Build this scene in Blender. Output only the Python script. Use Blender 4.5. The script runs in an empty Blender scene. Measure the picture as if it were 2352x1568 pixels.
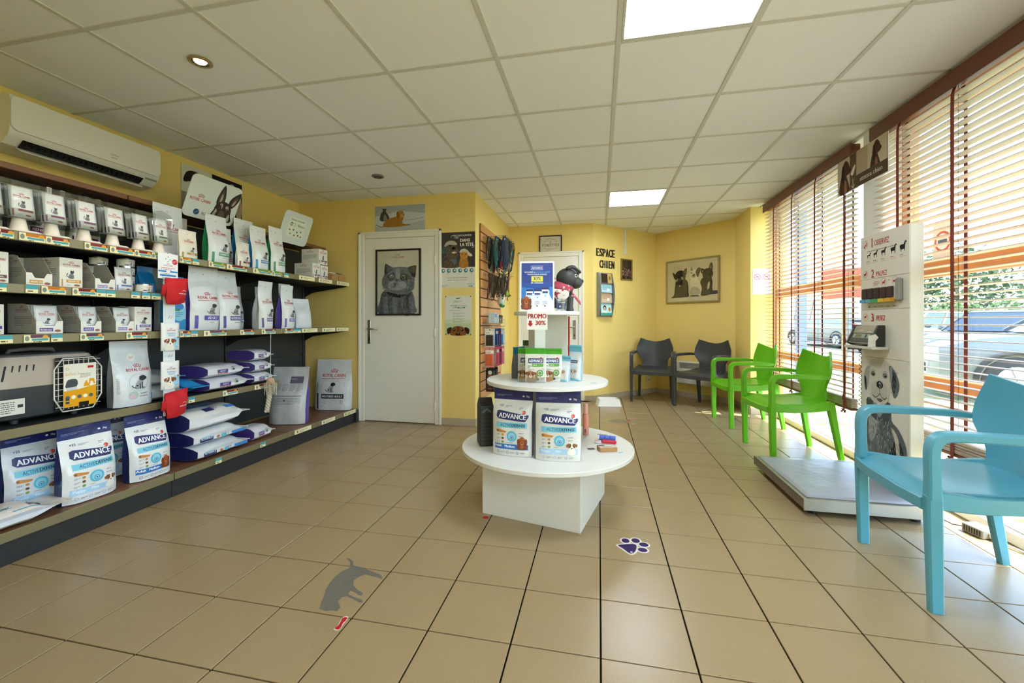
import bpy, math, random
from mathutils import Vector, Matrix, noise
from mathutils.geometry import tessellate_polygon
random.seed(7)
SC = bpy.context.scene
COL = SC.collection
PI = math.pi
# ---------------------------------------------------------------- camera
cd = bpy.data.cameras.new('camera'); cam = bpy.data.objects.new('camera', cd); COL.objects.link(cam)
cam.location = (0, 0, 1.08); cam.rotation_euler = (PI / 2, 0, 0.2084)
cd.sensor_width = 36; cd.lens = 14.946; cd.shift_x = 0.00268; cd.shift_y = -0.0193
cd.clip_start = 0.05; cd.clip_end = 300
SC.camera = cam
# ---------------------------------------------------------------- sky, sun, exposure
W = bpy.data.worlds.new('sky_world'); SC.world = W; W.use_nodes = True
wn = W.node_tree.nodes; wl = W.node_tree.links
sky = wn.new('ShaderNodeTexSky'); sky.sky_type = 'NISHITA'; sky.sun_disc = False
sky.sun_elevation = math.radians(60); sky.sun_rotation = math.radians(125); sky.dust_density = 1.2; sky.air_density = 1.0
bg = wn['Background']; wl.new(sky.outputs[0], bg.inputs[0]); bg.inputs[1].default_value = 1.0
sd = bpy.data.lights.new('sun', 'SUN'); sun = bpy.data.objects.new('sun', sd); COL.objects.link(sun)
sd.energy = 12.0; sd.angle = math.radians(0.6); sd.color = (1, .97, .92)
sun.rotation_euler = Vector((-.36, .06, -.88)).to_track_quat('-Z', 'Y').to_euler()
sun.location = (8, -4, 12)
LIGHT_P = 18.5   # ceiling light panels, set in their builder
SC.cycles.max_bounces = 9; SC.cycles.glossy_bounces = 3; SC.cycles.transmission_bounces = 4; SC.cycles.caustics_reflective = False
SC.view_settings.view_transform = 'Standard'; SC.view_settings.look = 'None'
SC.view_settings.exposure = 0.76; SC.view_settings.gamma = 1.0; SC.view_settings.use_curve_mapping = False
# ---------------------------------------------------------------- helpers: colour and material
def lin(c):
    return c / 12.92 if c <= .04045 else ((c + .055) / 1.055) ** 2.4
def hexc(h):
    h = h.lstrip('#')
    return tuple(lin(int(h[i:i + 2], 16) / 255) for i in (0, 2, 4)) + (1,)
MATS = {}
def mat(name, color='#808080', rough=.5, metal=0, spec=.5, var=0, scale=20, bump=0, bscale=60, stretch=None, emit=0, coat=0, speck=None, trans=0, alpha=1, vcol=False, sub=0):
    """Principled material; var mixes a darker tone by noise, speck=(hex, scale, thr) adds specks, bump adds fine relief."""
    if name in MATS: return MATS[name]
    m = bpy.data.materials.new(name); m.use_nodes = True
    n = m.node_tree.nodes; l = m.node_tree.links; b = n['Principled BSDF']
    b.inputs['Roughness'].default_value = rough; b.inputs['Metallic'].default_value = metal
    b.inputs['Specular IOR Level'].default_value = spec; b.inputs['Coat Weight'].default_value = coat
    b.inputs['Transmission Weight'].default_value = trans; b.inputs['Alpha'].default_value = alpha
    c = hexc(color); b.inputs['Base Color'].default_value = c
    src = None
    if vcol:
        a = n.new('ShaderNodeAttribute'); a.attribute_name = 'Col'; src = a.outputs['Color']
    tc = None
    def coords():
        nonlocal tc
        if tc is None:
            t = n.new('ShaderNodeTexCoord'); mp = n.new('ShaderNodeMapping'); l.new(t.outputs['Object'], mp.inputs[0])
            if stretch: mp.inputs['Scale'].default_value = stretch
            tc = mp.outputs[0]
        return tc
    if var:
        t = n.new('ShaderNodeTexNoise'); t.inputs['Scale'].default_value = scale; t.inputs['Detail'].default_value = 5
        l.new(coords(), t.inputs['Vector'])
        mx = n.new('ShaderNodeMix'); mx.data_type = 'RGBA'
        mx.inputs[6].default_value = tuple(x * (1 - var) for x in c[:3]) + (1,); mx.inputs[7].default_value = tuple(min(1, x * (1 + var * .6)) for x in c[:3]) + (1,)
        l.new(t.outputs['Fac'], mx.inputs[0]); src = mx.outputs[2]
    if speck:
        t = n.new('ShaderNodeTexNoise'); t.inputs['Scale'].default_value = speck[1]; t.inputs['Detail'].default_value = 2
        l.new(coords(), t.inputs['Vector'])
        r = n.new('ShaderNodeValToRGB'); r.color_ramp.elements[0].position = speck[2]; r.color_ramp.elements[1].position = speck[2] + .06
        l.new(t.outputs['Fac'], r.inputs[0])
        mx = n.new('ShaderNodeMix'); mx.data_type = 'RGBA'; l.new(r.outputs[0], mx.inputs[0])
        if src: l.new(src, mx.inputs[6])
        else: mx.inputs[6].default_value = c
        mx.inputs[7].default_value = hexc(speck[0]); src = mx.outputs[2]
    if src: l.new(src, b.inputs['Base Color'])
    if bump:
        t = n.new('ShaderNodeTexNoise'); t.inputs['Scale'].default_value = bscale; t.inputs['Detail'].default_value = 4
        l.new(coords(), t.inputs['Vector'])
        bp = n.new('ShaderNodeBump'); bp.inputs['Strength'].default_value = bump; bp.inputs['Distance'].default_value = .01
        l.new(t.outputs['Fac'], bp.inputs['Height']); l.new(bp.outputs[0], b.inputs['Normal'])
    if emit:
        b.inputs['Emission Color'].default_value = c; b.inputs['Emission Strength'].default_value = emit
    MATS[name] = m
    return m
def glass_mat(name, tint='#ffffff', gloss=.06, rough=.0):
    """Thin sheet: mostly lets light straight through, a little mirror."""
    if name in MATS: return MATS[name]
    m = bpy.data.materials.new(name); m.use_nodes = True
    n = m.node_tree.nodes; l = m.node_tree.links; n.remove(n['Principled BSDF'])
    t = n.new('ShaderNodeBsdfTransparent'); t.inputs[0].default_value = hexc(tint)
    g = n.new('ShaderNodeBsdfGlossy'); g.inputs['Roughness'].default_value = rough
    mx = n.new('ShaderNodeMixShader'); mx.inputs[0].default_value = gloss
    l.new(t.outputs[0], mx.inputs[1]); l.new(g.outputs[0], mx.inputs[2]); l.new(mx.outputs[0], n['Material Output'].inputs[0])
    MATS[name] = m
    return m
# ---------------------------------------------------------------- helpers: mesh
class MB:
    def __init__(s): s.v = []; s.f = []; s.c = None
    def add(s, vs, fs):
        o = len(s.v); s.v += [tuple(p) for p in vs]; s.f += [tuple(i + o for i in f) for f in fs]; return s
    def box(s, x0, x1, y0, y1, z0, z1, c=0):
        if x0 > x1: x0, x1 = x1, x0
        if y0 > y1: y0, y1 = y1, y0
        if z0 > z1: z0, z1 = z1, z0
        if c <= 0:
            v = [(x, y, z) for z in (z0, z1) for y in (y0, y1) for x in (x0, x1)]
            return s.add(v, [(0, 2, 3, 1), (4, 5, 7, 6), (0, 1, 5, 4), (2, 6, 7, 3), (0, 4, 6, 2), (1, 3, 7, 5)])
        c = min(c, (x1 - x0) * .49, (y1 - y0) * .49, (z1 - z0) * .49)
        def ring(z, i):
            a, b, d, e = x0 + i, x1 - i, y0 + i, y1 - i
            k = c
            return [(a + k, d, z), (b - k, d, z), (b, d + k, z), (b, e - k, z), (b - k, e, z), (a + k, e, z), (a, e - k, z), (a, d + k, z)]
        vs = ring(z0, c) + ring(z0 + c, 0) + ring(z1 - c, 0) + ring(z1, c)
        fs = [tuple(range(7, -1, -1)), tuple(range(24, 32))]
        for r in range(3):
            for i in range(8):
                j = (i + 1) % 8; fs.append((r * 8 + i, r * 8 + j, r * 8 + 8 + j, r * 8 + 8 + i))
        return s.add(vs, fs)
    def prism(s, poly, z0, z1, M=None):
        """Extrude a 2D outline (counter-clockwise) from z0 to z1; M maps (x, y, z) elsewhere."""
        n = len(poly)
        vs = [(p[0], p[1], z0) for p in poly] + [(p[0], p[1], z1) for p in poly]
        tri = tessellate_polygon([[Vector((p[0], p[1], 0)) for p in poly]])
        fs = []
        for t in tri:
            a, b, c = (Vector(poly[i]).to_2d() for i in t)
            cw = (b - a).cross(c - a) < 0
            t2 = tuple(t) if not cw else (t[0], t[2], t[1])
            fs.append((t2[2], t2[1], t2[0])); fs.append(tuple(i + n for i in t2))
        for i in range(n):
            j = (i + 1) % n; fs.append((i, j, n + j, n + i))
        if M: vs = [M(*p) for p in vs]
        return s.add(vs, fs)
    def tube(s, path, r, n=8, caps=True):
        pts = [Vector(p) for p in path]; rs = r if isinstance(r, (list, tuple)) else [r] * len(pts)
        up = None; rings = []
        for i, p in enumerate(pts):
            d = (pts[min(i + 1, len(pts) - 1)] - pts[max(i - 1, 0)])
            d = d.normalized() if d.length > 1e-9 else Vector((0, 0, 1))
            if up is None: up = Vector((0, 0, 1)) if abs(d.z) < .9 else Vector((1, 0, 0))
            a = d.cross(up); a = a.normalized() if a.length > 1e-6 else Vector((1, 0, 0)); b = a.cross(d).normalized(); up = b
            rings.append([tuple(p + (a * math.cos(2 * PI * k / n) + b * math.sin(2 * PI * k / n)) * rs[i]) for k in range(n)])
        vs = [q for rg in rings for q in rg]; fs = []
        for i in range(len(pts) - 1):
            for k in range(n):
                j = (k + 1) % n; fs.append((i * n + k, i * n + j, (i + 1) * n + j, (i + 1) * n + k))
        if caps: fs += [tuple(range(n - 1, -1, -1)), tuple(range((len(pts) - 1) * n, len(pts) * n))]
        return s.add(vs, fs)
    def sweep(s, path, secs, side, ch=.3):
        """Chamfered rectangle swept along a path; secs=(width along side, thickness) per point, side = width axis."""
        pts = [Vector(p) for p in path]; side = Vector(side).normalized()
        if not isinstance(secs, list): secs = [secs] * len(pts)
        rings = []
        for i, p in enumerate(pts):
            d = (pts[min(i + 1, len(pts) - 1)] - pts[max(i - 1, 0)]).normalized()
            b = d.cross(side).normalized(); a = b.cross(d).normalized()
            w, t = secs[i][0] / 2, secs[i][1] / 2; k = min(w, t) * ch
            q = [(-w + k, -t), (w - k, -t), (w, -t + k), (w, t - k), (w - k, t), (-w + k, t), (-w, t - k), (-w, -t + k)]
            rings.append([tuple(p + a * x + b * y) for x, y in q])
        n = 8; vs = [q for rg in rings for q in rg]; fs = []
        for i in range(len(pts) - 1):
            for k in range(n):
                j = (k + 1) % n; fs.append((i * n + k, i * n + j, (i + 1) * n + j, (i + 1) * n + k))
        fs += [tuple(range(n - 1, -1, -1)), tuple(range((len(pts) - 1) * n, len(pts) * n))]
        return s.add(vs, fs)
    def lathe(s, prof, n=24, o=(0, 0, 0), a0=0, a1=2 * PI):
        """Profile of (r, z) turned about z."""
        full = abs(a1 - a0 - 2 * PI) < 1e-6; m = n if full else n + 1
        vs = []; fs = []
        for r, z in prof:
            for k in range(m):
                a = a0 + (a1 - a0) * k / n; vs.append((o[0] + r * math.cos(a), o[1] + r * math.sin(a), o[2] + z))
        for i in range(len(prof) - 1):
            for k in range(n):
                j = (k + 1) % m; fs.append((i * m + k, i * m + j, (i + 1) * m + j, (i + 1) * m + k))
        if full:
            if prof[0][0] > 1e-6: fs.append(tuple(range(m - 1, -1, -1)))
            if prof[-1][0] > 1e-6: fs.append(tuple(range((len(prof) - 1) * m, len(prof) * m)))
        return s.add(vs, fs)
    def ball(s, c, r, nu=16, nv=10):
        rx, ry, rz = r if isinstance(r, (tuple, list)) else (r, r, r)
        vs = [(c[0], c[1], c[2] - rz)]
        for i in range(1, nv):
            t = -PI / 2 + PI * i / nv
            vs += [(c[0] + rx * math.cos(t) * math.cos(2 * PI * k / nu), c[1] + ry * math.cos(t) * math.sin(2 * PI * k / nu), c[2] + rz * math.sin(t)) for k in range(nu)]
        vs.append((c[0], c[1], c[2] + rz)); fs = []
        for k in range(nu):
            j = (k + 1) % nu; fs.append((0, 1 + j, 1 + k)); b = 1 + (nv - 2) * nu; fs.append((b + k, b + j, len(vs) - 1))
            for i in range(nv - 2): a = 1 + i * nu; fs.append((a + k, a + j, a + nu + j, a + nu + k))
        return s.add(vs, fs)
    def shell(s, f, nu, nv, th):
        """Solid sheet: f(u, v) in [0,1]^2 -> point; th = thickness along the normal."""
        P = [[Vector(f(i / nu, j / nv)) for i in range(nu + 1)] for j in range(nv + 1)]
        T = []; B = []
        for j in range(nv + 1):
            for i in range(nu + 1):
                du = P[j][min(i + 1, nu)] - P[j][max(i - 1, 0)]; dv = P[min(j + 1, nv)][i] - P[max(j - 1, 0)][i]
                nn = du.cross(dv); nn = nn.normalized() if nn.length > 1e-12 else Vector((0, 0, 1))
                T.append(tuple(P[j][i] + nn * th / 2)); B.append(tuple(P[j][i] - nn * th / 2))
        w = nu + 1; N = len(T); fs = []
        for j in range(nv):
            for i in range(nu):
                a = j * w + i; fs.append((a, a + 1, a + w + 1, a + w)); fs.append((N + a, N + a + w, N + a + w + 1, N + a + 1))
        for i in range(nu):
            fs.append((i, N + i, N + i + 1, i + 1)); a = nv * w + i; fs.append((a, a + 1, N + a + 1, N + a))
        for j in range(nv):
            a = j * w; fs.append((a, a + w, N + a + w, N + a)); a = j * w + nu; fs.append((a, N + a, N + a + w, a + w))
        return s.add(T + B, fs)
    def mesh(s, name):
        me = bpy.data.meshes.new(name); me.from_pydata(s.v, [], s.f); me.update(); return me
    def obj(s, name, m, parent=None, smooth=False, loc=None, rot=None):
        me = s.mesh(name); return mk(name, me, m, parent, smooth, loc, rot)
def mk(name, me, m, parent=None, smooth=False, loc=None, rot=None):
    if m and not me.materials: me.materials.append(m)
    if smooth is True: me.polygons.foreach_set('use_smooth', [True] * len(me.polygons))
    elif smooth: me.polygons.foreach_set('use_smooth', [True] * len(me.polygons)); me.set_sharp_from_angle(angle=math.radians(smooth))
    o = bpy.data.objects.new(name, me); COL.objects.link(o)
    if parent: o.parent = parent
    if loc is not None: o.location = loc
    if rot is not None: o.rotation_euler = rot
    return o
def tag(o, label=None, cat=None, group=None, kind=None):
    if label: o['label'] = label
    if cat: o['category'] = cat
    if group: o['group'] = group
    if kind: o['kind'] = kind
    return o
def thing(name, label, cat, loc=(0, 0, 0), rz=0, group=None, rot=None):
    o = bpy.data.objects.new(name, None); COL.objects.link(o); o.empty_display_size = .05
    o.location = loc; o.rotation_euler = rot if rot else (0, 0, rz)
    return tag(o, label, cat, group)
def struct(name, mb, m, label=None, smooth=False):
    o = mb.obj(name, m, None, smooth); tag(o, label, None, None, 'structure'); return o
def copy_tree(o, parent=None, loc=None, rz=None, label=None):
    c = o.copy(); COL.objects.link(c); c.parent = parent
    if loc is not None: c.location = loc
    if rz is not None: c.rotation_euler = (0, 0, rz)
    if label: c['label'] = label
    for ch in list(o.children): copy_tree(ch, c)
    return c
# ---------------------------------------------------------------- helpers: flat print (lettering, pictures)
PRINT = None
_TXT = {}
def text_mesh(s, bold):
    k = (s, bold)
    if k not in _TXT:
        cu = bpy.data.curves.new('t', 'FONT'); cu.body = s; cu.size = 1; cu.resolution_u = 2; cu.fill_mode = 'FRONT'
        o = bpy.data.objects.new('t', cu); COL.objects.link(o)
        dg = bpy.context.evaluated_depsgraph_get(); me = o.evaluated_get(dg).to_mesh()
        vs = [(v.co.x, v.co.y) for v in me.vertices]; fs = [tuple(p.vertices) for p in me.polygons]
        o.evaluated_get(dg).to_mesh_clear(); bpy.data.objects.remove(o); bpy.data.curves.remove(cu)
        if vs:
            x0 = min(v[0] for v in vs); x1 = max(v[0] for v in vs)
        else: x0 = x1 = 0
        _TXT[k] = (vs, fs, x0, x1)
    return _TXT[k]
def smooth_pts(pts, k=4):
    n = len(pts); out = []
    for i in range(n):
        p0, p1, p2, p3 = pts[i - 1], pts[i], pts[(i + 1) % n], pts[(i + 2) % n]
        for j in range(k):
            t = j / k
            out.append(tuple(.5 * (2 * p1[a] + (p2[a] - p0[a]) * t + (2 * p0[a] - 5 * p1[a] + 4 * p2[a] - p3[a]) * t * t + (3 * p1[a] - p0[a] - 3 * p2[a] + p3[a]) * t ** 3) for a in (0, 1)))
    return out
class Art:
    """Coloured flat shapes in metres; build() lays them on a surface through map(u, v, offset)."""
    def __init__(s, ox=0, oy=0, k=1): s.L = []; s.ox = ox; s.oy = oy; s.k = k
    def at(s, ox, oy, k):
        a = Art(ox, oy, k); a.L = s.L; return a
    def _p(s, p): return (s.ox + p[0] * s.k, s.oy + p[1] * s.k)
    def _add(s, vs, fs, c, up=True):
        P = [s._p(v) for v in vs]; x0 = min(p[0] for p in P); x1 = max(p[0] for p in P); y0 = min(p[1] for p in P); y1 = max(p[1] for p in P)
        lay = 1 + max((q[3] for q in s.L if q[4][0] < x1 and q[4][1] > x0 and q[4][2] < y1 and q[4][3] > y0), default=-1)
        s.L.append((P, fs, c, lay, (x0, x1, y0, y1))); return s
    def rect(s, x0, y0, x1, y1, c, nx=1, ny=1):
        vs = [(x0 + (x1 - x0) * i / nx, y0 + (y1 - y0) * j / ny) for j in range(ny + 1) for i in range(nx + 1)]
        return s._add(vs, [(j * (nx + 1) + i, j * (nx + 1) + i + 1, (j + 1) * (nx + 1) + i + 1, (j + 1) * (nx + 1) + i) for j in range(ny) for i in range(nx)], c)
    def poly(s, pts, c, sm=0):
        if sm: pts = smooth_pts(pts, sm)
        tri = tessellate_polygon([[Vector((p[0], p[1], 0)) for p in pts]]); fs = []
        for t in tri:
            a, b, d = (Vector(pts[i]) for i in t); fs.append(tuple(t) if (b - a).cross(d - a) > 0 else (t[0], t[2], t[1]))
        return s._add(pts, fs, c)
    def ell(s, x, y, rx, ry=None, c='#000000', rot=0, n=20):
        ry = ry or rx; ca, sa = math.cos(rot), math.sin(rot)
        vs = [(x, y)] + [(x + rx * math.cos(2 * PI * k / n) * ca - ry * math.sin(2 * PI * k / n) * sa, y + rx * math.cos(2 * PI * k / n) * sa + ry * math.sin(2 * PI * k / n) * ca) for k in range(n)]
        return s._add(vs, [(0, k + 1, (k + 1) % n + 1) for k in range(n)], c)
    def ring(s, x, y, r, w, c, n=28):
        vs = []
        for k in range(n): a = 2 * PI * k / n; vs += [(x + r * math.cos(a), y + r * math.sin(a)), (x + (r - w) * math.cos(a), y + (r - w) * math.sin(a))]
        return s._add(vs, [(2 * k + 1, 2 * k, (2 * k + 2) % (2 * n), (2 * k + 3) % (2 * n)) for k in range(n)], c)
    def line(s, pts, w, c, w1=None):
        vs = []; fs = []; n = len(pts); w1 = w if w1 is None else w1
        for i, p in enumerate(pts):
            a = Vector(pts[max(i - 1, 0)]); b = Vector(pts[min(i + 1, n - 1)]); d = (b - a); d = d.normalized() if d.length > 0 else Vector((1, 0))
            ww = (w + (w1 - w) * i / max(1, n - 1)) / 2; vs += [(p[0] - d.y * ww, p[1] + d.x * ww), (p[0] + d.y * ww, p[1] - d.x * ww)]
        for i in range(n - 1): fs.append((2 * i + 1, 2 * i + 3, 2 * i + 2, 2 * i))
        return s._add(vs, fs, c)
    def strokes(s, n, region, length, w, cols, flow, rnd):
        """Fur: n tapered strokes at points of region(rnd) along flow(x, y); one layer."""
        by = {}
        for _ in range(n):
            x, y = region(rnd); a = flow(x, y) + rnd.uniform(-.35, .35); L = length * rnd.uniform(.6, 1.3); c = rnd.choice(cols)
            dx, dy = math.cos(a) * L, math.sin(a) * L; px, py = -math.sin(a) * w / 2, math.cos(a) * w / 2
            V, F = by.setdefault(c, ([], [])); o = len(V)
            V += [(x - px, y - py), (x + dx, y + dy), (x + px, y + py)]; F.append((o, o + 1, o + 2))
        for c, (V, F) in by.items(): s._add(V, F, c)
        return s
    def text(s, t, x, y, h, c, al='c', maxw=None, bold=1, rot=0, sx=1):
        vs, fs, x0, x1 = text_mesh(t, bold); k = h / .69; w = (x1 - x0) * k * sx
        q = 1 if not maxw or w <= maxw else maxw / w
        off = {'c': -(x0 + x1) / 2, 'l': -x0, 'r': -x1}[al]; ca, sa = math.cos(rot), math.sin(rot)
        for e in ((-1, 1) if bold else (0,)):     # two slightly shifted impressions make a bold face
            pts = []
            for v in vs:
                a, b = (v[0] + off + e * .02 * bold) * k * q * sx, v[1] * k; pts.append((x + a * ca - b * sa, y + a * sa + b * ca))
            s._add(pts, fs, c)
        return s
    def greek(s, x, y, w, rows, lh, c, rnd=None, al='l'):
        """Lines of print too small to read."""
        rnd = rnd or random; V = []; F = []
        for r in range(rows):
            cx = x; end = x + w * (1 if r < rows - 1 else rnd.uniform(.4, .8))
            while cx < end - lh * .3:
                ww = min(rnd.uniform(.8, 2.6) * lh, end - cx); yy = y - r * lh * 1.6; o = len(V)
                V += [(cx, yy), (cx + ww, yy), (cx + ww, yy + lh * .6), (cx, yy + lh * .6)]; F.append((o, o + 1, o + 2, o + 3)); cx += ww + lh * .4
        if V: s._add(V, F, c)
        return s
    def build(s, name, fmap, parent, off=.0006, step=.00012, maxe=None, m=None):
        vs = []; fs = []; cs = []
        for V, F, c, lay, _ in s.L:
            o = off + step * lay; col = hexc(c)
            if maxe:
                V = list(V); F2 = []; stack = []
                for f in F:
                    for i in range(1, len(f) - 1): stack.append((f[0], f[i], f[i + 1]))
                mid = {}
                while stack:
                    t = stack.pop(); es = [((V[t[i]][0] - V[t[(i + 1) % 3]][0]) ** 2 + (V[t[i]][1] - V[t[(i + 1) % 3]][1]) ** 2, i) for i in range(3)]; d, i = max(es)
                    if d > maxe * maxe:
                        a, b, e = t[i], t[(i + 1) % 3], t[(i + 2) % 3]; k = (min(a, b), max(a, b))
                        if k not in mid: mid[k] = len(V); V.append(((V[a][0] + V[b][0]) / 2, (V[a][1] + V[b][1]) / 2))
                        mm = mid[k]; stack += [(a, mm, e), (mm, b, e)]
                    else: F2.append(t)
                F = F2
            b = len(vs)
            vs += [tuple(fmap(p[0], p[1], o)) for p in V]; fs += [tuple(i + b for i in f) for f in F]; cs += [col] * len(V)
        me = bpy.data.meshes.new(name); me.from_pydata(vs, [], fs)
        at = me.color_attributes.new('Col', 'FLOAT_COLOR', 'POINT'); at.data.foreach_set('color', [x for c in cs for x in c]); me.update()
        return mk(name, me, m or PRINT, parent)
PRINT = mat('printed_ink', rough=.45, vcol=True)
PRINT_MATT = mat('printed_paper', rough=.8, vcol=True, spec=.2)
def flat(o, U, V):
    """Map (u, v, off) to a plane at o with axes U, V."""
    o, U, V = Vector(o), Vector(U).normalized(), Vector(V).normalized(); N = U.cross(V)
    return lambda u, v, k: o + U * u + V * v + N * k
# ================================================================ the room shell
CEIL = 2.418
WX0, WX1 = -3.33, 2.0           # left wall face, window plane
Y0, YB, YT = -2.2, 4.22, 5.9    # rear end of the room, wall with the first door, wall with the toilet door
PA, PB, PD = Vector((-.078, 5.9)), Vector((.852, 6.83)), Vector((1.732, 6.02))
YR = 5.45
m_wall = mat('yellow_wall_paint', '#F0D583', .62, spec=.3, var=.05, scale=3, bump=.12, bscale=260)
m_tile = mat('beige_floor_tile', '#A28C68', .3, spec=.5, var=.10, scale=5, speck=('#836D48', 420, .60), bump=.03, bscale=14)
m_grout = mat('dark_grout', '#17130E', .95, spec=.1)
m_skirt = mat('skirting_tile', '#B7A98E', .45, var=.06, scale=12)
m_panel = mat('ceiling_panel_white', '#F8FBFE', .95, spec=.1, var=.07, scale=180, bump=.06, bscale=320)
m_tbar = mat('ceiling_tbar', '#D4D4CC', .6)
m_doorp = mat('door_paint', '#ECE9DE', .38, var=.02, scale=6, bump=.04, bscale=40)
m_steel = mat('brushed_steel', '#A9A69C', .32, metal=1)
m_black = mat('black_plastic', '#141414', .45)
m_white = mat('white_laminate', '#DFDED6', .35, var=.015, scale=30)
def room_poly():
    return [(WX0, Y0), (2.1, Y0), (2.1, YR), (1.732, YR), (1.732, 6.02), (PB.x, PB.y), (PA.x, PA.y), (-1.25, YT), (-1.25, YB), (WX0, YB)]
def inside(x, y):
    P = room_poly(); c = False
    for i in range(len(P)):
        (xa, ya), (xb, yb) = P[i], P[i - 1]
        if (ya > y) != (yb > y) and x < (xb - xa) * (y - ya) / (yb - ya) + xa: c = not c
    return c
def clip_poly(poly, a, b):
    """Keep the part of poly left of the line a->b."""
    out = []; n = len(poly)
    sd_ = lambda p: (b[0] - a[0]) * (p[1] - a[1]) - (b[1] - a[1]) * (p[0] - a[0])
    for i in range(n):
        p, q = poly[i], poly[(i + 1) % n]; sp, sq = sd_(p), sd_(q)
        if sp >= 0: out.append(p)
        if (sp >= 0) != (sq >= 0):
            t = sp / (sp - sq); out.append((p[0] + (q[0] - p[0]) * t, p[1] + (q[1] - p[1]) * t))
    return out
# ---- floor: grout bed and one object per tile
fl = MB(); fl.box(WX0 - .1, 2.1, Y0 - .1, 6.9, -.06, -.0055)
floor = struct('floor', fl, m_grout)
T = .2961; GX = .0049
ys = [1.3968 + T * j for j in range(-13, 7)] + [3.404, 3.452] + [3.452 + T * k for k in range(1, 13)]
xs = [GX + T * i for i in range(-12, 8)]
TH = .2084; FPX = 976.5
def to_px(x, y, z):
    r = x * math.cos(TH) + y * math.sin(TH); d = -x * math.sin(TH) + y * math.cos(TH)
    return None if d < .05 else (1169.7 + FPX * r / d, 738.6 - FPX * (z - 1.08) / d)
cand = []; rest = MB(); shared = {}
def tile_mesh(w, h):
    k = (round(w, 4), round(h, 4))
    if k not in shared:
        b = MB(); b.box(0, w, 0, h, -.007, 0, .0012); shared[k] = b.mesh('tile'); shared[k].materials.append(m_tile)
    return shared[k]
ntile = 0
for j in range(len(ys) - 1):
    for i in range(len(xs) - 1):
        x0, x1, y0, y1 = xs[i] + .0029, xs[i + 1] - .0029, ys[j] + .0026, ys[j + 1] - .0026
        x0 = max(x0, WX0); x1 = min(x1, 2.0); y0 = max(y0, Y0)
        if x1 - x0 < .03 or y1 - y0 < .02: continue
        corners = [(x0, y0), (x1, y0), (x1, y1), (x0, y1)]; ins = [inside(*c) for c in corners]
        if not any(ins): continue
        seen = False
        for c in corners:
            p = to_px(c[0], c[1], 0)
            if p and -20 < p[0] < 2372 and p[1] < 1600: seen = True
        if x1 < -2.62 and y0 < 4.1: seen = False
        if all(ins) or (not inside((x0 + x1) / 2, (y0 + y1) / 2) and False):
            if seen:
                o = bpy.data.objects.new('tile', tile_mesh(x1 - x0, y1 - y0)); COL.objects.link(o); o.parent = floor; o.location = (x0, y0, 0); ntile += 1
            else: rest.box(x0, x1, y0, y1, -.006, 0, .0012)
        else:
            pl = list(corners)
            if y0 > YT - .4 and x1 > PA.x - .3:
                if (x0 + x1) / 2 < PB.x: pl = clip_poly(pl, PB, PA) if False else clip_poly(pl, (PA.x, PA.y), (PA.x, PA.y)) if False else clip_poly(pl, (PB.x, PB.y), (PA.x, PA.y))
                else: pl = clip_poly(pl, (PD.x, PD.y), (PB.x, PB.y))
            if len(pl) < 3: continue
            b = MB(); cx, cy = sum(p[0] for p in pl) / len(pl), sum(p[1] for p in pl) / len(pl)
            b.prism([(p[0] - cx, p[1] - cy) for p in pl], -.006, 0)
            o = b.obj('tile', m_tile, floor, loc=(cx, cy, 0)); ntile += 1
r_ = rest.obj('tile_field', m_tile, floor); r_['kind'] = 'stuff'
# ---- ceiling: carrier slab, T-bars, one object per panel, lights sit in the grid
ce = MB(); ce.box(WX0 - .1, 2.12, Y0 - .1, 7.0, CEIL + .03, CEIL + .1)
ceiling = struct('ceiling', ce, m_panel)
CX, CY = -.5093, 1.5058
kx = [CX + .6 * k for k in range(-5, 5)]; ky = [CY + .6 * k for k in range(-7, 10)]
LIGHTS = [(1, 0), (1, 5), (1, -4)]
BW = .012
cx0, cx1 = WX0, 1.86
for x in kx:
    if WX0 + .03 < x < cx1: MB().box(x - BW, x + BW, Y0, 6.85, CEIL, CEIL + .028, .001).obj('main_runner', m_tbar, ceiling)
for y in ky:
    if Y0 < y < 6.8: MB().box(WX0, cx1, y - BW, y + BW, CEIL + .0006, CEIL + .028, .001).obj('cross_tee', m_tbar, ceiling)
pshared = {}
gx = [WX0] + [x for x in kx if WX0 + .03 < x < cx1] + [cx1]; gy = [Y0] + [y for y in ky if Y0 < y < 6.8] + [6.85]
for i in range(len(gx) - 1):
    for j in range(len(gy) - 1):
        a, b, c, d = gx[i] + BW * .3, gx[i + 1] - BW * .3, gy[j] + BW * .3, gy[j + 1] - BW * .3
        if any(abs(CX + .6 * k - gx[i]) < .01 and abs(CY + .6 * m - gy[j]) < .01 for k, m in LIGHTS): continue
        if not any(inside(p, q) for p in (a + .02, b - .02) for q in (c + .02, d - .02)): continue
        key = (round(b - a, 4), round(d - c, 4))
        if key not in pshared:
            mb = MB(); mb.box(0, b - a, 0, d - c, .004, .022, .003); pshared[key] = mb.mesh('panel'); pshared[key].materials.append(m_panel)
        o = bpy.data.objects.new('panel', pshared[key]); COL.objects.link(o); o.parent = ceiling; o.location = (a, c, CEIL)
MB().box(1.835, 1.86, Y0, 5.5, CEIL - .012, CEIL + .02, .002).obj('edge_trim', m_tbar, ceiling)
MB().box(1.86, 2.1, Y0, 5.5, CEIL - .002, CEIL + .03).obj('edge_panel', m_panel, ceiling)
m_led = mat('led_panel_diffuser', '#FFEFD6', .5, emit=1)
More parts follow.
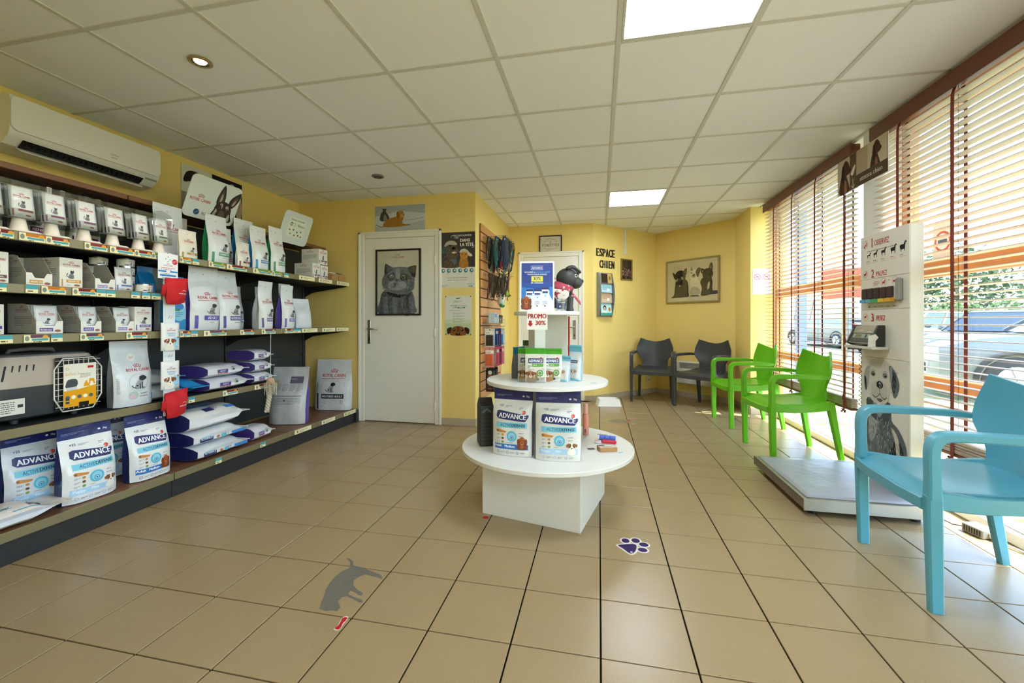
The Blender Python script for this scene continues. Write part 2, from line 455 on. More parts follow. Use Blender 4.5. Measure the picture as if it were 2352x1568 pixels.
def ceiling_light(k, m, power, label):
    x, y = CX + .6 * k, CY + .6 * m
    t = thing('ceiling_light', label, 'ceiling light', (x + .3, y + .3, CEIL), group='square ceiling light panels')
    f = MB()
    for a, b, c, d in ((-.288, .288, -.288, -.276), (-.288, .288, .276, .288), (-.288, -.276, -.276, .276), (.276, .288, -.276, .276)): f.box(a, b, c, d, -.001, .02)
    f.obj('frame', m_tbar, t)
    mm = mat('led_panel_%d_%d' % (k, m), '#E4F0FC', .5, emit=power)
    MB().box(-.276, .276, -.276, .276, .006, .012).obj('diffuser', mm, t)
ceiling_light(1, 0, LIGHT_P, 'large glowing square ceiling light cut by the upper picture edge')
ceiling_light(1, 5, LIGHT_P, 'glowing square ceiling light above the toilet door end of the room')
ceiling_light(1, -4, LIGHT_P, 'added fill light panel in the ceiling, unseen behind the viewpoint')  # unseen third panel, added to brighten the room
def spot(x, y, on, label):
    t = thing('recessed_spotlight', label, 'spotlight', (x, y, CEIL), group='recessed ceiling spotlights')
    MB().lathe([(.040, .004), (.052, .004), (.055, 0), (.055, -.004), (.046, -.009), (.040, -.006), (.040, .004)], 28).obj('trim_ring', mat('spot_ring_gold', '#B9A67C', .3, metal=.8) if on else m_steel, t, 40)
    MB().lathe([(0, .002), (.040, .002), (.040, -.004), (.036, -.005), (.03, .0), (0, .0)], 24).obj('reflector', mat('spot_reflector', '#8C8A80', .2, metal=1) if on else m_black, t, 40)
    MB().lathe([(0, -.003), (.026, -.003), (.028, 0), (0, .001)], 20).obj('bulb', mat('spot_bulb_lit', '#FFD9A0', .4, emit=9) if on else mat('spot_bulb_off', '#5A5850', .2), t, 40)
def spot_lamp(x, y, w):
    l_ = bpy.data.lights.new('spot_bulb', 'SPOT'); l_.energy = w; l_.spot_size = math.radians(150); l_.spot_blend = .9; l_.shadow_soft_size = .03; l_.color = (1, .94, .84)
    o = bpy.data.objects.new('spot_bulb', l_); COL.objects.link(o); o.location = (x, y, CEIL - .02)
spot_lamp(-2.01, 1.813, 16)
spot(-2.01, 1.813, True, 'lit gold rimmed recessed spotlight in the ceiling above the pet food shelves')
spot(-1.994, 3.581, False, 'unlit dark recessed spotlight in the ceiling before the white door')
# ---- walls
def wall_box(name, *b): return struct(name, MB().box(*b), m_wall)
wall_box('wall_left', WX0 - .12, WX0, Y0, YB + .12, 0, CEIL + .03)
def wall_with_door(name, x0, x1, y, dx0, dx1, dz):
    mb = MB(); mb.box(x0, dx0, y, y + .12, 0, CEIL + .03); mb.box(dx1, x1, y, y + .12, 0, CEIL + .03); mb.box(dx0, dx1, y, y + .12, dz, CEIL + .03)
    return struct(name, mb, m_wall)
wall_with_door('wall_back', WX0, -1.25, YB, -2.54, -1.66, 2.0)
wall_box('wall_niche', -1.37, -1.25, YB + .12, YT, 0, CEIL + .03)
wall_with_door('wall_far', -1.37, PA.x, YT, -1.08, -.24, 2.02)
def wall_diag(name, a, b):
    e = (b - a).normalized(); n = Vector((-e.y, e.x)) * .12
    struct(name, MB().prism([tuple(a), tuple(b), tuple(b + n), tuple(a + n)], 0, CEIL + .03), m_wall)
wall_diag('wall_far_diagonal', PA, PB)
wall_diag('wall_corner_diagonal', PB, PD)
wall_box('wall_right_stub', 1.732, 1.85, YR, 6.02, 0, CEIL + .03)
wall_box('wall_right_return', 1.85, 2.12, YR, YR + .12, 0, CEIL + .03)
wall_box('wall_rear', WX0, 2.1, Y0 - .12, Y0, 0, CEIL + .03)
wall_box('wall_right_rear', 1.96, 2.1, .18, .6, 0, CEIL + .03)
# ---- skirting tiles
def skirting(name, a, b, h=.075):
    a, b = Vector(a), Vector(b); e = b - a; L = e.length; e.normalize(); n = Vector((e.y, -e.x))
    root = bpy.data.objects.new(name, None); COL.objects.link(root); root['kind'] = 'structure'
    k = max(1, round(L / .297)); st = L / k
    me = None
    for i in range(k):
        p = a + e * (st * i)
        if me is None: me = MB().box(.001, st - .001, -.009, .0, 0, h, .0015).mesh('skirting_tile'); me.materials.append(m_skirt)
        o = bpy.data.objects.new('tile', me); COL.objects.link(o); o.parent = root; o.location = (p.x, p.y, 0); o.rotation_euler = (0, 0, math.atan2(e.y, e.x))
    return root
skirting('baseboard_back', (-1.64, YB), (-1.241, YB))
skirting('baseboard_back_corner', (-2.65, YB), (-2.575, YB))
skirting('baseboard_niche', (-1.25, YB), (-1.25, YT))
skirting('baseboard_far', (-.18, YT), (PA.x, PA.y))
skirting('baseboard_far_left', (-1.25, YT), (-1.115, YT))
skirting('baseboard_far_diagonal', PA, PB)
skirting('baseboard_corner_diagonal', PB, PD)
skirting('baseboard_right_stub', (1.732, 6.02), (1.732, YR))
skirting('baseboard_right_return', (1.732, YR), (1.97, YR))
# ---- doors
def door(name, x0, x1, y, h, handle_side, label):
    d = thing(name, label, None, (0, y, 0)); d['kind'] = 'structure'
    fw = .055
    f = MB(); f.box(x0 - fw, x0 + .004, -.022, .1, 0, h + fw, .004).box(x1 - .004, x1 + fw, -.022, .1, 0, h + fw, .004).box(x0 + .004, x1 - .004, -.022, .1, h - .004, h + fw, .004)
    f.obj('frame', m_doorp, d)
    g = MB(); g.box(x0 - fw - .012, x0 - fw + .014, -.028, 0, 0, h + fw + .012, .004).box(x1 + fw - .014, x1 + fw + .012, -.028, 0, 0, h + fw + .012, .004).box(x0 - fw - .012, x1 + fw + .012, -.028, 0, h + fw - .012, h + fw + .012, .004)
    g.obj('architrave', m_doorp, d)
    MB().box(x0 + .006, x1 - .006, -.012, .028, .008, h - .006, .003).obj('leaf', m_doorp, d)
    s = handle_side; hx = (x0 + .062) if s < 0 else (x1 - .062)
    hd = MB().box(hx - .02, hx + .02, -.02, -.012, .84, 1.10, .004).obj('handle_plate', m_steel, d)
    MB().tube([(hx, -.02, 1.005), (hx, -.055, 1.005), (hx - s * .012, -.06, 1.005), (hx - s * .12, -.058, 1.0)], .009, 10).obj('lever', m_steel, hd, True)
    MB().box(hx - .005, hx + .005, -.022, -.0195, .88, .91).obj('keyhole', m_black, hd)
    for z in (.2, .97, 1.73):
        q = x1 - .002 if s < 0 else x0 + .002
        MB().lathe([(0, -.04), (.008, -.04), (.008, .04), (0, .04)], 10, (q, -.02, z)).obj('hinge', m_doorp, d, 40)
    return d
for a_, b_, y_ in ((-2.7, -1.5, YB), (-1.2, -.1, YT)):
    struct('wall_light_block', MB().box(a_, b_, y_ + .5, y_ + .55, 0, 2.4).box(a_, a_ + .04, y_ + .12, y_ + .5, 0, 2.4).box(b_ - .04, b_, y_ + .12, y_ + .5, 0, 2.4).box(a_, b_, y_ + .12, y_ + .55, 2.4, 2.43).box(a_, b_, y_ + .1, y_ + .55, -.06, -.006), m_wall)  # unseen boxes added behind the doors to stop light leaking under them
D1 = door('door_1', -2.506, -1.683, YB, 1.985, -1, 'white door with steel lever and framed cat picture')
D2 = door('door_2', -1.045, -.27, YT, 1.985, 1, 'white toilet door behind the round display stand')
# ================================================================ windows, blinds, pillar
m_frame_or = mat('orange_wood_frame', '#C8864C', .42, var=.12, scale=6, stretch=(12, 1, 12))
m_frame_wh = mat('white_window_frame', '#E9E6DA', .4)
m_slat = mat('wooden_slat', '#CDBAA6', .45, var=.15, scale=8, stretch=(14, 1, 14))
m_rail = mat('blind_rail_wood', '#6E3A1E', .42, var=.15, scale=8, stretch=(14, 1, 14))
m_tape = mat('ladder_tape', '#7E3426', .8)
m_glass = glass_mat('window_glass', '#F6FBFA', .05)
def window(name, ya, yb, label, left_orange=True, mids=()):
    w = thing(name, label, None); w['kind'] = 'structure'
    MB().box(1.955, 2.065, ya, yb, 0, .062, .006).obj('sill_rail', m_frame_wh, w)
    MB().box(1.985, 2.045, ya, yb, .062, .08, .003).obj('bottom_rail', m_frame_wh, w)
    for z0, z1 in ((.672, .748), (1.352, 1.448)):
        MB().box(1.985, 2.045, ya, yb, z0, z1, .006).obj('transom', m_frame_or, w)
    MB().box(1.985, 2.045, ya, yb, 2.33, CEIL, .004).obj('top_rail', m_frame_or, w)
    for y in (ya, yb - .05) + tuple(mids):
        MB().box(1.98, 2.05, y, y + .05, .062, 2.33, .005).obj('jamb', m_frame_or, w)
    for z0, z1 in ((.08, .672), (.748, 1.352), (1.448, 2.33)):
        MB().box(2.012, 2.018, ya + .05, yb - .05, z0, z1).obj('pane', m_glass, w)
    return w
window('window_1', 3.56, 5.43, 'tall shop window between the white pillar and the yellow wall')
window('window_2', .6, 3.32, 'tall shop window behind the blue chair')
window('window_added', -2.0, .18, 'added unseen tall window behind the viewpoint for more daylight')  # unseen window, added to let more daylight into the room
# round pillar between the two windows
pl = MB().lathe([(.125, 0), (.125, CEIL)], 40, (1.96, 3.44, 0))
struct('pillar', pl, mat('pillar_paint', '#E4E1D6', .5), 'round white pillar between the two windows', 40)
SLATX = 1.85
def blind(ya, yb, ztop, zbot, tapes, label, cords):
    b = thing('venetian_blind', label, 'blind', (SLATX, (ya + yb) / 2, ztop), group='brown wooden venetian blinds')
    h = (yb - ya) / 2; cyy = (ya + yb) / 2
    MB().box(-.03, .03, -h - .01, h + .01, -.07, .0, .004).obj('head_rail', m_rail, b)
    MB().box(-.042, -.032, -h - .02, h + .02, -.085, .008, .003).obj('valance', m_rail, b)
    me = MB().shell(lambda u, v: (-.025 + .05 * u, -h + 2 * h * v, .0035 * (1 - (2 * u - 1) ** 2)), 4, 1, .0028).mesh('slat'); me.materials.append(m_slat)
    me.polygons.foreach_set('use_smooth', [False] * len(me.polygons))
    n = int((ztop - .10 - zbot - .06) / .0405); z = ztop - .115
    rnd = random.Random(int(ya * 10))
    for i in range(n):
        o = bpy.data.objects.new('slat', me); COL.objects.link(o); o.parent = b; o.location = (0, 0, z - ztop); o.rotation_euler = (0, math.radians(3 + rnd.uniform(-.8, .8)), 0); z -= .0405
    # gathered slats and bottom rail
    zz = zbot + .022
    for i in range(14):
        o = bpy.data.objects.new('gathered_slat', me); COL.objects.link(o); o.parent = b
        o.location = (rnd.uniform(-.004, .004), 0, zz - ztop); o.rotation_euler = (0, math.radians(rnd.uniform(-3, 3)), 0); zz += .0048
    MB().box(-.026, .026, -h, h, zbot - ztop, zbot + .018 - ztop, .004).obj('bottom_rail', m_rail, b)
    for ty in tapes:
        for x in (-.03, .03):
            pts = [(x * .6, ty - cyy, -.075), (x * .95, ty - cyy, -.11), (x, ty - cyy, -.2), (x, ty - cyy, zbot - ztop + .09), (x * 1.02, ty - cyy, zbot - ztop)]
            MB().sweep(pts, (.024, .0014), (0, 1, 0), .3).obj('ladder_tape', m_tape, b)
        r = MB(); zq = ztop - .121
        while zq > zbot + .1:
            r.tube([(-.03, ty - cyy, zq - ztop), (.03, ty - cyy, zq - ztop + .0005)], .0008, 4); zq -= .0405
        r.obj('ladder_rung', m_tape, b)['kind'] = 'stuff'
        MB().tube([(0, ty - cyy + .004, -.07), (0, ty - cyy + .004, zbot - ztop + .01)], .0011, 5).obj('lift_cord', m_tape, b)
        k = MB(); 
        for j in range(7):
            a = j * .9; k.ball((-.034 + .006 * math.sin(a * 2.1), ty - cyy + .018 * math.sin(a), zbot - ztop - .005 - .008 * (j % 3)), (.008, .011, .007), 6, 4)
        k.obj('cord_knot', m_tape, b, True)
    for yc, zend, in cords:
        c = MB(); c.tube([(-.045, yc - cyy, -.08), (-.05, yc - cyy + .004, (zend - ztop) * .5), (-.048, yc - cyy, zend - ztop)], .0022, 5); c.obj('pull_cord', m_tape, b)
        MB().lathe([(0, .05), (.005, .05), (.009, .02), (.008, 0), (0, -.003)], 10, (-.048, yc - cyy, zend - ztop - .03)).obj('tassel', m_tape, b, 40)
    return b
blind(3.60, 5.28, 2.392, .42, (5.025, 4.59, 4.14, 3.685), 'brown wooden blind at the far window behind the green chairs', ((3.64, .95), (3.655, .52), (3.63, .47)))
blind(.66, 3.34, 2.392, .37, (3.095, 2.675, 2.24, 1.80, 1.36, .92), 'brown wooden blind at the near window behind the blue chair', ((.8, 1.0),))
# ================================================================ outside
m_grass = mat('dry_lawn', '#A09D82', .95, spec=.1, var=.35, scale=2.2, speck=('#728A44', 9, .54), bump=.8, bscale=45)
m_asph = mat('pale_asphalt', '#4E4D4A', .9, var=.12, scale=9, bump=.2, bscale=80)
GZ = -.09
struct('ground_lawn', MB().box(-14, 9.6, -26, 30, GZ - .2, GZ).box(15.6, 70, -60, 80, GZ - .2, GZ), m_grass, 'dry lawn outside the windows')
struct('ground_parking', MB().box(9.6, 15.6, -40, 60, GZ - .2, GZ - .01).box(4.9, 9.6, 5.2, 30, GZ + .001, GZ + .008) if False else MB().box(9.6, 15.6, -40, 60, GZ - .2, GZ - .01), m_asph, 'grey parking lane beyond the lawn')
def leaf_cloud(mb, c, r, n, s, rnd):
    for _ in range(n):
        while True:
            p = Vector((rnd.uniform(-1, 1), rnd.uniform(-1, 1), rnd.uniform(-1, 1)))
            if .35 < p.length < 1: break
        q = Vector((c[0] + p.x * r[0], c[1] + p.y * r[1], c[2] + p.z * r[2]))
        a = Vector((rnd.gauss(0, 1), rnd.gauss(0, 1), rnd.gauss(0, 1))).normalized(); b = a.orthogonal().normalized(); k = s * rnd.uniform(.6, 1.4)
        mb.add([q + a * k, q + b * k * .6, q - a * k, q - b * k * .6], [(0, 1, 2, 3)])
m_leaf = [mat('leaf_green_%d' % i, h, .8, spec=.2, var=.3, scale=3) for i, h in enumerate(('#3A562C', '#4A6434', '#2E4628', '#566C36'))]
m_trunk = mat('tree_bark', '#6A5A48', .9, var=.3, scale=12)
rnd = random.Random(3)
def hedge(x, y0, y1, h, label, mi):
    t = thing('hedge', label, 'hedge', (x, (y0 + y1) / 2, GZ)); mb = MB(); L = y1 - y0; n = int(L / .7) + 1
    for i in range(n): leaf_cloud(mb, (rnd.uniform(-.2, .2), -L / 2 + L * i / max(1, n - 1), h * .5), (.7, .75, h * .52), 260, .095, rnd)
    mb.obj('foliage', m_leaf[mi], t)
    st = MB()
    for i in range(n): st.tube([(0, -L / 2 + L * i / max(1, n - 1), 0), (.05, -L / 2 + L * i / max(1, n - 1) + .05, h * .6)], .03, 5)
    st.obj('stem', m_trunk, t)
hedge(19.5, 12, 30, 2.4, 'long clipped green hedge beyond the parked silver cars', 1)
hedge(17.5, 2.5, 11.5, 2.5, 'dark leafy hedge beyond the large white car', 2)
def tree(x, y, h, r, label, mi, n=900):
    t = thing('tree', label, 'tree', (x, y, GZ))
    MB().tube([(0, 0, 0), (.1, 0, h * .35), (.05, .1, h * .7)], [.16, .12, .05], 7).obj('trunk', m_trunk, t, True)
    mb = MB(); leaf_cloud(mb, (0, 0, h * .62), (r, r, h * .4), n, .2, rnd); leaf_cloud(mb, (r * .4, r * .3, h * .5), (r * .8, r * .8, h * .3), n // 2, .2, rnd)
    mb.obj('crown', m_leaf[mi], t)
tree(41, 27, 6.4, 3.2, 'broad pale green tree above the pink roofed house', 1)
tree(40, 14.2, 5.4, 2.6, 'rounded green tree next to the pink roof', 0)
tree(42, 9.0, 5.6, 1.2, 'slim dark conifer far across the parking', 2, 700)
tree(24, 24, 4.2, 3.0, 'bushy light green tree beyond the hedge', 3)
tree(22, 32, 6.0, 3.4, 'tall dark tree far beyond the white van', 2)
tree(20, 9.5, 2.6, 1.5, 'low yellow green bush behind the white car', 3)
# far house
hs = thing('house', 'cream house with a pink tiled hip roof seen across the parking', 'house', (33, 22, GZ))
MB().box(-4, 4, -5.5, 5.5, 0, 2.4).obj('wall', mat('house_render', '#E3D8C4', .8), hs)
rf = MB(); rf.add([(-4.5, -6, 2.4), (4.5, -6, 2.4), (4.5, 6, 2.4), (-4.5, 6, 2.4), (0, -2.2, 4.4), (0, 2.2, 4.4)], [(0, 1, 4), (1, 2, 5, 4), (2, 3, 5), (3, 0, 4, 5), (3, 2, 1, 0)])
rf.obj('roof', mat('pink_roof_tiles', '#A86E5E', .8, var=.2, scale=4), hs)
MB().box(.6, 1.2, -.4, .3, 3.6, 4.9).obj('chimney', mat('house_brick', '#B57862', .8), hs)
for yy in (-3.5, 0, 3.5): MB().box(-4.03, -3.98, yy - .5, yy + .5, .9, 2.0).obj('window', mat('house_window', '#5F6D78', .2), hs)
# cars
m_rubber = mat('tyre_rubber', '#26262A', .8); m_rim = mat('alloy_rim', '#A5A8AC', .3, metal=.9); m_cglass = mat('car_glass', '#24303A', .08, spec=.8)
m_lamp = mat('headlamp', '#D5DCE0', .15, spec=.8); m_tail = mat('tail_lamp', '#A8302A', .3)
def car(loc, rz, paint, label, L=4.4, Wd=1.82, H=1.62, van=False):
    """Length along local x, nose at +x."""
    c = thing('car' if not van else 'van', label, 'car' if not van else 'van', loc, rz)
    mp = mat('car_paint_' + paint[1:], paint, .22, spec=.6, coat=.6)
    hl = L / 2; hw = Wd / 2; belt = .62 * H if not van else .55 * H
    # lower body lofted over stations (x, half width, z low, z high)
    st = [(-hl, hw * .78, .38, belt * .86), (-hl + .12, hw * .93, .28, belt * .97), (-hl + .6, hw, .24, belt), (0, hw, .23, belt), (hl - 1.25, hw, .24, belt * .985), (hl - .55, hw * .97, .24, belt * .90), (hl - .12, hw * .86, .27, belt * .76), (hl, hw * .66, .36, belt * .62)]
    def sect(x, w, a, b): return [(x, -w * .86, a), (x, w * .86, a), (x, w, a + (b - a) * .3), (x, w * .99, a + (b - a) * .75), (x, w * .93, b), (x, -w * .93, b), (x, -w * .99, a + (b - a) * .75), (x, -w, a + (b - a) * .3)]
    def loft(mb, S):
        vs = [q for s_ in S for q in s_]; n = len(S[0]); fs = []
        for i in range(len(S) - 1):
            for k in range(n): j = (k + 1) % n; fs.append((i * n + k, i * n + j, (i + 1) * n + j, (i + 1) * n + k))
        fs += [tuple(range(n - 1, -1, -1)), tuple(range((len(S) - 1) * n, len(S) * n))]; mb.add(vs, fs)
    mb = MB(); loft(mb, [sect(*s_) for s_ in st]); mb.obj('body', mp, c, 35)
    g0, g1 = (-hl + .12, hl - 1.05); r0, r1 = (-hl + .55, hl - 1.85)
    if van: g0, g1, r0, r1 = -hl + .05, hl - .75, -hl + .12, hl - 1.25
    def cab(x0, x1, w, z): return [(x0, -w, z), (x1, -w, z), (x1 + .04, 0, z), (x1, w, z), (x0, w, z), (x0 - .03, 0, z)]
    gl = MB(); A = cab(g0, g1, hw * .90, belt - .01); B = cab(r0, r1, hw * .72 if not van else hw * .84, H - .05); n = 6
    gl.add(A + B, [(k, (k + 1) % n, n + (k + 1) % n, n + k) for k in range(n)] + [tuple(range(n, 2 * n))]); gl.obj('window_band', m_cglass if not van else mp, c, 30)
    rfm = MB(); R0 = cab(r0 - .03, r1 + .03, (hw * .74 if not van else hw * .85), H - .06); R1 = cab(r0 + .1, r1 - .08, (hw * .62 if not van else hw * .8), H); rfm.add(R0 + R1, [(k, (k + 1) % n, n + (k + 1) % n, n + k) for k in range(n)] + [tuple(range(n, 2 * n)), tuple(range(n - 1, -1, -1))]); rfm.obj('roof', mp, c, 30)
    wt = hw * .72 if not van else hw * .84
    for s_ in (-1, 1):
        for xa, xb in ((g1, r1), (g1 - 1.25, r1 - 1.0), (g0, r0)):
            MB().sweep([(xa, s_ * hw * .905, belt - .01), (xb, s_ * (wt + .01), H - .05)], (.07, .03), (1, 0, 0)).obj('pillar', mp, c)
        MB().ball((hl - 1.35, s_ * (hw + .1), belt + .07), (.07, .11, .08), 8, 6).obj('mirror', mp, c, True)
        MB().ball((hl - .22, s_ * hw * .62, belt * .66), (.22, .2, .075), 10, 6).obj('headlight', m_lamp, c, True)
        MB().ball((-hl + .05, s_ * hw * .72, belt * .8), (.06, .16, .12), 8, 6).obj('tail_light', m_tail, c, True)
        for x in (-hl + .85, hl - .88):
            y = s_ * (hw - .1)
            w = MB(); w.add(*lathe_y(.34, .23, y, x, .34)); wh = w.obj('wheel', m_rubber, c, 40)
            rr = MB(); rr.add(*lathe_y(.235, .235, y, x, .34))
            rr.obj('rim', m_rim, wh, 40)
            sp = MB()
            for k in range(5):
                a = 2 * PI * k / 5; sp.sweep([(x, y + s_ * .122, .34), (x + math.cos(a) * .21, y + s_ * .122, .34 + math.sin(a) * .21)], (.05, .02), (0, 1, 0))
            sp.obj('spokes', m_rim, wh)
            ar = MB(); ar.tube([(x + .40 * math.cos(PI * q / 10), s_ * (hw * .985), .33 + .40 * math.sin(PI * q / 10)) for q in range(11)], .035, 6); ar.obj('wheel_arch', m_rubber, c, True)
        MB().box(hl - 1.95, hl - 1.945, s_ * hw * .995, s_ * (hw * 1.002), .3, belt - .03).obj('door_seam', m_rubber, c)
    MB().box(hl - .03, hl + .02, -hw * .5, hw * .5, .38, .52, .01).obj('grille', m_rubber, c)
    MB().box(hl - .02, hl + .03, -.26, .26, .54, .63, .004).obj('number_plate', mat('number_plate', '#E8E8E0', .5), c)
    return c
def lathe_y(r, w, y, x, z, n=20):
    vs = []; fs = []
    prof = [(0, -w / 2), (r * .86, -w / 2), (r, -w / 2 + .03), (r, w / 2 - .03), (r * .86, w / 2), (0, w / 2)]
    for pr_, py in prof:
        for k in range(n): a = 2 * PI * k / n; vs.append((x + pr_ * math.cos(a), y + py, z + pr_ * math.sin(a)))
    for i in range(len(prof) - 1):
        for k in range(n): j = (k + 1) % n; fs.append((i * n + k, (i + 1) * n + k, (i + 1) * n + j, i * n + j))
    return vs, fs
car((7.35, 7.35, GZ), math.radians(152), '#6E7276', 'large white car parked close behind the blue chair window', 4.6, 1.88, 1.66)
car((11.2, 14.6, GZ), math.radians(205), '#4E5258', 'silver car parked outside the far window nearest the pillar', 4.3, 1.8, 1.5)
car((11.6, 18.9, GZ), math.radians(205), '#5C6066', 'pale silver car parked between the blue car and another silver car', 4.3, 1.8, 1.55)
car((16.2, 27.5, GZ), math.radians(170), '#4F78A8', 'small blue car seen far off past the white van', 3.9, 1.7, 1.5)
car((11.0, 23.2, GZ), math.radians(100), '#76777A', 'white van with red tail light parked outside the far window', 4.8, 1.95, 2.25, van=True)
car((14.5, 13.2, GZ), math.radians(60), '#B23A34', 'small red car glimpsed beside the scale board', 3.8, 1.7, 1.5)
# blue post, notice board and no-entry sign outside
bp = thing('blue_post', 'slim blue post standing just outside the far window', 'post', (2.55, 6.15, GZ))
MB().box(-.05, .05, -.05, .05, 0, 2.6, .006).obj('shaft', mat('blue_post_paint', '#5B6FC0', .5), bp); MB().box(-.1, .1, -.1, .1, 0, .02).obj('base_plate', m_steel, bp)
sg = thing('notice_board', 'red and white notice board outside the far window', 'sign', (4.6, 9.3, GZ), math.radians(-40))
MB().box(-.04, .04, -.03, .03, 0, 2.3).obj('post', m_steel, sg)
MB().box(-.42, .42, -.05, -.03, 1.45, 2.25).obj('plate', mat('notice_white', '#E8E6E2', .6), sg)
MB().box(-.36, .3, -.056, -.05, 1.62, 1.86).obj('red_field', mat('notice_red', '#C8553F', .6), sg); MB().box(-.36, .3, -.056, -.05, 1.92, 2.18).obj('red_field', MATS['notice_red'], sg)
ns = thing('round_sticker', 'round red rimmed prohibition sticker on the near window glass', 'sticker', (2.008, 3.02, 1.56))
a = Art(); a.rect(-.075, -.11, .075, .11, '#E3DED2'); a.ell(0, 0, .062, .062, '#D05A44'); a.ell(0, 0, .048, .048, '#EDEAE2'); a.rect(-.035, -.012, .035, .012, '#5A6478')
a.build('print', flat((0, 0, 0), (0, -1, 0), (0, 0, 1)), ns, .001, .0003); MB().box(0, .0015, -.076, .076, -.112, .112).obj('backing', mat('sticker_paper', '#E9E6DE', .7), ns)
# ================================================================ shelving along the left wall
m_shelf = mat('anthracite_metal', '#26282B', .5, var=.05, scale=20)
m_shelf2 = mat('anthracite_panel', '#303336', .55)
m_deck = mat('brown_laminate', '#7B5438', .45, var=.2, scale=6, stretch=(10, 1, 10))
m_lip = mat('ticket_rail', '#8B8262', .35, metal=.35, var=.1, scale=3)
m_tag = mat('cream_ticket', '#EFE3B4', .6)
S1, S2, S3, S4, S5 = 1.498, 1.254, 1.02, .582, .150
G0, G1 = .13, 4.13
UP = [.13, 1.13, 2.13, 3.12, 4.12]
LX = -2.63
gon = thing('shop_shelving', 'anthracite metal shop shelving full of pet food along the yellow wall', 'shelving', (0, 0, 0))
def ticket(parent, x, ya, yb, zt, style, rnd):
    """Price label in the ticket rail; style picks its colours."""
    a = Art(); w = yb - ya; h = .036
    t = MB().box(-.0012, 0, 0, w, -h, 0).obj('price_label', m_tag, parent, loc=(x + .0045, ya, zt - .001))
    if style == 'price':
        a.rect(0, -h * .5, w, 0, '#4FA3B5'); a.greek(w * .15, -h * .85, w * .7, 1, .009, '#5A5238', rnd)
    elif style == 'green':
        a.ell(w * .16, -h * .5, .008, .010, '#3E6B46'); a.greek(w * .28, -h * .45, w * .5, 2, .007, '#4B5B3C', rnd)
    else:
        a.rect(w * .25, -h * .42, w, 0, style); a.ell(w * .12, -h * .5, .008, .012, '#7F8C86'); a.ell(w * .84, -h * .3, .011, .009, '#D9A44A'); a.rect(w * .3, -h * .78, w * .95, -h * .5, '#4FA3B5'); a.greek(w * .35, -h * .97, w * .5, 1, .006, '#5A5238', rnd)
    a.build('print', flat((.0, 0, 0), (0, 1, 0), (0, 0, 1)), t, .0004, .0001, m=PRINT_MATT)
def shelf(name, ya, yb, zt, lip, depth_back, m_top, tags):
    s = MB().box(depth_back, lip - .012, ya + .004, yb - .004, zt - .028, zt - .004, .002).obj(name, m_top, gon)
    MB().box(lip - .013, lip, ya + .003, yb - .003, zt - .042, zt + .002, .003).obj('ticket_rail', m_lip, s)
    rnd = random.Random(int(zt * 1000 + ya * 10))
    for ya_, yb_, st in tags:
        if ya <= ya_ < yb: ticket(s, lip, ya_, min(yb_, yb - .004), zt - .001, st, rnd)
    for y in (ya + .006, yb - .010):
        MB().prism([(depth_back, zt - .03), (lip - .03, zt - .03), (lip - .03, zt - .045), (depth_back + .12, zt - .10), (depth_back, zt - .16)], 0, .003, lambda p, q, r, y=y: (p, y + r, q)).obj('bracket', m_shelf, s)
BK = -3.19
for y in UP: MB().box(BK - .04, BK + .012, y - .015, y + .015, 0, 1.90, .003).obj('upright', m_shelf, gon)
for i in range(len(UP) - 1):
    z = .16
    while z < 1.84:
        MB().box(BK - .012, BK, UP[i] + .016, UP[i + 1] - .016, z + .002, min(z + .278, 1.86), .002).obj('back_panel', m_shelf2, gon); z += .28
    MB().box(BK - .02, -2.57, UP[i] + .002, UP[i + 1] - .002, 0, .105, .003).obj('kick_plate', m_shelf, gon)
MB().box(-2.66, -2.545, 4.122, 4.165, 0, .135, .003).obj('end_foot', m_shelf, gon)
B_, O_, R_, G_ = '#7A2E2E', '#C9772B', '#8C3A3A', '#6E9A3C'; P_ = '#6B4A5A'
t5 = [(2.41, 2.457, 'price'), (2.799, 2.852, 'price'), (3.176, 3.389, 'green'), (3.537, 3.745, 'green'), (3.891, 4.104, 'green')]
t4 = [(2.303, 2.346, 'price'), (2.564, 2.692, R_), (2.852, 3.034, B_)]
t3 = [(1.386, 1.434, 'price'), (1.472, 1.566, P_), (1.573, 1.618, 'price'), (1.692, 1.799, P_), (1.912, 2.026, B_), (2.229, 2.298, R_), (2.304, 2.35, 'price'), (2.395, 2.574, P_), (2.695, 2.822, B_), (2.9, 3.049, P_), (3.154, 3.254, B_), (3.259, 3.354, 'price'), (3.371, 3.583, 'green'), (3.655, 3.863, 'green'), (3.884, 4.1, 'green')]
t2 = [(1.386, 1.413, 'price'), (1.478, 1.523, 'price'), (1.536, 1.632, O_), (1.659, 1.764, B_), (1.766, 1.809, 'price'), (1.812, 1.856, 'price'), (1.937, 1.984, 'price'), (1.996, 2.043, 'price'), (2.051, 2.105, 'price')]
t1 = [(1.379, 1.437, B_), (1.455, 1.551, O_), (1.553, 1.646, R_), (1.711, 1.816, R_), (1.828, 1.953, R_), (1.955, 2.05, B_), (2.053, 2.124, G_), (2.226, 2.304, O_), (2.313, 2.36, 'price'), (2.431, 2.563, G_), (2.577, 2.755, B_), (2.814, 3.006, G_), (3.011, 3.11, G_), (3.149, 3.201, 'price'), (3.331, 3.545, 'green'), (3.602, 3.812, 'green'), (3.892, 4.108, 'green')]
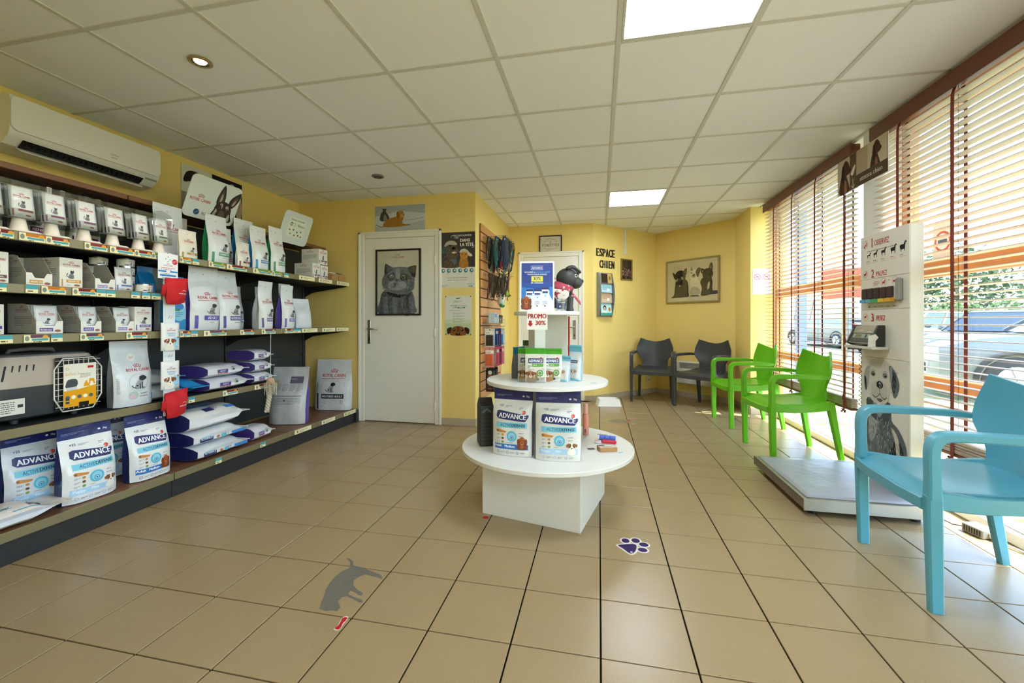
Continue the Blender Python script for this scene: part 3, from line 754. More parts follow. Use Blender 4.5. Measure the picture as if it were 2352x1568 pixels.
for i in range(len(UP) - 1):
    a, b = UP[i], UP[i + 1]
    shelf('base_shelf', a, b + (.02 if i == 3 else 0), S5, -2.55, BK, m_deck, t5)
    if i < 3: shelf('shelf', a, b, S4, -2.65, BK, m_shelf, t4)
    shelf('shelf', a, b, S3, LX, BK, m_shelf, t3)
    if i < 2: shelf('shelf', a, b, S2, LX, BK, m_shelf, t2)
    shelf('shelf', a, b, S1, LX, BK, m_shelf, t1)
    MB().box(BK - .03, -2.91, a + .004, b - .004, 1.85, 1.882, .003).obj('canopy_board', m_deck, gon)
# ---------------------------------------------------------------- pack builders
m_foil = {}
def foil(hexv, rough=.24):
    k = (hexv, rough)
    if k not in m_foil: m_foil[k] = mat('pack_film_%s_%d' % (hexv[1:], int(rough * 100)), hexv, rough, spec=.5, var=.04, scale=18, bump=.7, bscale=13)
    return m_foil[k]
def sstep(a, b, t):
    t = max(0, min(1, (t - a) / (b - a))); return t * t * (3 - 2 * t)
def bag(label, w, h, d, loc, rz=0, film='#DDE1E4', side=None, back=None, top=None, top_t=.86, art=None, side_art=None, group=None, rot=None, seed=0, lean=0, name='pet_food_bag', cat='food bag', crease=.007, full=.35, top_w=1.0, base=None):
    """Gusseted pouch: front towards local -y, base at z=0; flat seal at the top."""
    t = thing(name, label, cat, loc, rz, group, rot)
    ns = Vector((seed * 3.7, seed * 1.3, seed * .7)); nu, nv = 18, 26
    def b_(q): return d / 2 * (1 - .965 * sstep(full, .90, q)) * (.93 + .07 * sstep(0, .08, q))
    def a_(q): return w / 2 * (1 - (1 - top_w) * sstep(.3, 1, q)) * (.985 + .015 * math.sin(PI * min(1, q * 1.1)))
    def wob(x, q): return crease * (noise.noise(Vector((x * 10, q * h * 9, 0)) + ns) + .28 * noise.noise(Vector((x * 26, q * h * 22, 5)) + ns)) * (1 - .4 * q)
    def lean_(q): return lean * q * q
    def front(u, v, k):
        q = max(0, min(1, v / h)); a = a_(q); x = max(-1, min(1, u / a)) if a else 0
        return (u * (a / (w / 2)) if abs(u) < w / 2 else u, -b_(q) * (1 - .55 * abs(x) ** 4) + wob(u, q) + lean_(q) - k, v)
    def backp(u, v, k):
        q = max(0, min(1, v / h)); a = a_(q); x = max(-1, min(1, u / a))
        return (u * (a / (w / 2)), b_(q) * (1 - .55 * abs(x) ** 4) + wob(u + 3, q) * .6 + lean_(q) + k, v)
    def grid(fn, v0, v1, flip, n):
        mb = MB(); vs = [fn(-w / 2 + w * i / nu, v0 + (v1 - v0) * j / n, 0) for j in range(n + 1) for i in range(nu + 1)]
        fs = []
        for j in range(n):
            for i in range(nu):
                q = (j * (nu + 1) + i, j * (nu + 1) + i + 1, (j + 1) * (nu + 1) + i + 1, (j + 1) * (nu + 1) + i); fs.append(q if not flip else q[::-1])
        return mb.add(vs, fs)
    tt = top_t if top else 1
    mb = grid(front, 0, h * tt, False, nv); o = grid(backp, 0, h * tt, True, nv); mb.add(o.v, o.f)
    mb.obj('body', foil(film), t, True)
    if top:
        mb = grid(front, h * tt, h, False, 3); o = grid(backp, h * tt, h, True, 3); mb.add(o.v, o.f)
        q = len(mb.v)
        mb.obj('top_band', foil(top), t, True)
    for s in (-1, 1):
        mb = MB(); vs = []; n = nv
        for j in range(n + 1):
            v = h * j / n; f_ = front(s * w / 2, v, 0); g_ = backp(s * w / 2, v, 0); pin = min(.22 * (g_[1] - f_[1]), .035) * sstep(.12, .5, j / n)
            vs += [f_, (f_[0] - s * pin, (f_[1] + g_[1]) / 2, v), g_]
        fs = []
        for j in range(n):
            for i in range(2):
                q = (j * 3 + i, j * 3 + i + 1, j * 3 + i + 4, j * 3 + i + 3); fs.append(q if s > 0 else q[::-1])
        mb.add(vs, fs).obj('gusset', foil(side or film), t)
    bs = MB(); ring = [front(-w / 2 + w * i / nu, 0, 0) for i in range(nu + 1)] + [backp(w / 2 - w * i / nu, 0, 0) for i in range(nu + 1)]
    bs.add(ring, [tuple(range(len(ring) - 1, -1, -1))]).obj('base', foil(base or side or film), t)
    # crimped seal lip
    q0, q1 = front(-w / 2, h, 0), front(w / 2, h, 0)
    MB().box(q0[0], q1[0], lean - .003, lean + .003, h - .002, h + .008, .001).obj('seal', foil(top or film), t)
    if art:
        a = Art(); art(a, w, h); a.build('front_print', front, t, .0016, .0003, maxe=.013)
    if side_art:
        for s in (1,):
            a = Art(); side_art(a, d, h)
            a.build('side_print', lambda u, v, k: (w / 2 + .003 + k, u, v), t, .0006, .0001)
    return t
RED = '#B5202C'; NAVY = '#252C66'; INK = '#33343A'; CY = '#79C6DD'; PUR = '#4B3B86'
def crown(a, x, y, s, c=RED):
    for i in range(-2, 3):
        a.ell(x + i * s * .30, y + s * (.62 - .10 * i * i * .5), s * .10, s * .10, c, n=8); a.ell(x + i * s * .24, y + s * (.36 - .04 * i * i), s * .075, s * .10, c, n=8)
    a.line([(x + s * .52 * math.cos(q), y + s * .05 + s * .10 * math.sin(q)) for q in [PI * k / 8 for k in range(9)]], s * .09, c)
def rc_logo(a, x, y, w, under=True, c=RED):
    crown(a, x, y + w * .17, w * .24, c); a.text('ROYAL CANIN', x, y, w * .135, c, maxw=w, bold=1)
    if under: a.line([(x - w * .52, y - w * .075), (x - w * .1, y - w * .065), (x + w * .5, y - w * .055)], w * .018, c)
def sit_dog(a, x, y, s, c1='#2E2E30', c2='#8C8C90', flip=1):
    """Small sitting dog drawing."""
    f = lambda px, py: (x + flip * px * s, y + py * s)
    a.poly([f(-.30, 0), f(.22, 0), f(.24, .10), f(.10, .14), f(.16, .42), f(.10, .58), f(-.12, .52), f(-.30, .26)], c2, 3)
    a.poly([f(-.02, .52), f(.18, .50), f(.34, .62), f(.32, .72), f(.18, .80), f(.02, .78), f(-.05, .66)], c1, 3)
    a.poly([f(-.05, .74), f(.04, .78), f(.0, .56), f(-.08, .58)], c1, 2)
    a.line([f(-.28, .08), f(-.44, .12), f(-.5, .24)], s * .05, c1); a.line([f(.08, .40), f(.10, 0)], s * .05, c1); a.line([f(-.05, .35), f(-.02, 0)], s * .05, c1); a.ell(*f(-.2, .2), s * .07, s * .05, c1, n=8)
def sit_cat(a, x, y, s, c1='#4C4F55', c2='#7F848A'):
    f = lambda px, py: (x + px * s, y + py * s)
    a.poly([f(-.22, 0), f(.2, 0), f(.22, .3), f(.12, .5), f(-.08, .52), f(-.24, .3)], c2, 3)
    a.ell(*f(.06, .64), s * .17, s * .15, c1, n=12); a.poly([f(-.1, .68), f(-.08, .88), f(.03, .76)], c1); a.poly([f(.1, .76), f(.2, .88), f(.22, .68)], c1)
    a.line([f(-.2, .1), f(-.4, .2), f(-.38, .45), f(-.3, .52)], s * .07, c1); a.line([f(.08, .3), f(.09, 0)], s * .05, c1); a.line([f(-.04, .3), f(-.03, 0)], s * .05, c1)
def puppy_face(a, x, y, s, ear='#8A5630', face='#EDE7DC'):
    a.poly([(x - s * .5, y - s * .6), (x + s * .45, y - s * .6), (x + s * .32, y), (x - s * .32, y)], face, 2)
    a.ell(x, y + s * .25, s * .42, s * .42, face); a.poly([(x - s * .42, y + s * .5), (x - s * .1, y + s * .62), (x - s * .14, y + s * .2), (x - s * .38, y + s * .12)], ear, 2)
    a.poly([(x + s * .42, y + s * .5), (x + s * .1, y + s * .62), (x + s * .14, y + s * .2), (x + s * .38, y + s * .12)], ear, 2)
    a.poly([(x - s * .36, y + s * .58), (x - s * .66, y + s * .44), (x - s * .52, y + s * .16)], ear, 2); a.poly([(x + s * .36, y + s * .58), (x + s * .66, y + s * .44), (x + s * .52, y + s * .16)], ear, 2)
    for q in (-1, 1): a.ell(x + q * s * .19, y + s * .3, s * .06, s * .065, '#241812', n=10)
    a.ell(x, y + s * .02, s * .18, s * .15, '#F7F3EA', n=12); a.ell(x, y + s * .07, s * .09, s * .065, '#1C1818', n=10)
def spaniel(a, x, y, s):
    R, D = '#A4562C', '#7A3A1C'
    a.poly([(x - s * .5, y - s * .6), (x + s * .5, y - s * .6), (x + s * .42, y + s * .05), (x - s * .4, y + s * .05)], D, 2)
    a.ell(x, y + s * .32, s * .34, s * .44, R); a.ell(x - s * .36, y + s * .1, s * .17, s * .44, D, .15); a.ell(x + s * .36, y + s * .1, s * .17, s * .44, D, -.15)
    for q in (-1, 1): a.ell(x + q * s * .15, y + s * .36, s * .05, s * .05, '#1E120C', n=10)
    a.ell(x, y + s * .08, s * .19, s * .17, '#BE7444', n=12); a.ell(x, y + s * .14, s * .09, s * .07, '#1A1212', n=10); a.ell(x, y - s * .3, s * .2, s * .2, R)
def rc_art(band, txt, animal='dog', logo_y=.62, logo_w=.62, band_y=.16, small=True, sidebar=True, pic=.21):
    def f(a, w, h):
        rc_logo(a, 0, h * logo_y, w * logo_w)
        if animal == 'dog': sit_dog(a, w * .12, h * (band_y + .10), h * pic)
        elif animal == 'cat': sit_cat(a, 0, h * (band_y + .10), h * pic)
        if band:
            a.rect(-w * .18, h * band_y, w * .42, h * (band_y + .075), band, 4, 1); a.text(txt, w * .12, h * (band_y + .018), h * .042, '#E9E6F2', maxw=w * .54)
        if sidebar and band: a.rect(-w * .42, h * .03, -w * .34, h * (band_y + .075), band, 1, 3)
        if small:
            a.greek(w * .02, h * (band_y - .04), w * .32, 1, h * .012, '#7A7C84'); a.ell(-w * .02, h * .90, h * .016, h * .016, '#A8ACB2', n=8); a.greek(w * .28, h * .93, w * .12, 1, h * .012, '#8E9096'); a.greek(-w * .42, h * .92, w * .16, 2, h * .010, '#A5A8AE')
    return f
def adv_art(kind):
    def f(a, w, h):
        band, dark = ('#2E6FB8', '#FFFFFF') if kind == 'adult' else ('#A9CDEA', '#EAF4FC')
        a.greek(-w * .44, h * .915, w * .42, 2, h * .010, '#8E98C8'); a.ell(w * .27, h * .905, h * .016, h * .013, '#E8ECF4', n=10); a.text('3kg', w * .38, h * .893, h * .026, '#E8ECF4', maxw=w * .13)
        a.text('+25', -w * .27, h * .745, h * .032, '#2C3E70', maxw=w * .11); a.greek(-w * .17, h * .755, w * .19, 2, h * .009, '#5B6478'); a.text('24', w * .13, h * .742, h * .034, '#D0D4DA', bold=0); a.greek(w * .2, h * .735, w * .1, 2, h * .012, '#54407A')
        a.poly([(-w * .36, h * .68), (-w * .3, h * .695), (w * .44, h * .635), (w * .43, h * .60), (w * .36, h * .535), (-w * .31, h * .565), (-w * .37, h * .60)], NAVY)
        a.text('ADVANCE', w * .035, h * .578, h * .072, '#F4F5FA', maxw=w * .68, rot=-.035, bold=1.6); a.ell(w * .33, h * .675, h * .026, h * .026, '#D2402E', n=14); a.greek(w * .295, h * .672, w * .07, 1, h * .01, '#F6DAD2')
        a.rect(-w * .37, h * .435, w * .40, h * .515, CY, 6, 1); a.text('ACTIVE', w * .015, h * .455, h * .043, '#1F3466', al='r', maxw=w * .27, bold=0); a.text('DEFENSE', w * .032, h * .455, h * .043, '#16284F', al='l', maxw=w * .33, bold=1.6); a.greek(-w * .2, h * .445, w * .5, 1, h * .007, '#3E6D9A')
        a.poly([(-w * .37, h * .395), (-w * .34, h * .41), (-w * .1, h * .38), (-w * .13, h * .355), (-w * .35, h * .36)], '#C8863E'); a.ell(-w * .34, h * .382, h * .016, h * .016, '#8A5420', n=10)
        for i, c in enumerate(('#C08A4E', '#6E4A30', '#7F9A52')): a.ell(-w * .20, h * (.325 - .055 * i), h * .022, h * .018, c, n=8); a.greek(-w * .36, h * (.325 - .055 * i), w * .1, 2, h * .008, '#4A5060')
        a.ell(w * .03, h * .305, h * .082, h * .082, '#8FD0E4'); a.ring(w * .03, h * .305, h * .078, h * .02, '#5AB4D2'); a.ell(w * .03, h * .285, h * .032, h * .032, '#2F86B4', n=14); a.ring(w * .03, h * .285, h * .022, h * .007, '#CFEAF4', 14)
        for i in range(3): a.greek(w * .21, h * (.355 - .045 * i), w * .2, 1, h * .011, '#3A4460')
        a.greek(-w * .1, h * .205, w * .24, 1, h * .008, '#3A4460')
        a.rect(-w * .42, h * .105, w * .43, h * .185, band, 6, 1)
        if kind == 'adult': a.text('Adult', -w * .32, h * .138, h * .036, dark, maxw=w * .2); a.text('Medium', -w * .02, h * .134, h * .036, dark, maxw=w * .27); spaniel(a, w * .29, h * .20, h * .14)
        else: a.text('Puppy', -w * .28, h * .136, h * .036, dark, maxw=w * .2); a.text('Mini', w * .0, h * .136, h * .036, dark, maxw=w * .15); puppy_face(a, w * .30, h * .19, h * .13)
        for i in range(3): a.ring(-w * .33 + w * .25 * i, h * .055, h * .022, h * .006, '#3E74B4' if kind == 'adult' else '#8FB6DC', 14); a.greek(-w * .26 + w * .25 * i, h * .06, w * .12, 2, h * .009, '#5A6274')
    return f
FX = PI / 2                     # turns a pack's front towards the aisle (+x)
def on(y0, y1): return (y0 + y1) / 2
def shelf_bag(label, ya, yb, z, xf, h, d, **k):
    return bag(label, yb - ya, h, d, (xf - d / 2, (ya + yb) / 2, z), k.pop('rz', FX), **k)
SIL, WHT = '#D6DADE', '#E2E5E6'
# ================================================================ packs on the shelves
GB = 'pet food bags on the shelves'
RCB = lambda *a, **k: rc_art(*a, **k)
# ---- top shelf
shelf_bag('tall silver bag with gold sides at the left of the top shelf row', 2.25, 2.45, S1 + .001, -2.82, .365, .11, film=SIL, side='#B9932E', art=RCB(None, '', None, .55, .8), group=GB, seed=1)
shelf_bag('grey bag half hidden between gold sided and green sided bags', 2.42, 2.55, S1 + .001, -2.90, .32, .09, film='#B7B6B0', art=RCB(None, '', None, .52, .9), group=GB, seed=2)
shelf_bag('small white treat pouch with gold band before the tall silver bag', 2.30, 2.425, S1 + .001, -2.70, .19, .05, film='#E4DFD0', art=RCB('#B08D2C', 'Treats', 'dog', .62, .5, .17), group=GB, seed=3, name='treat_pouch', cat='treat pouch')
shelf_bag('white bag with DIABETIC band and shiny green sides', 2.505, 2.675, S1 + .001, -2.675, .345, .12, film=SIL, side='#1F7A4C', art=RCB('#2E8A5C', 'DIABETIC', 'dog'), group=GB, seed=4)
shelf_bag('white bag with dark red sides behind the treat pouch', 2.70, 2.83, S1 + .001, -2.80, .30, .10, film=SIL, side='#7C2430', art=RCB('#8C2A34', 'CARDIAC', 'dog'), group=GB, seed=5)
shelf_bag('small white treat pouch with dark red band', 2.735, 2.85, S1 + .001, -2.675, .185, .05, film='#E4E0D8', art=RCB('#7C2430', 'Treats', 'dog', .62, .5, .17), group=GB, seed=6, name='treat_pouch', cat='treat pouch')
shelf_bag('tall white bag with blue sides standing behind the others', 2.86, 3.05, S1 + .001, -2.80, .405, .10, film=WHT, side='#1D6FA8', art=RCB(None, '', None), group=GB, seed=7)
shelf_bag('white bag with light blue band and blue sides near the shelf middle', 2.895, 3.06, S1 + .001, -2.675, .35, .12, film=WHT, side='#1E78B4', art=RCB('#3A8CC4', 'HYPOALLERGENIC', 'dog'), group=GB, seed=8)
shelf_bag('white bag with SATIETY band and green sides at the row end', 3.095, 3.25, S1 + .001, -2.675, .385, .12, film=WHT, side='#2A8A58', art=RCB('#3C8F5E', 'SATIETY', 'dog'), group=GB, seed=9)
# ---- boxes at the end of the top shelf
m_card = mat('white_carton', '#E6E4DC', .55, var=.03, scale=20); m_kraft = mat('kraft_carton', '#B48755', .75, var=.08, scale=24); m_cardgrey = mat('grey_inner_carton', '#B9B3A6', .75, var=.05, scale=18)
def carton(label, x0, x1, y0, y1, z, h, band='#6A4A86', animal='cat', group=None, m=m_card, txt='', rz=0, side=True):
    cx, cy = (x0 + x1) / 2, (y0 + y1) / 2; t = thing('carton', label, 'carton', (cx, cy, z), rz, group); w = y1 - y0; dx = x1 - x0
    MB().box(-dx / 2, dx / 2, -w / 2, w / 2, 0, h, .002).obj('box', m, t)
    a = Art(); rc_logo(a, 0, h * .74, w * .7)
    if animal == 'cat': sit_cat(a, 0, h * .32, h * .32)
    elif animal == 'dog': sit_dog(a, w * .05, h * .32, h * .32)
    a.rect(-w * .22, h * .18, w * .42, h * .28, band); a.text(txt or 'RENAL', w * .1, h * .205, h * .05, '#F0ECE4', maxw=w * .5); a.rect(-w * .42, h * .05, -w * .36, h * .28, band); a.ell(w * .24, h * .1, w * .13, h * .035, '#9A6A50'); a.greek(-w * .2, h * .09, w * .24, 1, h * .02, '#8A8890')
    a.build('front_print', flat((dx / 2, 0, 0), (0, 1, 0), (0, 0, 1)), t, .0005, .00008, m=PRINT_MATT)
    if side:
        b = Art(); rc_logo(b, 0, h * .8, dx * .36); b.greek(-dx * .38, h * .6, dx * .76, 5, h * .04, '#8E8A82'); b.ring(0, h * .2, h * .03, h * .006, '#8E8A82', 10)
        b.build('side_print', flat((0, -w / 2, 0), (1, 0, 0), (0, 0, 1)), t, .0005, .00008, m=PRINT_MATT)
    return t
carton('lower white carton with cat drawing at the end of the top shelf', -2.89, -2.69, 3.60, 3.715, S1 + .001, .148, '#7A3A6A', group='cartons on the top shelf')
carton('lower white carton beneath the topmost carton on the top shelf', -2.88, -2.69, 3.725, 3.835, S1 + .001, .14, '#7A3A6A', group='cartons on the top shelf')
carton('topmost white carton stacked on two others on the top shelf', -2.89, -2.695, 3.70, 3.835, S1 + .150, .15, '#7A3A6A', group='cartons on the top shelf')
for i, (ya, yb) in enumerate(((3.86, 3.965), (3.975, 4.085))):
    t = thing('wooden_crate', ('small wooden card crate beside the white cartons', 'small wooden card crate at the far end of the top shelf')[i], 'crate', (-2.71, on(ya, yb), S1 + .001), 0, 'small crates on the top shelf'); w = (yb - ya) / 2
    m = MB(); m.box(-.05, .05, -w, w, 0, .006).box(.044, .05, -w, w, .006, .075).box(-.05, -.044, -w, w, .006, .075).box(-.044, .044, -w, -w + .006, .006, .075).box(-.044, .044, w - .006, w, .006, .075); m.obj('box', m_kraft, t)
    for k in range(4): MB().box(-.035 + .016 * k, -.028 + .016 * k, -w + .01, w - .01, .006, .082 + .006 * (k % 2)).obj('leaflet', mat('dark_card', '#2A3440', .6) if (i and k % 2) else m_card, t)
# ---- acrylic pouch dispensers
m_acr = glass_mat('clear_acrylic', '#F8FAF9', .13, .02); m_tray = mat('moulded_tray', '#EEE3DA', .3)
def pouch(parent, w, h, loc, rx, band, animal, film='#DFE2E4', nm='pouch', crown_=True):
    o = bpy.data.objects.new(nm, None); COL.objects.link(o); o.parent = parent; o.location = loc; o.rotation_euler = (rx, 0, 0)
    f = lambda u, v, k: (u, -.006 * (1 - (2 * u / w) ** 4) * math.sin(PI * min(1, max(0, v / h))) - k - .001, v)
    n = 6; mb = MB(); vs = [f(-w / 2 + w * i / n, h * j / n, 0) for j in range(n + 1) for i in range(n + 1)] + [(-w / 2 + w * i / n, .003, h * j / n) for j in range(n + 1) for i in range(n + 1)]; N = (n + 1) ** 2; fs = []
    for j in range(n):
        for i in range(n): q = j * (n + 1) + i; fs.append((q, q + 1, q + n + 2, q + n + 1)); fs.append((N + q, N + q + n + 1, N + q + n + 2, N + q + 1))
    for i in range(n): fs += [(i, N + i, N + i + 1, i + 1), (n * (n + 1) + i, n * (n + 1) + i + 1, N + n * (n + 1) + i + 1, N + n * (n + 1) + i), (i * (n + 1), (i + 1) * (n + 1), N + (i + 1) * (n + 1), N + i * (n + 1)), (i * (n + 1) + n, N + i * (n + 1) + n, N + (i + 1) * (n + 1) + n, (i + 1) * (n + 1) + n)]
    body = mb.add(vs, fs).obj(nm + '_film', foil(film, .22), o, True)
    a = Art(); rc_logo(a, 0, h * .66, w * .66)
    (sit_cat if animal == 'cat' else sit_dog)(a, 0, h * .32, h * .26)
    if band: a.rect(-w * .2, h * .2, w * .42, h * .27, band); a.rect(-w * .44, h * .04, -w * .36, h * .25, band); a.ell(w * .2, h * .09, w * .12, h * .03, '#8A4A30'); a.greek(-w * .22, h * .09, w * .22, 1, h * .02, '#8A8890')
    a.build('print', f, o, .0008, .00005, maxe=.03)
    return o
def dispenser(label, yc, w, zt, band, animal='cat', tall=.21):
    t = thing('pouch_dispenser', label, 'dispenser', (-2.72, yc, S1 + .001), FX, 'clear pouch dispensers on the top shelf')
    MB().lathe([(.0, 0), (.034, 0), (.030, .02), (.022, .066), (0, .066)], 20, (0, .0, .012)).obj('foot', m_tray, t, 40)
    MB().box(-.054, .054, -.058, .04, 0, .016, .007).obj('tray', m_tray, t)
    z0 = .07
    b = MB(); th = .0025; hw = w / 2
    b.box(-hw, hw, -.045, .10, z0, z0 + th)                       # floor
    for s in (-1, 1):
        prof = [(-.045, z0), (.10, z0), (.10, z0 + tall + .015)] + [(.10 - .145 * q / 8, z0 + tall + .015 + .022 * math.sin(PI * q / 8) - .05 * (q / 8)) for q in range(1, 9)]
        xa = s * hw - (th if s > 0 else 0); b.prism(prof, 0, th, lambda p, q, r, xa=xa: (xa + r, p, q))
    b.box(-hw, hw, .098, .10, z0, z0 + tall)
    b.box(-hw, hw, -.046, -.0435, z0, z0 + .045)
    b.obj('acrylic_box', m_acr, t)
    MB().box(-hw, hw, -.0462, -.0440, z0 + tall - .055, z0 + tall - .035).obj('acrylic_rim', m_acr, t)
    for k in range(3): pouch(t, w * .86, tall * .72, (.002 * (k % 2), -.030 + .026 * k, z0 + .006), math.radians(-9), band, animal)
    return t
DL = [('clear acrylic pouch dispenser cut by the left picture edge', 1.395, .10, '#7A3A3A'), ('clear pouch dispenser with dark red banded pouches left of the white hanger', 1.506, .105, '#8A3A34'), ('clear pouch dispenser with plum banded pouches left of the hanging tag', 1.63, .105, '#7E3C78'), ('clear pouch dispenser with violet banded pouches right of the hanging tag', 1.768, .105, '#8A4A8C'), ('clear pouch dispenser with purple banded pouches third from the silver bag', 1.905, .11, '#6C3468'), ('clear pouch dispenser with narrow dark plum pouches second from the silver bag', 2.045, .10, '#5E3058'), ('clear pouch dispenser with green lined pouches beside the silver bag', 2.165, .105, '#4E8A64')]
for l_, y, w, c in DL: dispenser(l_, y, w, 0, c)
carton('tall white carton standing behind the plum pouch dispensers', -2.97, -2.87, 1.60, 1.72, S1 + .001, .27, '#7E3C78', group='cartons behind the dispensers', side=False)
carton('tall white carton behind the leftmost pouch dispensers', -2.97, -2.87, 1.40, 1.53, S1 + .001, .25, '#8A3A34', group='cartons behind the dispensers', side=False)
carton('white carton behind the violet pouch dispenser', -2.97, -2.87, 1.80, 1.95, S1 + .001, .22, '#6C3468', group='cartons behind the dispensers', side=False)
hk = thing('hanger_tab', 'white notched hanger tab rising above the pouch dispensers', 'tab', (-2.86, 1.735, S1 + .001), FX)
MB().box(-.04, .04, 0, .012, 0, .26, .003).obj('card', m_card, hk)
MB().box(-.04, -.018, 0, .004, .26, .295, .0015).obj('prong', m_card, hk); MB().box(.018, .04, 0, .004, .26, .295, .0015).obj('prong', m_card, hk)
# ---- second shelf
def display_box(label, ya, yb, z, band, txt, pouch_n=0, animal='cat', h=.15, dep=.19):
    """Open shelf carton: tall sloped sides, low notched front."""
    w = yb - ya; t = thing('display_carton', label, 'carton', (-2.69, (ya + yb) / 2, z), FX, 'open display cartons'); hw = w / 2; th = .0022
    b = MB(); b.box(-hw, hw, 0, dep, 0, th)
    for s in (-1, 1):
        prof = [(0, 0), (dep, 0), (dep, h), (dep * .42, h), (dep * .30, h * .96), (0, h * .42)]
        xa = s * hw - (th if s > 0 else 0); b.prism(prof, 0, th, lambda p, q, r, xa=xa: (xa + r, p, q))
    b.box(-hw, hw, dep - th, dep, 0, h)
    b.obj('tray', m_cardgrey, t)
    fr = MB(); fh = h * .42
    fr.prism([(-hw, 0), (hw, 0), (hw, fh), (hw * .58, fh), (hw * .36, fh * .62), (-hw * .36, fh * .62), (-hw * .58, fh), (-hw, fh)], -th, 0, lambda p, q, r: (p, r, q)); fr.obj('front_lip', m_card, t)
    a = Art(); a.rect(-w * .38, fh * .18, w * .12, fh * .45, band); a.text(txt, -w * .13, fh * .24, fh * .14, '#F4EEE6', maxw=w * .44); a.ell(w * .3, fh * .22, w * .12, fh * .1, '#A06A58'); a.build('front_print', flat((0, -th, 0), (1, 0, 0), (0, 0, 1)), t, .0005, .0001, m=PRINT_MATT)
    b2 = Art(); rc_logo(b2, dep * .5, h * .76, dep * .4, True, '#8C2A30'); b2.greek(dep * .26, h * .55, dep * .6, 6, h * .035, '#7C776C'); b2.build('side_print', flat((-hw, dep, 0), (0, -1, 0), (0, 0, 1)), t, .0005, .0001, m=PRINT_MATT)
    for k in range(pouch_n): pouch(t, w * .86, h * .92, (.003 * k, .012 + .02 * k, .004), math.radians(-8), band, animal)
    return t
GC = 'cartons on the second shelf'
carton('white carton with brown band cut by the left edge on the second shelf', -2.87, -2.69, 1.375, 1.455, S2 + .001, .148, '#7A5A5A', group=GC)
display_box('open display carton with orange URINARY label on the second shelf', 1.515, 1.615, S2 + .001, '#D09A4A', 'URINARY S/O')
carton('closed white carton with orange band and cat on the second shelf', -2.87, -2.69, 1.645, 1.745, S2 + .001, .155, '#D09A4A', txt='URINARY S/O', group=GC)
display_box('empty open display carton with lilac label beside the tins', 1.80, 1.897, S2 + .001, '#9A8CC8', 'MATURE CONSULT')
t = thing('pouch_pack', 'single silver pouch standing upright beside the stacked tins', 'pouch', (-2.70, 1.955, S2 + .003), FX); pouch(t, .092, .138, (0, 0, 0), math.radians(-4), '#6A78A8', 'cat')
m_tin = mat('tin_metal', '#B9BCC0', .22, metal=1)
def tin(label, x, y, z):
    t = thing('tin', label, 'tin', (x, y, z), FX, 'pet food tins'); r, h = .0425, .05
    MB().lathe([(0, .002), (r - .002, .002), (r, 0), (r, .004), (r - .0015, .005), (r - .0015, h - .005), (r, h - .004), (r, h), (r - .003, h), (r - .004, h - .003), (0, h - .003)], 28).obj('can', m_tin, t, 30)
    MB().lathe([(r - .0008, .006), (r - .0008, h - .006)], 28).obj('paper_label', m_card, t, 40)
    a = Art(); rc_logo(a, .0, h * .6, .028); sit_cat(a, -.002, h * .2, h * .36); a.rect(-.03, h * .14, -.012, h * .3, '#6A5A7A'); a.rect(.012, h * .15, .034, h * .4, '#2E2E34')
    a.build('print', lambda u, v, k: ((r + k) * math.sin(u / r), -(r + k) * math.cos(u / r), v), t, .0002, .00008)
for k in range(4): tin(('bottom', 'second', 'third', 'topmost')[k] + ' tin in the tall stack of pet food tins', -2.78, 2.02, S2 + .001 + .0502 * k)
for k in range(4): tin(('lowest', 'next to lowest', 'next to highest', 'highest')[k] + ' tin in the back stack behind the silver pouch', -2.86, 1.93 + .001 * k, S2 + .001 + .0502 * k)
tin('lone tin standing before the tall tin stack', -2.695, 2.058, S2 + .001)
shelf_bag('glossy blue bag behind the tins on the second shelf', 2.105, 2.20, S2 + .001, -2.76, .165, .10, film='#1E7CC0', side='#1E7CC0', art=None, group=GB, seed=11)
# ---- third shelf, left
display_box('display carton holding NEUTERED ADULT pouches on the third shelf', 1.552, 1.658, S3 + .001, '#5C4A98', 'NEUTERED ADULT', 2, 'dog', .148)
display_box('display carton holding ADULT pouches on the third shelf', 1.735, 1.83, S3 + .001, '#5A44A0', 'ADULT', 3, 'dog', .148)
display_box('display carton with slumped pouch on the third shelf beside the white carton', 1.902, 1.998, S3 + .001, '#8A7AC0', 'MATURE CONSULT', 1, 'dog', .148)
carton('closed white carton with dog and purple band on the third shelf', -2.87, -2.69, 2.003, 2.102, S3 + .001, .148, '#6A58A8', 'dog', 'cartons on the third shelf', txt='MATURE CONSULT')
carton('grey backed white carton at the left of the third shelf', -2.89, -2.71, 1.36, 1.45, S3 + .001, .14, '#5C4A98', 'dog', 'cartons on the third shelf')
shelf_bag('blue and grey bag standing behind the white carton on the third shelf', 2.09, 2.22, S3 + .001, -2.88, .15, .09, film='#9AA6AC', side='#1E7CC0', group=GB, seed=12)
def dental_art(a, w, h):
    a.rect(-w * .48, h * .02, w * .48, h * .22, '#2C8CCC', 5, 2); rc_logo(a, 0, h * .62, w * .7); a.ell(w * .0, h * .35, w * .36, h * .17, '#8CCBEA'); a.ell(-w * .05, h * .46, w * .3, h * .07, '#2C7CC4'); a.rect(-w * .3, h * .37, 0, h * .41, '#2F7A4A'); a.greek(-w * .2, h * .33, w * .4, 3, h * .02, '#4A6A86')
shelf_bag('white and blue dental bag behind the red pouches on the third shelf', 2.225, 2.365, S3 + .001, -2.71, .35, .10, film='#E2E6EA', side='#2C8CCC', top='#3A9AD6', top_t=.9, art=dental_art, group=GB, seed=13)
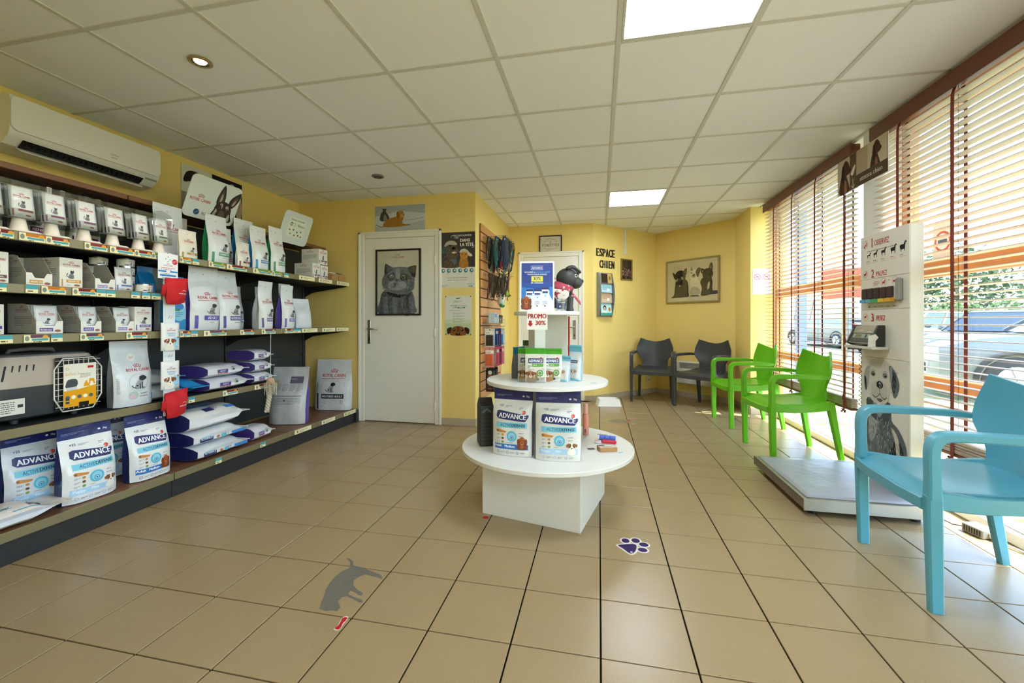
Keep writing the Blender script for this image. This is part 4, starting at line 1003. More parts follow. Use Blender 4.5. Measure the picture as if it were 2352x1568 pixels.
# ---- third shelf, right
shelf_bag('grey bag with purple sides behind the large ADULT bag', 2.33, 2.46, S3 + .001, -2.93, .42, .12, film='#B4B6B8', side='#3B2E6E', group=GB, seed=14)
shelf_bag('large white bag with purple ADULT band on the third shelf', 2.375, 2.60, S3 + .001, -2.68, .435, .14, film=SIL, side='#4A3C8E', art=RCB('#5546A0', 'ADULT', 'dog', .50, .66), group=GB, seed=15, lean=-.02)
shelf_bag('large white bag with NEUTERED ADULT band beside the ADULT bag', 2.605, 2.79, S3 + .001, -2.68, .43, .13, film=SIL, side='#3E3480', art=RCB('#463C88', 'NEUTERED ADULT', 'dog', .56, .74), group=GB, seed=16, lean=.02)
shelf_bag('dark grey bag tucked behind between NEUTERED ADULT bags', 2.80, 2.935, S3 + .001, -2.80, .335, .12, film='#A9ABAE', side='#4A3C8E', art=RCB('#463C88', 'NEUTERED', 'dog'), group=GB, seed=17)
shelf_bag('narrow white bag with NEUTERED band and crimped neck on the third shelf', 2.965, 3.115, S3 + .001, -2.68, .385, .13, film=WHT, side='#B9BCC2', art=RCB('#5A4A98', 'NEUTERED ADULT', 'dog', .56, .7), group=GB, seed=18, lean=-.03)
shelf_bag('white bag with dark purple sides behind the two narrow bags', 3.10, 3.215, S3 + .001, -2.82, .35, .11, film=SIL, side='#4A3C8E', art=RCB(None, '', None), group=GB, seed=19)
shelf_bag('narrow white bag with glossy purple sides near the end of the third shelf', 3.225, 3.375, S3 + .001, -2.68, .375, .13, film=WHT, side='#5A48A4', art=RCB('#6A5AB0', 'ADULT', 'dog', .58, .72), group=GB, seed=20, lean=-.02)
shelf_bag('white bag with gold and blue window behind the last third shelf bag', 3.35, 3.50, S3 + .001, -2.80, .40, .11, film=WHT, side='#8A7A3A', art=lambda a, w, h: (a.rect(-w * .3, h * .3, w * .1, h * .62, '#2E7AA8', 3, 5), a.rect(-w * .3, h * .62, w * .1, h * .68, '#B0923A', 3, 1)), group=GB, seed=21)
bag('slumped white bag leaning at the end of the third shelf', .17, .27, .09, (-2.77, 3.565, S3 + .001), FX - .25, film='#DADCE2', side='#B9BCC6', group=GB, seed=22, crease=.009, lean=.03)
# ================================================================ fourth shelf and base shelf
# pet carrier: lower dark tub, upper taupe shell, wire door with leaflet; local x along the shelf, front towards -y
m_tub = mat('carrier_grey_plastic', '#33383C', .5, var=.04, scale=10); m_shellp = mat('carrier_taupe_plastic', '#B3A596', .42, var=.03, scale=10); m_shelltop = mat('carrier_top_grey', '#6C6A68', .45); m_wire = mat('white_wire', '#D9D5CC', .35)
pc = thing('pet_carrier', 'grey and taupe pet carrier with white wire door on the fourth shelf', 'pet carrier', (-2.885, 1.645, S4 + .001), FX)
CW, CDp = .235, .155            # half length, half depth
def carrier_ring(z, f): return [(x * f, y * f, z) for x, y in rounded(CW, CDp, .07)]
def rounded(a, b, r, n=5):
    out = []
    for cx, cy, a0 in ((a - r, -b + r, -PI / 2), (a - r, b - r, 0), (-a + r, b - r, PI / 2), (-a + r, -b + r, PI)):
        for k in range(n + 1): q = a0 + PI / 2 * k / n; out.append((cx + r * math.cos(q), cy + r * math.sin(q)))
    return out
def loft_rings(rs, cap=True):
    n = len(rs[0]); mb = MB(); vs = [p for r in rs for p in r]; fs = []
    for i in range(len(rs) - 1):
        for k in range(n): j = (k + 1) % n; fs.append((i * n + k, i * n + j, (i + 1) * n + j, (i + 1) * n + k))
    if cap: fs += [tuple(range(n - 1, -1, -1)), tuple(range((len(rs) - 1) * n, len(rs) * n))]
    return mb.add(vs, fs)
loft_rings([carrier_ring(z, f) for z, f in ((.02, .80), (.03, .90), (.07, .95), (.14, .985), (.165, 1.0), (.178, 1.0))]).obj('lower_tub', m_tub, pc, 40)
loft_rings([carrier_ring(z, f) for z, f in ((.178, 1.0), (.195, 1.0), (.25, .965), (.30, .90), (.325, .84))]).obj('upper_shell', m_shellp, pc, 40)
loft_rings([carrier_ring(z, f) for z, f in ((.322, .82), (.333, .78), (.338, .66))]).obj('top_plate', m_shelltop, pc, 40)
MB().tube([(-.09, 0, .335), (-.085, 0, .352), (0, 0, .358), (.085, 0, .352), (.09, 0, .335)], .011, 8).obj('carry_handle', m_shelltop, pc, True)
for x in (-.12, .12):
    for y in (-.1, .1): MB().lathe([(0, 0), (.014, 0), (.016, .024), (0, .024)], 10, (x, y, 0)).obj('foot', m_tub, pc, 40)
for k in range(6):
    MB().sweep([(-.215 + .026 * k, -CDp * (.985 - .02), .215), (-.200 + .026 * k, -CDp * (.95 - .03), .285)], (.006, .006), (1, 0, 0)).obj('air_slot', m_black, pc)
for x in (.232, -.232): MB().box(x - .012, x + .012, -.03, .03, .16, .205, .004).obj('side_clip', m_shellp, pc)
dr = MB().box(.005, .195, -CDp - .004, -CDp + .004, .035, .31, .003).obj('door_opening', m_black, pc)
oct_ = [(.03, .03), (.165, .03), (.205, .10), (.205, .25), (.165, .305), (.03, .305), (-.005, .25), (-.005, .10)]
wd = MB(); Z = -CDp - .012
wd.tube([(x, Z, z) for x, z in oct_ + oct_[:1]], .0035, 6)
for k in range(9): x = .012 + .022 * k; wd.tube([(x, Z, .04 if .03 < x < .165 else .09), (x, Z, .30 if .03 < x < .165 else .26)], .0017, 5)
for k in range(9): z = .055 + .03 * k; wd.tube([(0, Z, z), (.2, Z, z)], .0017, 5)
wdo = wd.obj('wire_door', m_wire, pc, True)
lf = MB().box(.03, .175, Z - .008, Z - .004, .05, .275, .001).obj('leaflet', mat('leaflet_paper', '#EDE6D8', .6), wdo)
a = Art(); a.rect(0, 0, .145, .225, '#EFE8DA'); a.poly([(0, 0), (.145, 0), (.145, .105), (.07, .09), (0, .085)], '#E3A21C'); a.text('Gulliver 2', .006, .165, .016, '#D9A84A', 'l', .06, 0); a.ring(.014, .2, .007, .002, '#C9A24A', 12); a.rect(.105, .198, .132, .21, '#B5202C'); a.greek(.07, .168, .05, 4, .004, '#7A7468')
a.poly([(.01, .10), (.055, .105), (.06, .13), (.05, .145), (.018, .143), (.008, .12)], '#4A4E54', 2); a.poly([(.012, .085), (.056, .09), (.058, .105), (.01, .102)], '#C8CACC')
a.poly([(.085, .1), (.09, .12), (.1, .135), (.105, .12), (.118, .1)], '#E3A21C'); a.poly([(.11, .11), (.112, .14), (.135, .14), (.14, .11), (.132, .11), (.128, .125), (.118, .125), (.116, .11)], '#E3A21C')
for i in range(5): a.ell(.016 + .026 * i, .05, .010, .010, '#F3E9D2' if i % 2 else '#5C6064', n=12)
for i in range(2): a.rect(.007, .03 + .017 * i - .012, .024, .03 + .017 * i, '#3E4A54')
a.rect(.065, .0, .11, .02, '#1A1A1A'); a.greek(.02, .01, .03, 1, .004, '#8A6A1A')
a.build('print', flat((.03, Z - .008, .05), (1, 0, 0), (0, 0, 1)), lf, .0004, .0001, m=PRINT_MATT)
b = Art(); b.rect(-.215, .055, -.115, .125, '#DAD7CE'); b.rect(-.215, .055, -.208, .125, '#D8B24A'); b.greek(-.2, .112, .05, 6, .006, '#4A4A4A'); b.rect(-.14, .085, -.12, .1, '#3A3A3A')
lb = MB().box(-.217, -.113, -CDp * .95 - .012, -CDp * .95 - .008, .053, .127, .001).obj('paper_label', mat('leaflet_paper', '#EDE6D8'), pc); b.build('print', flat((0, -CDp * .95 - .012, 0), (1, 0, 0), (0, 0, 1)), lb, .0004, .0001, m=PRINT_MATT)
shelf_bag('white bag cut by the left picture edge beside the pet carrier', 1.28, 1.395, S4 + .001, -2.70, .36, .12, film=WHT, side='#6A5AA8', group=GB, seed=23)
def mobility_art(a, w, h):
    rc_logo(a, .02, h * .54, w * .62, False); a.ell(0, h * .76, w * .11, w * .11, '#E9E6E0'); a.greek(-w * .06, h * .765, w * .13, 3, h * .009, '#8A4A4A'); a.ring(.01, h * .36, w * .25, w * .008, '#8AA89A'); sit_dog(a, .02, h * .26, h * .26, '#222226', '#9A9CA0')
    a.ell(-w * .1, h * .17, w * .13, w * .11, '#A8C4B8', n=16); a.ell(-w * .13, h * .155, w * .09, w * .08, '#D2B4C0', n=16); a.text('SATIETY', w * .18, h * .175, h * .02, '#4A6A5A', maxw=w * .3); a.text('MOBILITY', w * .18, h * .135, h * .02, '#8A5A6A', maxw=w * .3); a.text('VETERINARY', -w * .40, h * .2, h * .03, '#9A9CA2', al='l', maxw=h * .3, rot=PI / 2, bold=0); a.greek(w * .3, h * .92, w * .1, 1, h * .012, '#8A8C92')
bag('tall silver SATIETY MOBILITY bag right of the pet carrier', .205, .375, .12, (-2.745, 2.018, S4 + .001), FX - .05, film='#D6DADF', side='#8E9094', art=mobility_art, group=GB, seed=24, lean=.01)
# lying bags: long axis along the shelf (+y), front up
LIE = (-PI / 2, 0, 0)
def lying(label, x, y0, y1, z, wx, th, film, end, side_art=None, front_art=None, seed=0, rz=0, side=None, group='bags lying flat on the shelves', top=None):
    """Bag on its back: base end at y0, seal at y1."""
    h = y1 - y0
    return bag(label, wx, h, th, (x, y0, z + th / 2 + .001), 0, film=film, side=side or film, art=front_art, side_art=side_art, group=group, rot=(-PI / 2, 0, rz), seed=seed, base=end, crease=.006, full=.80, top=top, top_w=.94)
def small_side(c):
    def f(a, d, h):
        R = a.at(0, 0, 1); W_ = min(.03, d * .3)
        a.poly([(-d * .12, h * .22), (d * .12, h * .22), (d * .12, h * .46), (-d * .12, h * .46)], c); a.text('ROYAL CANIN', d * .24, h * .34, d * .12, RED, maxw=h * .24, rot=PI / 2); a.text('ADULT', -d * .0 + d * .06, h * .34, d * .12, '#E8E6F2', maxw=h * .2, rot=PI / 2); a.greek(-d * .3, h * .6, d * .25, 3, .006, '#5A5A66'); a.ell(-d * .05, h * .6, d * .07, h * .03, '#3C3C42', n=10)
    return f
# the mapping for side prints puts u across the thickness and v along the length
lying('upper blue and grey bag lying behind the hanging treat cards', -2.86, 2.115, 2.33, S4 + .095, .30, .085, '#A9B2B6', '#1E84C8', seed=30, side='#9AA2A6', top='#2A94D4')
lying('lower blue and grey bag lying behind the hanging treat cards', -2.85, 2.11, 2.325, S4, .30, .09, '#A9B2B6', '#1E84C8', seed=31, side='#9AA2A6', top='#2A94D4')
bag('bright blue bag lying across the fourth shelf with its end outwards', .13, .25, .10, (-2.91, 2.402, S4 + .055), 0, film='#2A92D2', side='#2A92D2', rot=(-PI / 2, 0, -PI / 2), art=None, seed=32, group='bags lying flat on the shelves', base='#2A92D2', crease=.007)
lying('upper purple ended white bag lying left of the small bag stack', -2.83, 2.475, 2.83, S4 + .095, .30, .09, '#D8DAE2', PUR, small_side('#4A3C8A'), seed=33, side='#D6D8E0')
lying('lower purple ended white bag lying left of the small bag stack', -2.82, 2.48, 2.86, S4, .30, .09, '#D8DAE2', PUR, small_side('#4A3C8A'), seed=34, side='#D6D8E0')
for i, (z, y0, y1) in enumerate(((0, 2.875, 3.10), (.092, 2.88, 3.085), (.184, 2.875, 3.07))):
    lying(('bottom', 'middle', 'top')[i] + ' small white bag in the stack above the hanging rope toy', -2.80, y0, y1, S4 + z, .26, .085, '#DADCE4', PUR, small_side('#4A3C8A'), seed=36 + i, side='#D8DAE2')
# ---- base shelf
bag('large white ADVANCE Puppy Mini bag standing foremost on the base shelf', .238, .383, .13, (-2.60 - .065, 1.745, S5 + .001), FX - .03, film='#E2E4E4', side='#2C3468', top=NAVY, top_t=.84, art=adv_art('puppy'), group='bags on the base shelf', seed=40, lean=.015)
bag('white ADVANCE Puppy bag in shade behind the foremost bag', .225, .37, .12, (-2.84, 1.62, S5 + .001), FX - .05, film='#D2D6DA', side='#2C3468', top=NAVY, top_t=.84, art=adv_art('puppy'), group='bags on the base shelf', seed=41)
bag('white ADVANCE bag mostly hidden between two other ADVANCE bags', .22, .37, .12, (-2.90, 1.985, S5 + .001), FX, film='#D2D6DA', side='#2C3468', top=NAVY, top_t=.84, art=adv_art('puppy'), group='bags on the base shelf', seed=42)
bag('white ADVANCE Adult Medium bag standing on the base shelf', .225, .372, .13, (-2.60 - .065, 2.055, S5 + .001), FX - .06, film='#E2E4E4', side='#2C3468', top=NAVY, top_t=.84, art=adv_art('adult'), group='bags on the base shelf', seed=43, lean=.02)
bag('white bag lying flat at the left end of the base shelf', .20, .385, .085, (-2.668, 1.235, S5 + .045), 0, rot=(-PI / 2, 0, 0), film='#E0DAD2', side='#C9CCD4', group='bags on the base shelf', seed=44, crease=.008, full=.6,
    art=lambda a, w, h: (a.text('HYPOALLERGENIC', w * .30, h * .30, .016, '#1F7FA0', maxw=.14, rot=PI / 2), a.rect(w * .42, h * .45, w * .44, h * .8, '#2E9AC0'), sit_dog(a, w * .32, h * .62, .05)))
bag('grey bag lying behind the flat white bag on the base shelf', .26, .26, .07, (-2.98, 1.235, S5 + .04), 0, rot=(-PI / 2, 0, 0), film='#8E979C', side='#7A8288', group='bags on the base shelf', seed=45, crease=.008)
def adv_side(a, d, h):
    a.poly([(-d * .02, h * .10), (d * .22, h * .10), (d * .22, h * .33), (-d * .02, h * .33)], NAVY); a.text('ADVANCE', d * .10, h * .215, d * .14, '#F0F2F8', maxw=h * .2, rot=-PI / 2 + PI); a.rect(-d * .10, h * .12, -d * .04, h * .30, CY)
    a.ell(d * .1, h * .42, d * .1, h * .03, '#B27A44', n=10); a.ell(d * .1, h * .52, d * .14, h * .045, '#6CBAD8', n=14); a.rect(0, h * .68, d * .22, h * .95, '#3C82C8'); a.greek(-d * .05, h * .6, d * .3, 3, .006, '#5A6478')
lying('bottom navy ended ADVANCE bag in the flat stack on the base shelf', -2.75, 2.31, 2.73, S5, .34, .095, '#E0E3E7', NAVY, adv_side, seed=46, side='#E2E4E8')
lying('middle navy ended ADVANCE bag in the flat stack on the base shelf', -2.76, 2.29, 2.72, S5 + .098, .34, .095, '#E0E3E7', NAVY, adv_side, seed=47, side='#E2E4E8')
def adv_front_lying(a, w, h):
    a.ell(-w * .2, h * .45, w * .12, h * .08, CY); a.rect(-w * .02, h * .15, w * .12, h * .62, '#3C82C8', 2, 6); a.text('Maxi', w * .05, h * .42, .03, '#EAF0FA', rot=PI / 2, maxw=.12); a.ell(-w * .28, h * .72, w * .12, h * .09, '#B99468'); a.greek(w * .2, h * .5, w * .2, 3, .01, '#5A6478'); a.poly([(w * .3, h * .3), (w * .42, h * .3), (w * .42, h * .45), (w * .3, h * .45)], NAVY); a.rect(w * .32, h * .65, w * .42, h * .85, '#3C82C8')
lying('top plump ADVANCE bag crowning the flat stack on the base shelf', -2.79, 2.27, 2.75, S5 + .196, .38, .135, '#E4E4E2', NAVY, None, adv_front_lying, seed=48, side='#E2E4E8')
lying('navy striped bag lying on its side behind the flat stack', -3.075, 2.20, 2.52, S5 + .20, .16, .12, '#2A2E52', NAVY, seed=49)
lying('small purple and white bag lying under the hanging rope toy', -2.73, 2.81, 3.02, S5, .24, .10, '#DADCE2', '#4A3A86', small_side('#4A3C8A'), seed=50, side='#D6D8E0')
def back_text(a, w, h):
    a.rect(w * .02, h * .72, w * .38, h * .84, '#5A5468', 4, 2); a.text('ADULT', w * .12, h * .785, h * .022, '#C8C4D2', maxw=w * .16)
    for i in range(3): a.ell(-w * .42, h * (.62 + .05 * i), h * .014, h * .014, '#2C2C34', n=10)
    for i in range(4): a.greek(-w * .36 + w * .2 * i, h * .70, w * .16, 6, h * .014, '#6E7078')
    a.rect(-w * .42, h * .50, w * .4, h * .508, '#3C3C46', 6, 1); a.greek(-w * .4, h * .46, w * .78, 5, h * .016, '#7A7C84'); a.rect(-w * .05, h * .42, -w * .01, h * .44, '#2C2C34')
bag('big grey backed bag with tables of print leaning on the base shelf', .33, .50, .17, (-2.80, 3.42, S5 + .001), .22, film='#BFC1C4', side='#5A4A9A', art=back_text, group='bags on the base shelf', seed=51, crease=.010, lean=.05)
def neut_art(a, w, h):
    rc_logo(a, .01, h * .66, w * .66, True); a.line([(-w * .3, h * .36), (-w * .3, h * .58), (w * .2, h * .58)], .002, '#8A8C90'); a.ring(-w * .02, h * .47, w * .26, .002, '#A2A4A8'); sit_dog(a, 0, h * .36, h * .24, '#1E1E22', '#9C9EA2'); a.text('EXPERT', -w * .40, h * .38, h * .034, '#3A3A42', al='l', rot=PI / 2, maxw=h * .2)
    a.rect(-w * .28, h * .235, w * .36, h * .325, '#241F3E', 5, 2); a.text('NEUTERED ADULT', w * .04, h * .258, h * .042, '#F0F0F4', maxw=w * .58, bold=1.6); a.rect(-w * .44, h * .02, -w * .38, h * .34, '#2E2850', 1, 5); a.text('S', w * .29, h * .15, h * .04, INK); a.line([(w * .24, h * .14), (w * .34, h * .14), (w * .34, h * .20), (w * .24, h * .20), (w * .24, h * .14)], .002, INK); a.greek(w * .02, h * .20, w * .2, 1, h * .01, '#6A6C74'); a.text('1,5 kg', -w * .2, h * .14, h * .022, INK, bold=0); a.greek(-w * .3, h * .08, w * .2, 1, h * .008, '#8A8C94')
bag('tall silver NEUTERED ADULT bag at the far end of the base shelf', .38, .52, .13, (-2.765, 4.045, S5 + .001), .10, film='#D2D6DA', side='#D2D6DC', art=neut_art, group='bags on the base shelf', seed=52, crease=.007, lean=.02)
# ---- rope toy on a string
ro = thing('rope_toy', 'frayed rope dog toy hanging on a white string before the shelves', 'rope toy', (-2.575, 2.935, .33))
MB().tube([(0, 0, .33), (.002, 0, .66)], .0016, 5).obj('string', m_card, ro)
m_rope = mat('cotton_rope', '#CFC5AE', .9, var=.2, scale=60, bump=.5, bscale=90)
cores = MB()
for k in range(3): cores.tube([(.012 * math.cos(q * 1.1 + k * 2.09) - .018 * (q / 20), .012 * math.sin(q * 1.1 + k * 2.09) - .02 * (q / 20) ** 2, .25 - .011 * q) for q in range(21)], .009, 6)
cores.obj('twisted_core', m_rope, ro, True); MB().ball((0, 0, .275), (.030, .030, .032), 12, 8).obj('knot', mat('knot_red', '#C8A488', .9, var=.3, scale=40, bump=.5, bscale=60), ro, True)
fr = MB(); rnd = random.Random(5)
for k in range(46):
    a_ = rnd.uniform(0, 6.28); r_ = rnd.uniform(.02, .05); fr.tube([(.012 * math.cos(a_), .012 * math.sin(a_), .275), (r_ * math.cos(a_), r_ * math.sin(a_), .255), (r_ * .9 * math.cos(a_), r_ * .9 * math.sin(a_), rnd.uniform(.16, .22))], .0013, 4)
fr.obj('frayed_tassel', m_rope, ro)
# ---- clip strip with treat cards and red pouches
cs = thing('clip_strip', 'white hanging clip strip in front of the shelves', 'clip strip', (-2.615, 2.148, .5), FX)
MB().box(-.037, .037, -.001, .001, 0, .95, .0004).obj('strip', mat('clip_strip_plastic', '#DDE3EA', .4), cs)
MB().tube([(0, -.002, .95), (0, -.006, .99), (0, .01, 1.005)], .0025, 6).obj('hook', m_black, cs)
for z in (.36, .60):
    for x in (-.008, .008): MB().tube([(x, -.002, z), (x, -.012, z + .008), (x, -.014, z + .018)], .0012, 5).obj('prong', m_steel, cs)
def card_art(a):
    a.rect(-.062, 0, .062, .155, '#E9EDF2')
    for x, y in ((0, .135), (-.014, .122), (.012, .12), (0, .108)): a.ell(x, y, .003, .003, INK, n=8)
    a.ell(.042, .108, .017, .017, '#C8323A'); a.greek(.03, .11, .024, 2, .004, '#F2DADA'); rc_logo(a, 0, .078, .055, False); a.greek(-.045, .064, .09, 2, .006, '#C04A50'); a.rect(-.06, .04, -.01, .05, '#3A86C8'); a.rect(.012, .04, .06, .05, '#3A86C8'); a.rect(-.05, .015, .05, .026, '#3A86C8'); a.greek(-.04, .03, .08, 1, .005, '#5A5A66'); a.greek(-.04, .005, .08, 1, .005, '#5A5A66')
hc = thing('header_card', 'white header card with red disc on top of the clip strip', 'card', (-2.608, 2.135, 1.345), FX)
MB().box(-.062, .062, -.0008, .0008, 0, .155, .0004).obj('card', m_card, hc); a = Art(); card_art(a); a.build('print', flat((0, -.0008, 0), (1, 0, 0), (0, 0, 1)), hc, .0004, .00008, m=PRINT_MATT)
def treat_card(z, label):
    t = thing('treat_packet', label, 'treat packet', (-2.60, 2.142, z), FX, 'treat packets on the clip strip')
    w, h = .112, .172; f = lambda u, v, k: (u, -.007 * (1 - (2 * u / w) ** 4) * max(0, math.sin(PI * v / h)) - k - .003, v)
    n = 6; mb = MB(); vs = [f(-w / 2 + w * i / n, h * j / n, 0) for j in range(n + 1) for i in range(n + 1)] + [(-w / 2 + w * i / n, .004, h * j / n) for j in range(n + 1) for i in range(n + 1)]; N = (n + 1) ** 2; fs = []
    for j in range(n):
        for i in range(n): q = j * (n + 1) + i; fs.append((q, q + 1, q + n + 2, q + n + 1)); fs.append((N + q, N + q + n + 1, N + q + n + 2, N + q + 1))
    for i in range(n): fs += [(i, N + i, N + i + 1, i + 1), (n * (n + 1) + i, n * (n + 1) + i + 1, N + n * (n + 1) + i + 1, N + n * (n + 1) + i), (i * (n + 1), (i + 1) * (n + 1), N + (i + 1) * (n + 1), N + i * (n + 1)), (i * (n + 1) + n, N + i * (n + 1) + n, N + (i + 1) * (n + 1) + n, (i + 1) * (n + 1) + n)]
    mb.add(vs, fs).obj('packet', foil('#E6E7E8', .3), t, True)
    a = Art(); rc_logo(a, 0, h * .70, w * .48, False); a.text('TRAINING', 0, h * .59, h * .06, '#3E90C4', maxw=w * .5, bold=0); a.text('TREATS', 0, h * .51, h * .06, '#3E90C4', maxw=w * .4, bold=0); a.ell(w * .22, h * .26, w * .2, h * .22, '#9CD2EC'); puppy_face(a, -w * .06, h * .22, h * .34, '#8A4A26', '#EFE9DE'); a.ell(w * .38, h * .46, .006, .006, '#2A4A6A', n=8); a.greek(w * .26, h * .14, w * .15, 2, .004, '#6A7A8A')
    a.build('print', f, t, .0008, .00006, maxe=.025)
treat_card(.902, 'upper training treats packet on the clip strip'); treat_card(.664, 'lower training treats packet on the clip strip')
m_red = mat('red_fabric', '#C8141E', .75, var=.12, scale=14, bump=.3, bscale=240)
def red_pouch(z, label, seed):
    t = thing('red_pouch', label, 'fabric pouch', (-2.585, 2.165, z), FX + .12, 'red fabric treat pouches')
    ns = Vector((seed, 2, 3))
    def f(u, v, s):
        w = .16 * (1 - .22 * (1 - v) ** 2); y = s * (.026 * math.sin(PI * min(1, v * 1.15)) ** .6 * (1 - abs(2 * u - 1) ** 3) + .003) + .010 * noise.noise(Vector((u * 3, v * 3, s)) + ns)
        return ((u - .5) * w + .008 * v, y, .155 * v + .012 * (u - .5) - .01 * math.sin(PI * u) * (1 - v))
    n = 12; mb = MB()
    for s in (-1, 1):
        vs = [f(i / n, j / n, s) for j in range(n + 1) for i in range(n + 1)]; fs = []
        for j in range(n):
            for i in range(n): q = (j * (n + 1) + i, j * (n + 1) + i + 1, (j + 1) * (n + 1) + i + 1, (j + 1) * (n + 1) + i); fs.append(q if s < 0 else q[::-1])
        mb.add(vs, fs)
    mb.obj('pouch_body', m_red, t, True)
    MB().shell(lambda u, v: (-.098 + .03 * u, .004 - .012 * v, .05 + .06 * v - .012 * u), 3, 3, .006).obj('side_flap', m_red, t, True)
    a = Art(); a.text('ROYAL CANIN', .025, .055, .008, '#F2E8E8', maxw=.06); a.line([(.02, .075), (.035, .082), (.05, .074)], .002, '#F2E8E8'); a.build('print', lambda u, v, k: (u, f((u - .008 * v / .155) / (.16 * (1 - .22 * (1 - v / .155) ** 2)) + .5, v / .155, -1)[1] - k, v), t, .002, .0002)
red_pouch(1.197, 'upper red fabric pouch hanging on the clip strip', 1); red_pouch(.495, 'lower red fabric pouch hanging on the clip strip', 9)
# ================================================================ signs above the shelves, air conditioner
def shepherd(a, s):
    """German shepherd head, about 1 unit tall."""
    D, M_, L_ = '#241C1A', '#5A4A42', '#B9AEA4'; R = lambda pts, c, sm=3: a.poly([(x * s, y * s) for x, y in pts], c, sm)
    R([(-.30, -.02), (-.25, .25), (-.22, .42), (-.12, .52), (.02, .54), (.16, .50), (.27, .38), (.30, .20), (.34, -.02)], D)
    R([(-.22, .40), (-.24, .62), (-.16, .92), (-.10, .98), (-.03, .80), (.0, .52)], D, 2); R([(-.18, .48), (-.18, .66), (-.12, .86), (-.07, .72), (-.05, .54)], M_, 2); R([(-.15, .5), (-.14, .66), (-.11, .74), (-.09, .56)], L_, 2)
    R([(.14, .50), (.20, .70), (.38, .88), (.46, .90), (.44, .66), (.28, .40)], D, 2); R([(.22, .50), (.26, .66), (.38, .80), (.40, .66), (.29, .46)], M_, 2); R([(.25, .48), (.30, .62), (.35, .66), (.32, .52)], L_, 2)
    R([(-.12, .44), (-.04, .48), (.0, .40), (-.02, .30), (-.06, .40)], L_, 2); R([(.08, .42), (.16, .44), (.20, .34), (.16, .36), (.10, .34)], L_, 2)
    R([(-.26, .05), (-.2, .28), (-.15, .22), (-.2, .02)], L_, 2); R([(.2, .02), (.24, .22), (.29, .14), (.28, .0)], L_, 2); R([(-.10, .0), (-.06, .22), (.03, .28), (.10, .2), (.12, .0)], M_, 2)
    for q in (-.11, .13): a.ell(q * s, .30 * s, .035 * s, .028 * s, '#0E0A0A', n=10); a.ell((q + .01) * s, .31 * s, .010 * s, .010 * s, '#D8D2CC', n=6)
    a.ell(.02 * s, .02 * s, .075 * s, .05 * s, '#0E0A0A', n=12); a.ell(.02 * s, .04 * s, .03 * s, .012 * s, '#A8A29C', n=8)
    rn = random.Random(2); a.strokes(150, lambda r: (r.uniform(-.26, .28) * s, r.uniform(0, .5) * s), .06 * s, .010 * s, ['#3A302C', '#6A5C54', '#8C8078', '#1A1412'], lambda x, y: -PI / 2 + x / s * 1.2, rn)
m_sign = mat('sign_board', '#DCE4E4', .3)
def rounded_sign(name, label, cat, loc, w, h, tilt, rz=0, r=.04):
    t = thing(name, label, cat, loc, 0, 'white rounded sign boards', rot=(tilt, 0, FX + rz))
    pts = rounded(w / 2, h / 2, r, 6); MB().prism([(x, y + h / 2) for x, y in pts], 0, .004, lambda p, q, k: (p, k, q)).obj('board', m_sign, t)
    return t
sg1 = rounded_sign('sign_board', 'white rounded sign with shepherd dog head above the shelves', 'sign', (-2.895, 2.672, 1.842), .425, .31, math.radians(22))
a = Art(); rc_logo(a, -.105, .125, .16, False); b = a.at(.085, .03, 1); shepherd(b, .27); a.ell(-.11, .045, .022, .022, '#1F4E78', n=20); a.line([(-.118, .035), (-.1, .055)], .002, '#D0DCE8'); a.text('ALIMENTATION', -.07, .035, .022, '#2A3038', 'l', .17, 0)
a.build('print', flat((0, 0, 0), (1, 0, 0), (0, 0, 1)), sg1, .0006, .00005)
sg2 = rounded_sign('sign_board', 'small white rounded sign about order collection on the canopy', 'sign', (-2.885, 3.555, 1.825), .38, .30, math.radians(20), 0)
a = Art(); a.rect(-.11, .06, .115, .25, '#E9EEE4'); a.text('Retrait commandes', .0, .222, .016, '#2E3A30', maxw=.18); a.ell(-.075, .185, .016, .019, '#2F7A54'); a.ell(-.075, .183, .008, .010, '#E9EEE4'); a.text('Pour', -.035, .188, .013, '#2E3A30', bold=0); a.text('les', -.03, .17, .012, '#2E3A30', bold=0); a.text('Vétos', .045, .172, .026, '#2F7A54', maxw=.085); a.text('?', .1, .172, .02, '#2E3A30')
for i, (x, y, c) in enumerate(((-.08, .13, '#A8402A'), (-.03, .135, '#3A3A3A'), (.02, .12, '#3A3A3A'), (.07, .13, '#4A6A8A'), (-.06, .095, '#4A8AA8'), (-.005, .085, '#7A2A2A'), (.045, .09, '#3A3A3A'), (.085, .085, '#A8402A'))): a.ell(x, y, .010, .008, c, n=8)
a.build('print', flat((0, 0, 0), (1, 0, 0), (0, 0, 1)), sg2, .0006, .00005)
MB().tube([(.10, .006, .01), (.105, .02, -.03), (.10, .05, -.035)], .004, 6).obj('clip', m_black, sg2)
wp = thing('wall_poster', 'dark photo poster on the yellow wall behind the shepherd sign', 'poster', (WX0 + .004, 3.13, 1.93), FX)
MB().box(-.30, .30, -.0015, .0015, 0, .445).obj('board', m_card, wp)
a = Art(); a.rect(-.30, 0, .30, .445, '#D9D6CC'); a.rect(-.3, .0, -.02, .22, '#9A978E'); a.rect(-.02, .10, .3, .445, '#1E1A18'); a.poly([(.13, .36), (.2, .42), (.29, .3), (.29, .12), (.24, .12), (.2, .28)], '#B39A88', 3); a.poly([(-.28, .30), (-.26, .38), (-.2, .41), (-.12, .40), (-.06, .36), (-.08, .31), (-.18, .33)], '#2A211C', 3); a.rect(-.02, 0, .3, .1, '#3A3632'); a.text('attente chien', .26, .035, .035, '#DAD4CA', 'r', .26, 0)
a.build('print', flat((0, -.0015, 0), (1, 0, 0), (0, 0, 1)), wp, .0005, .0001, m=PRINT_MATT)
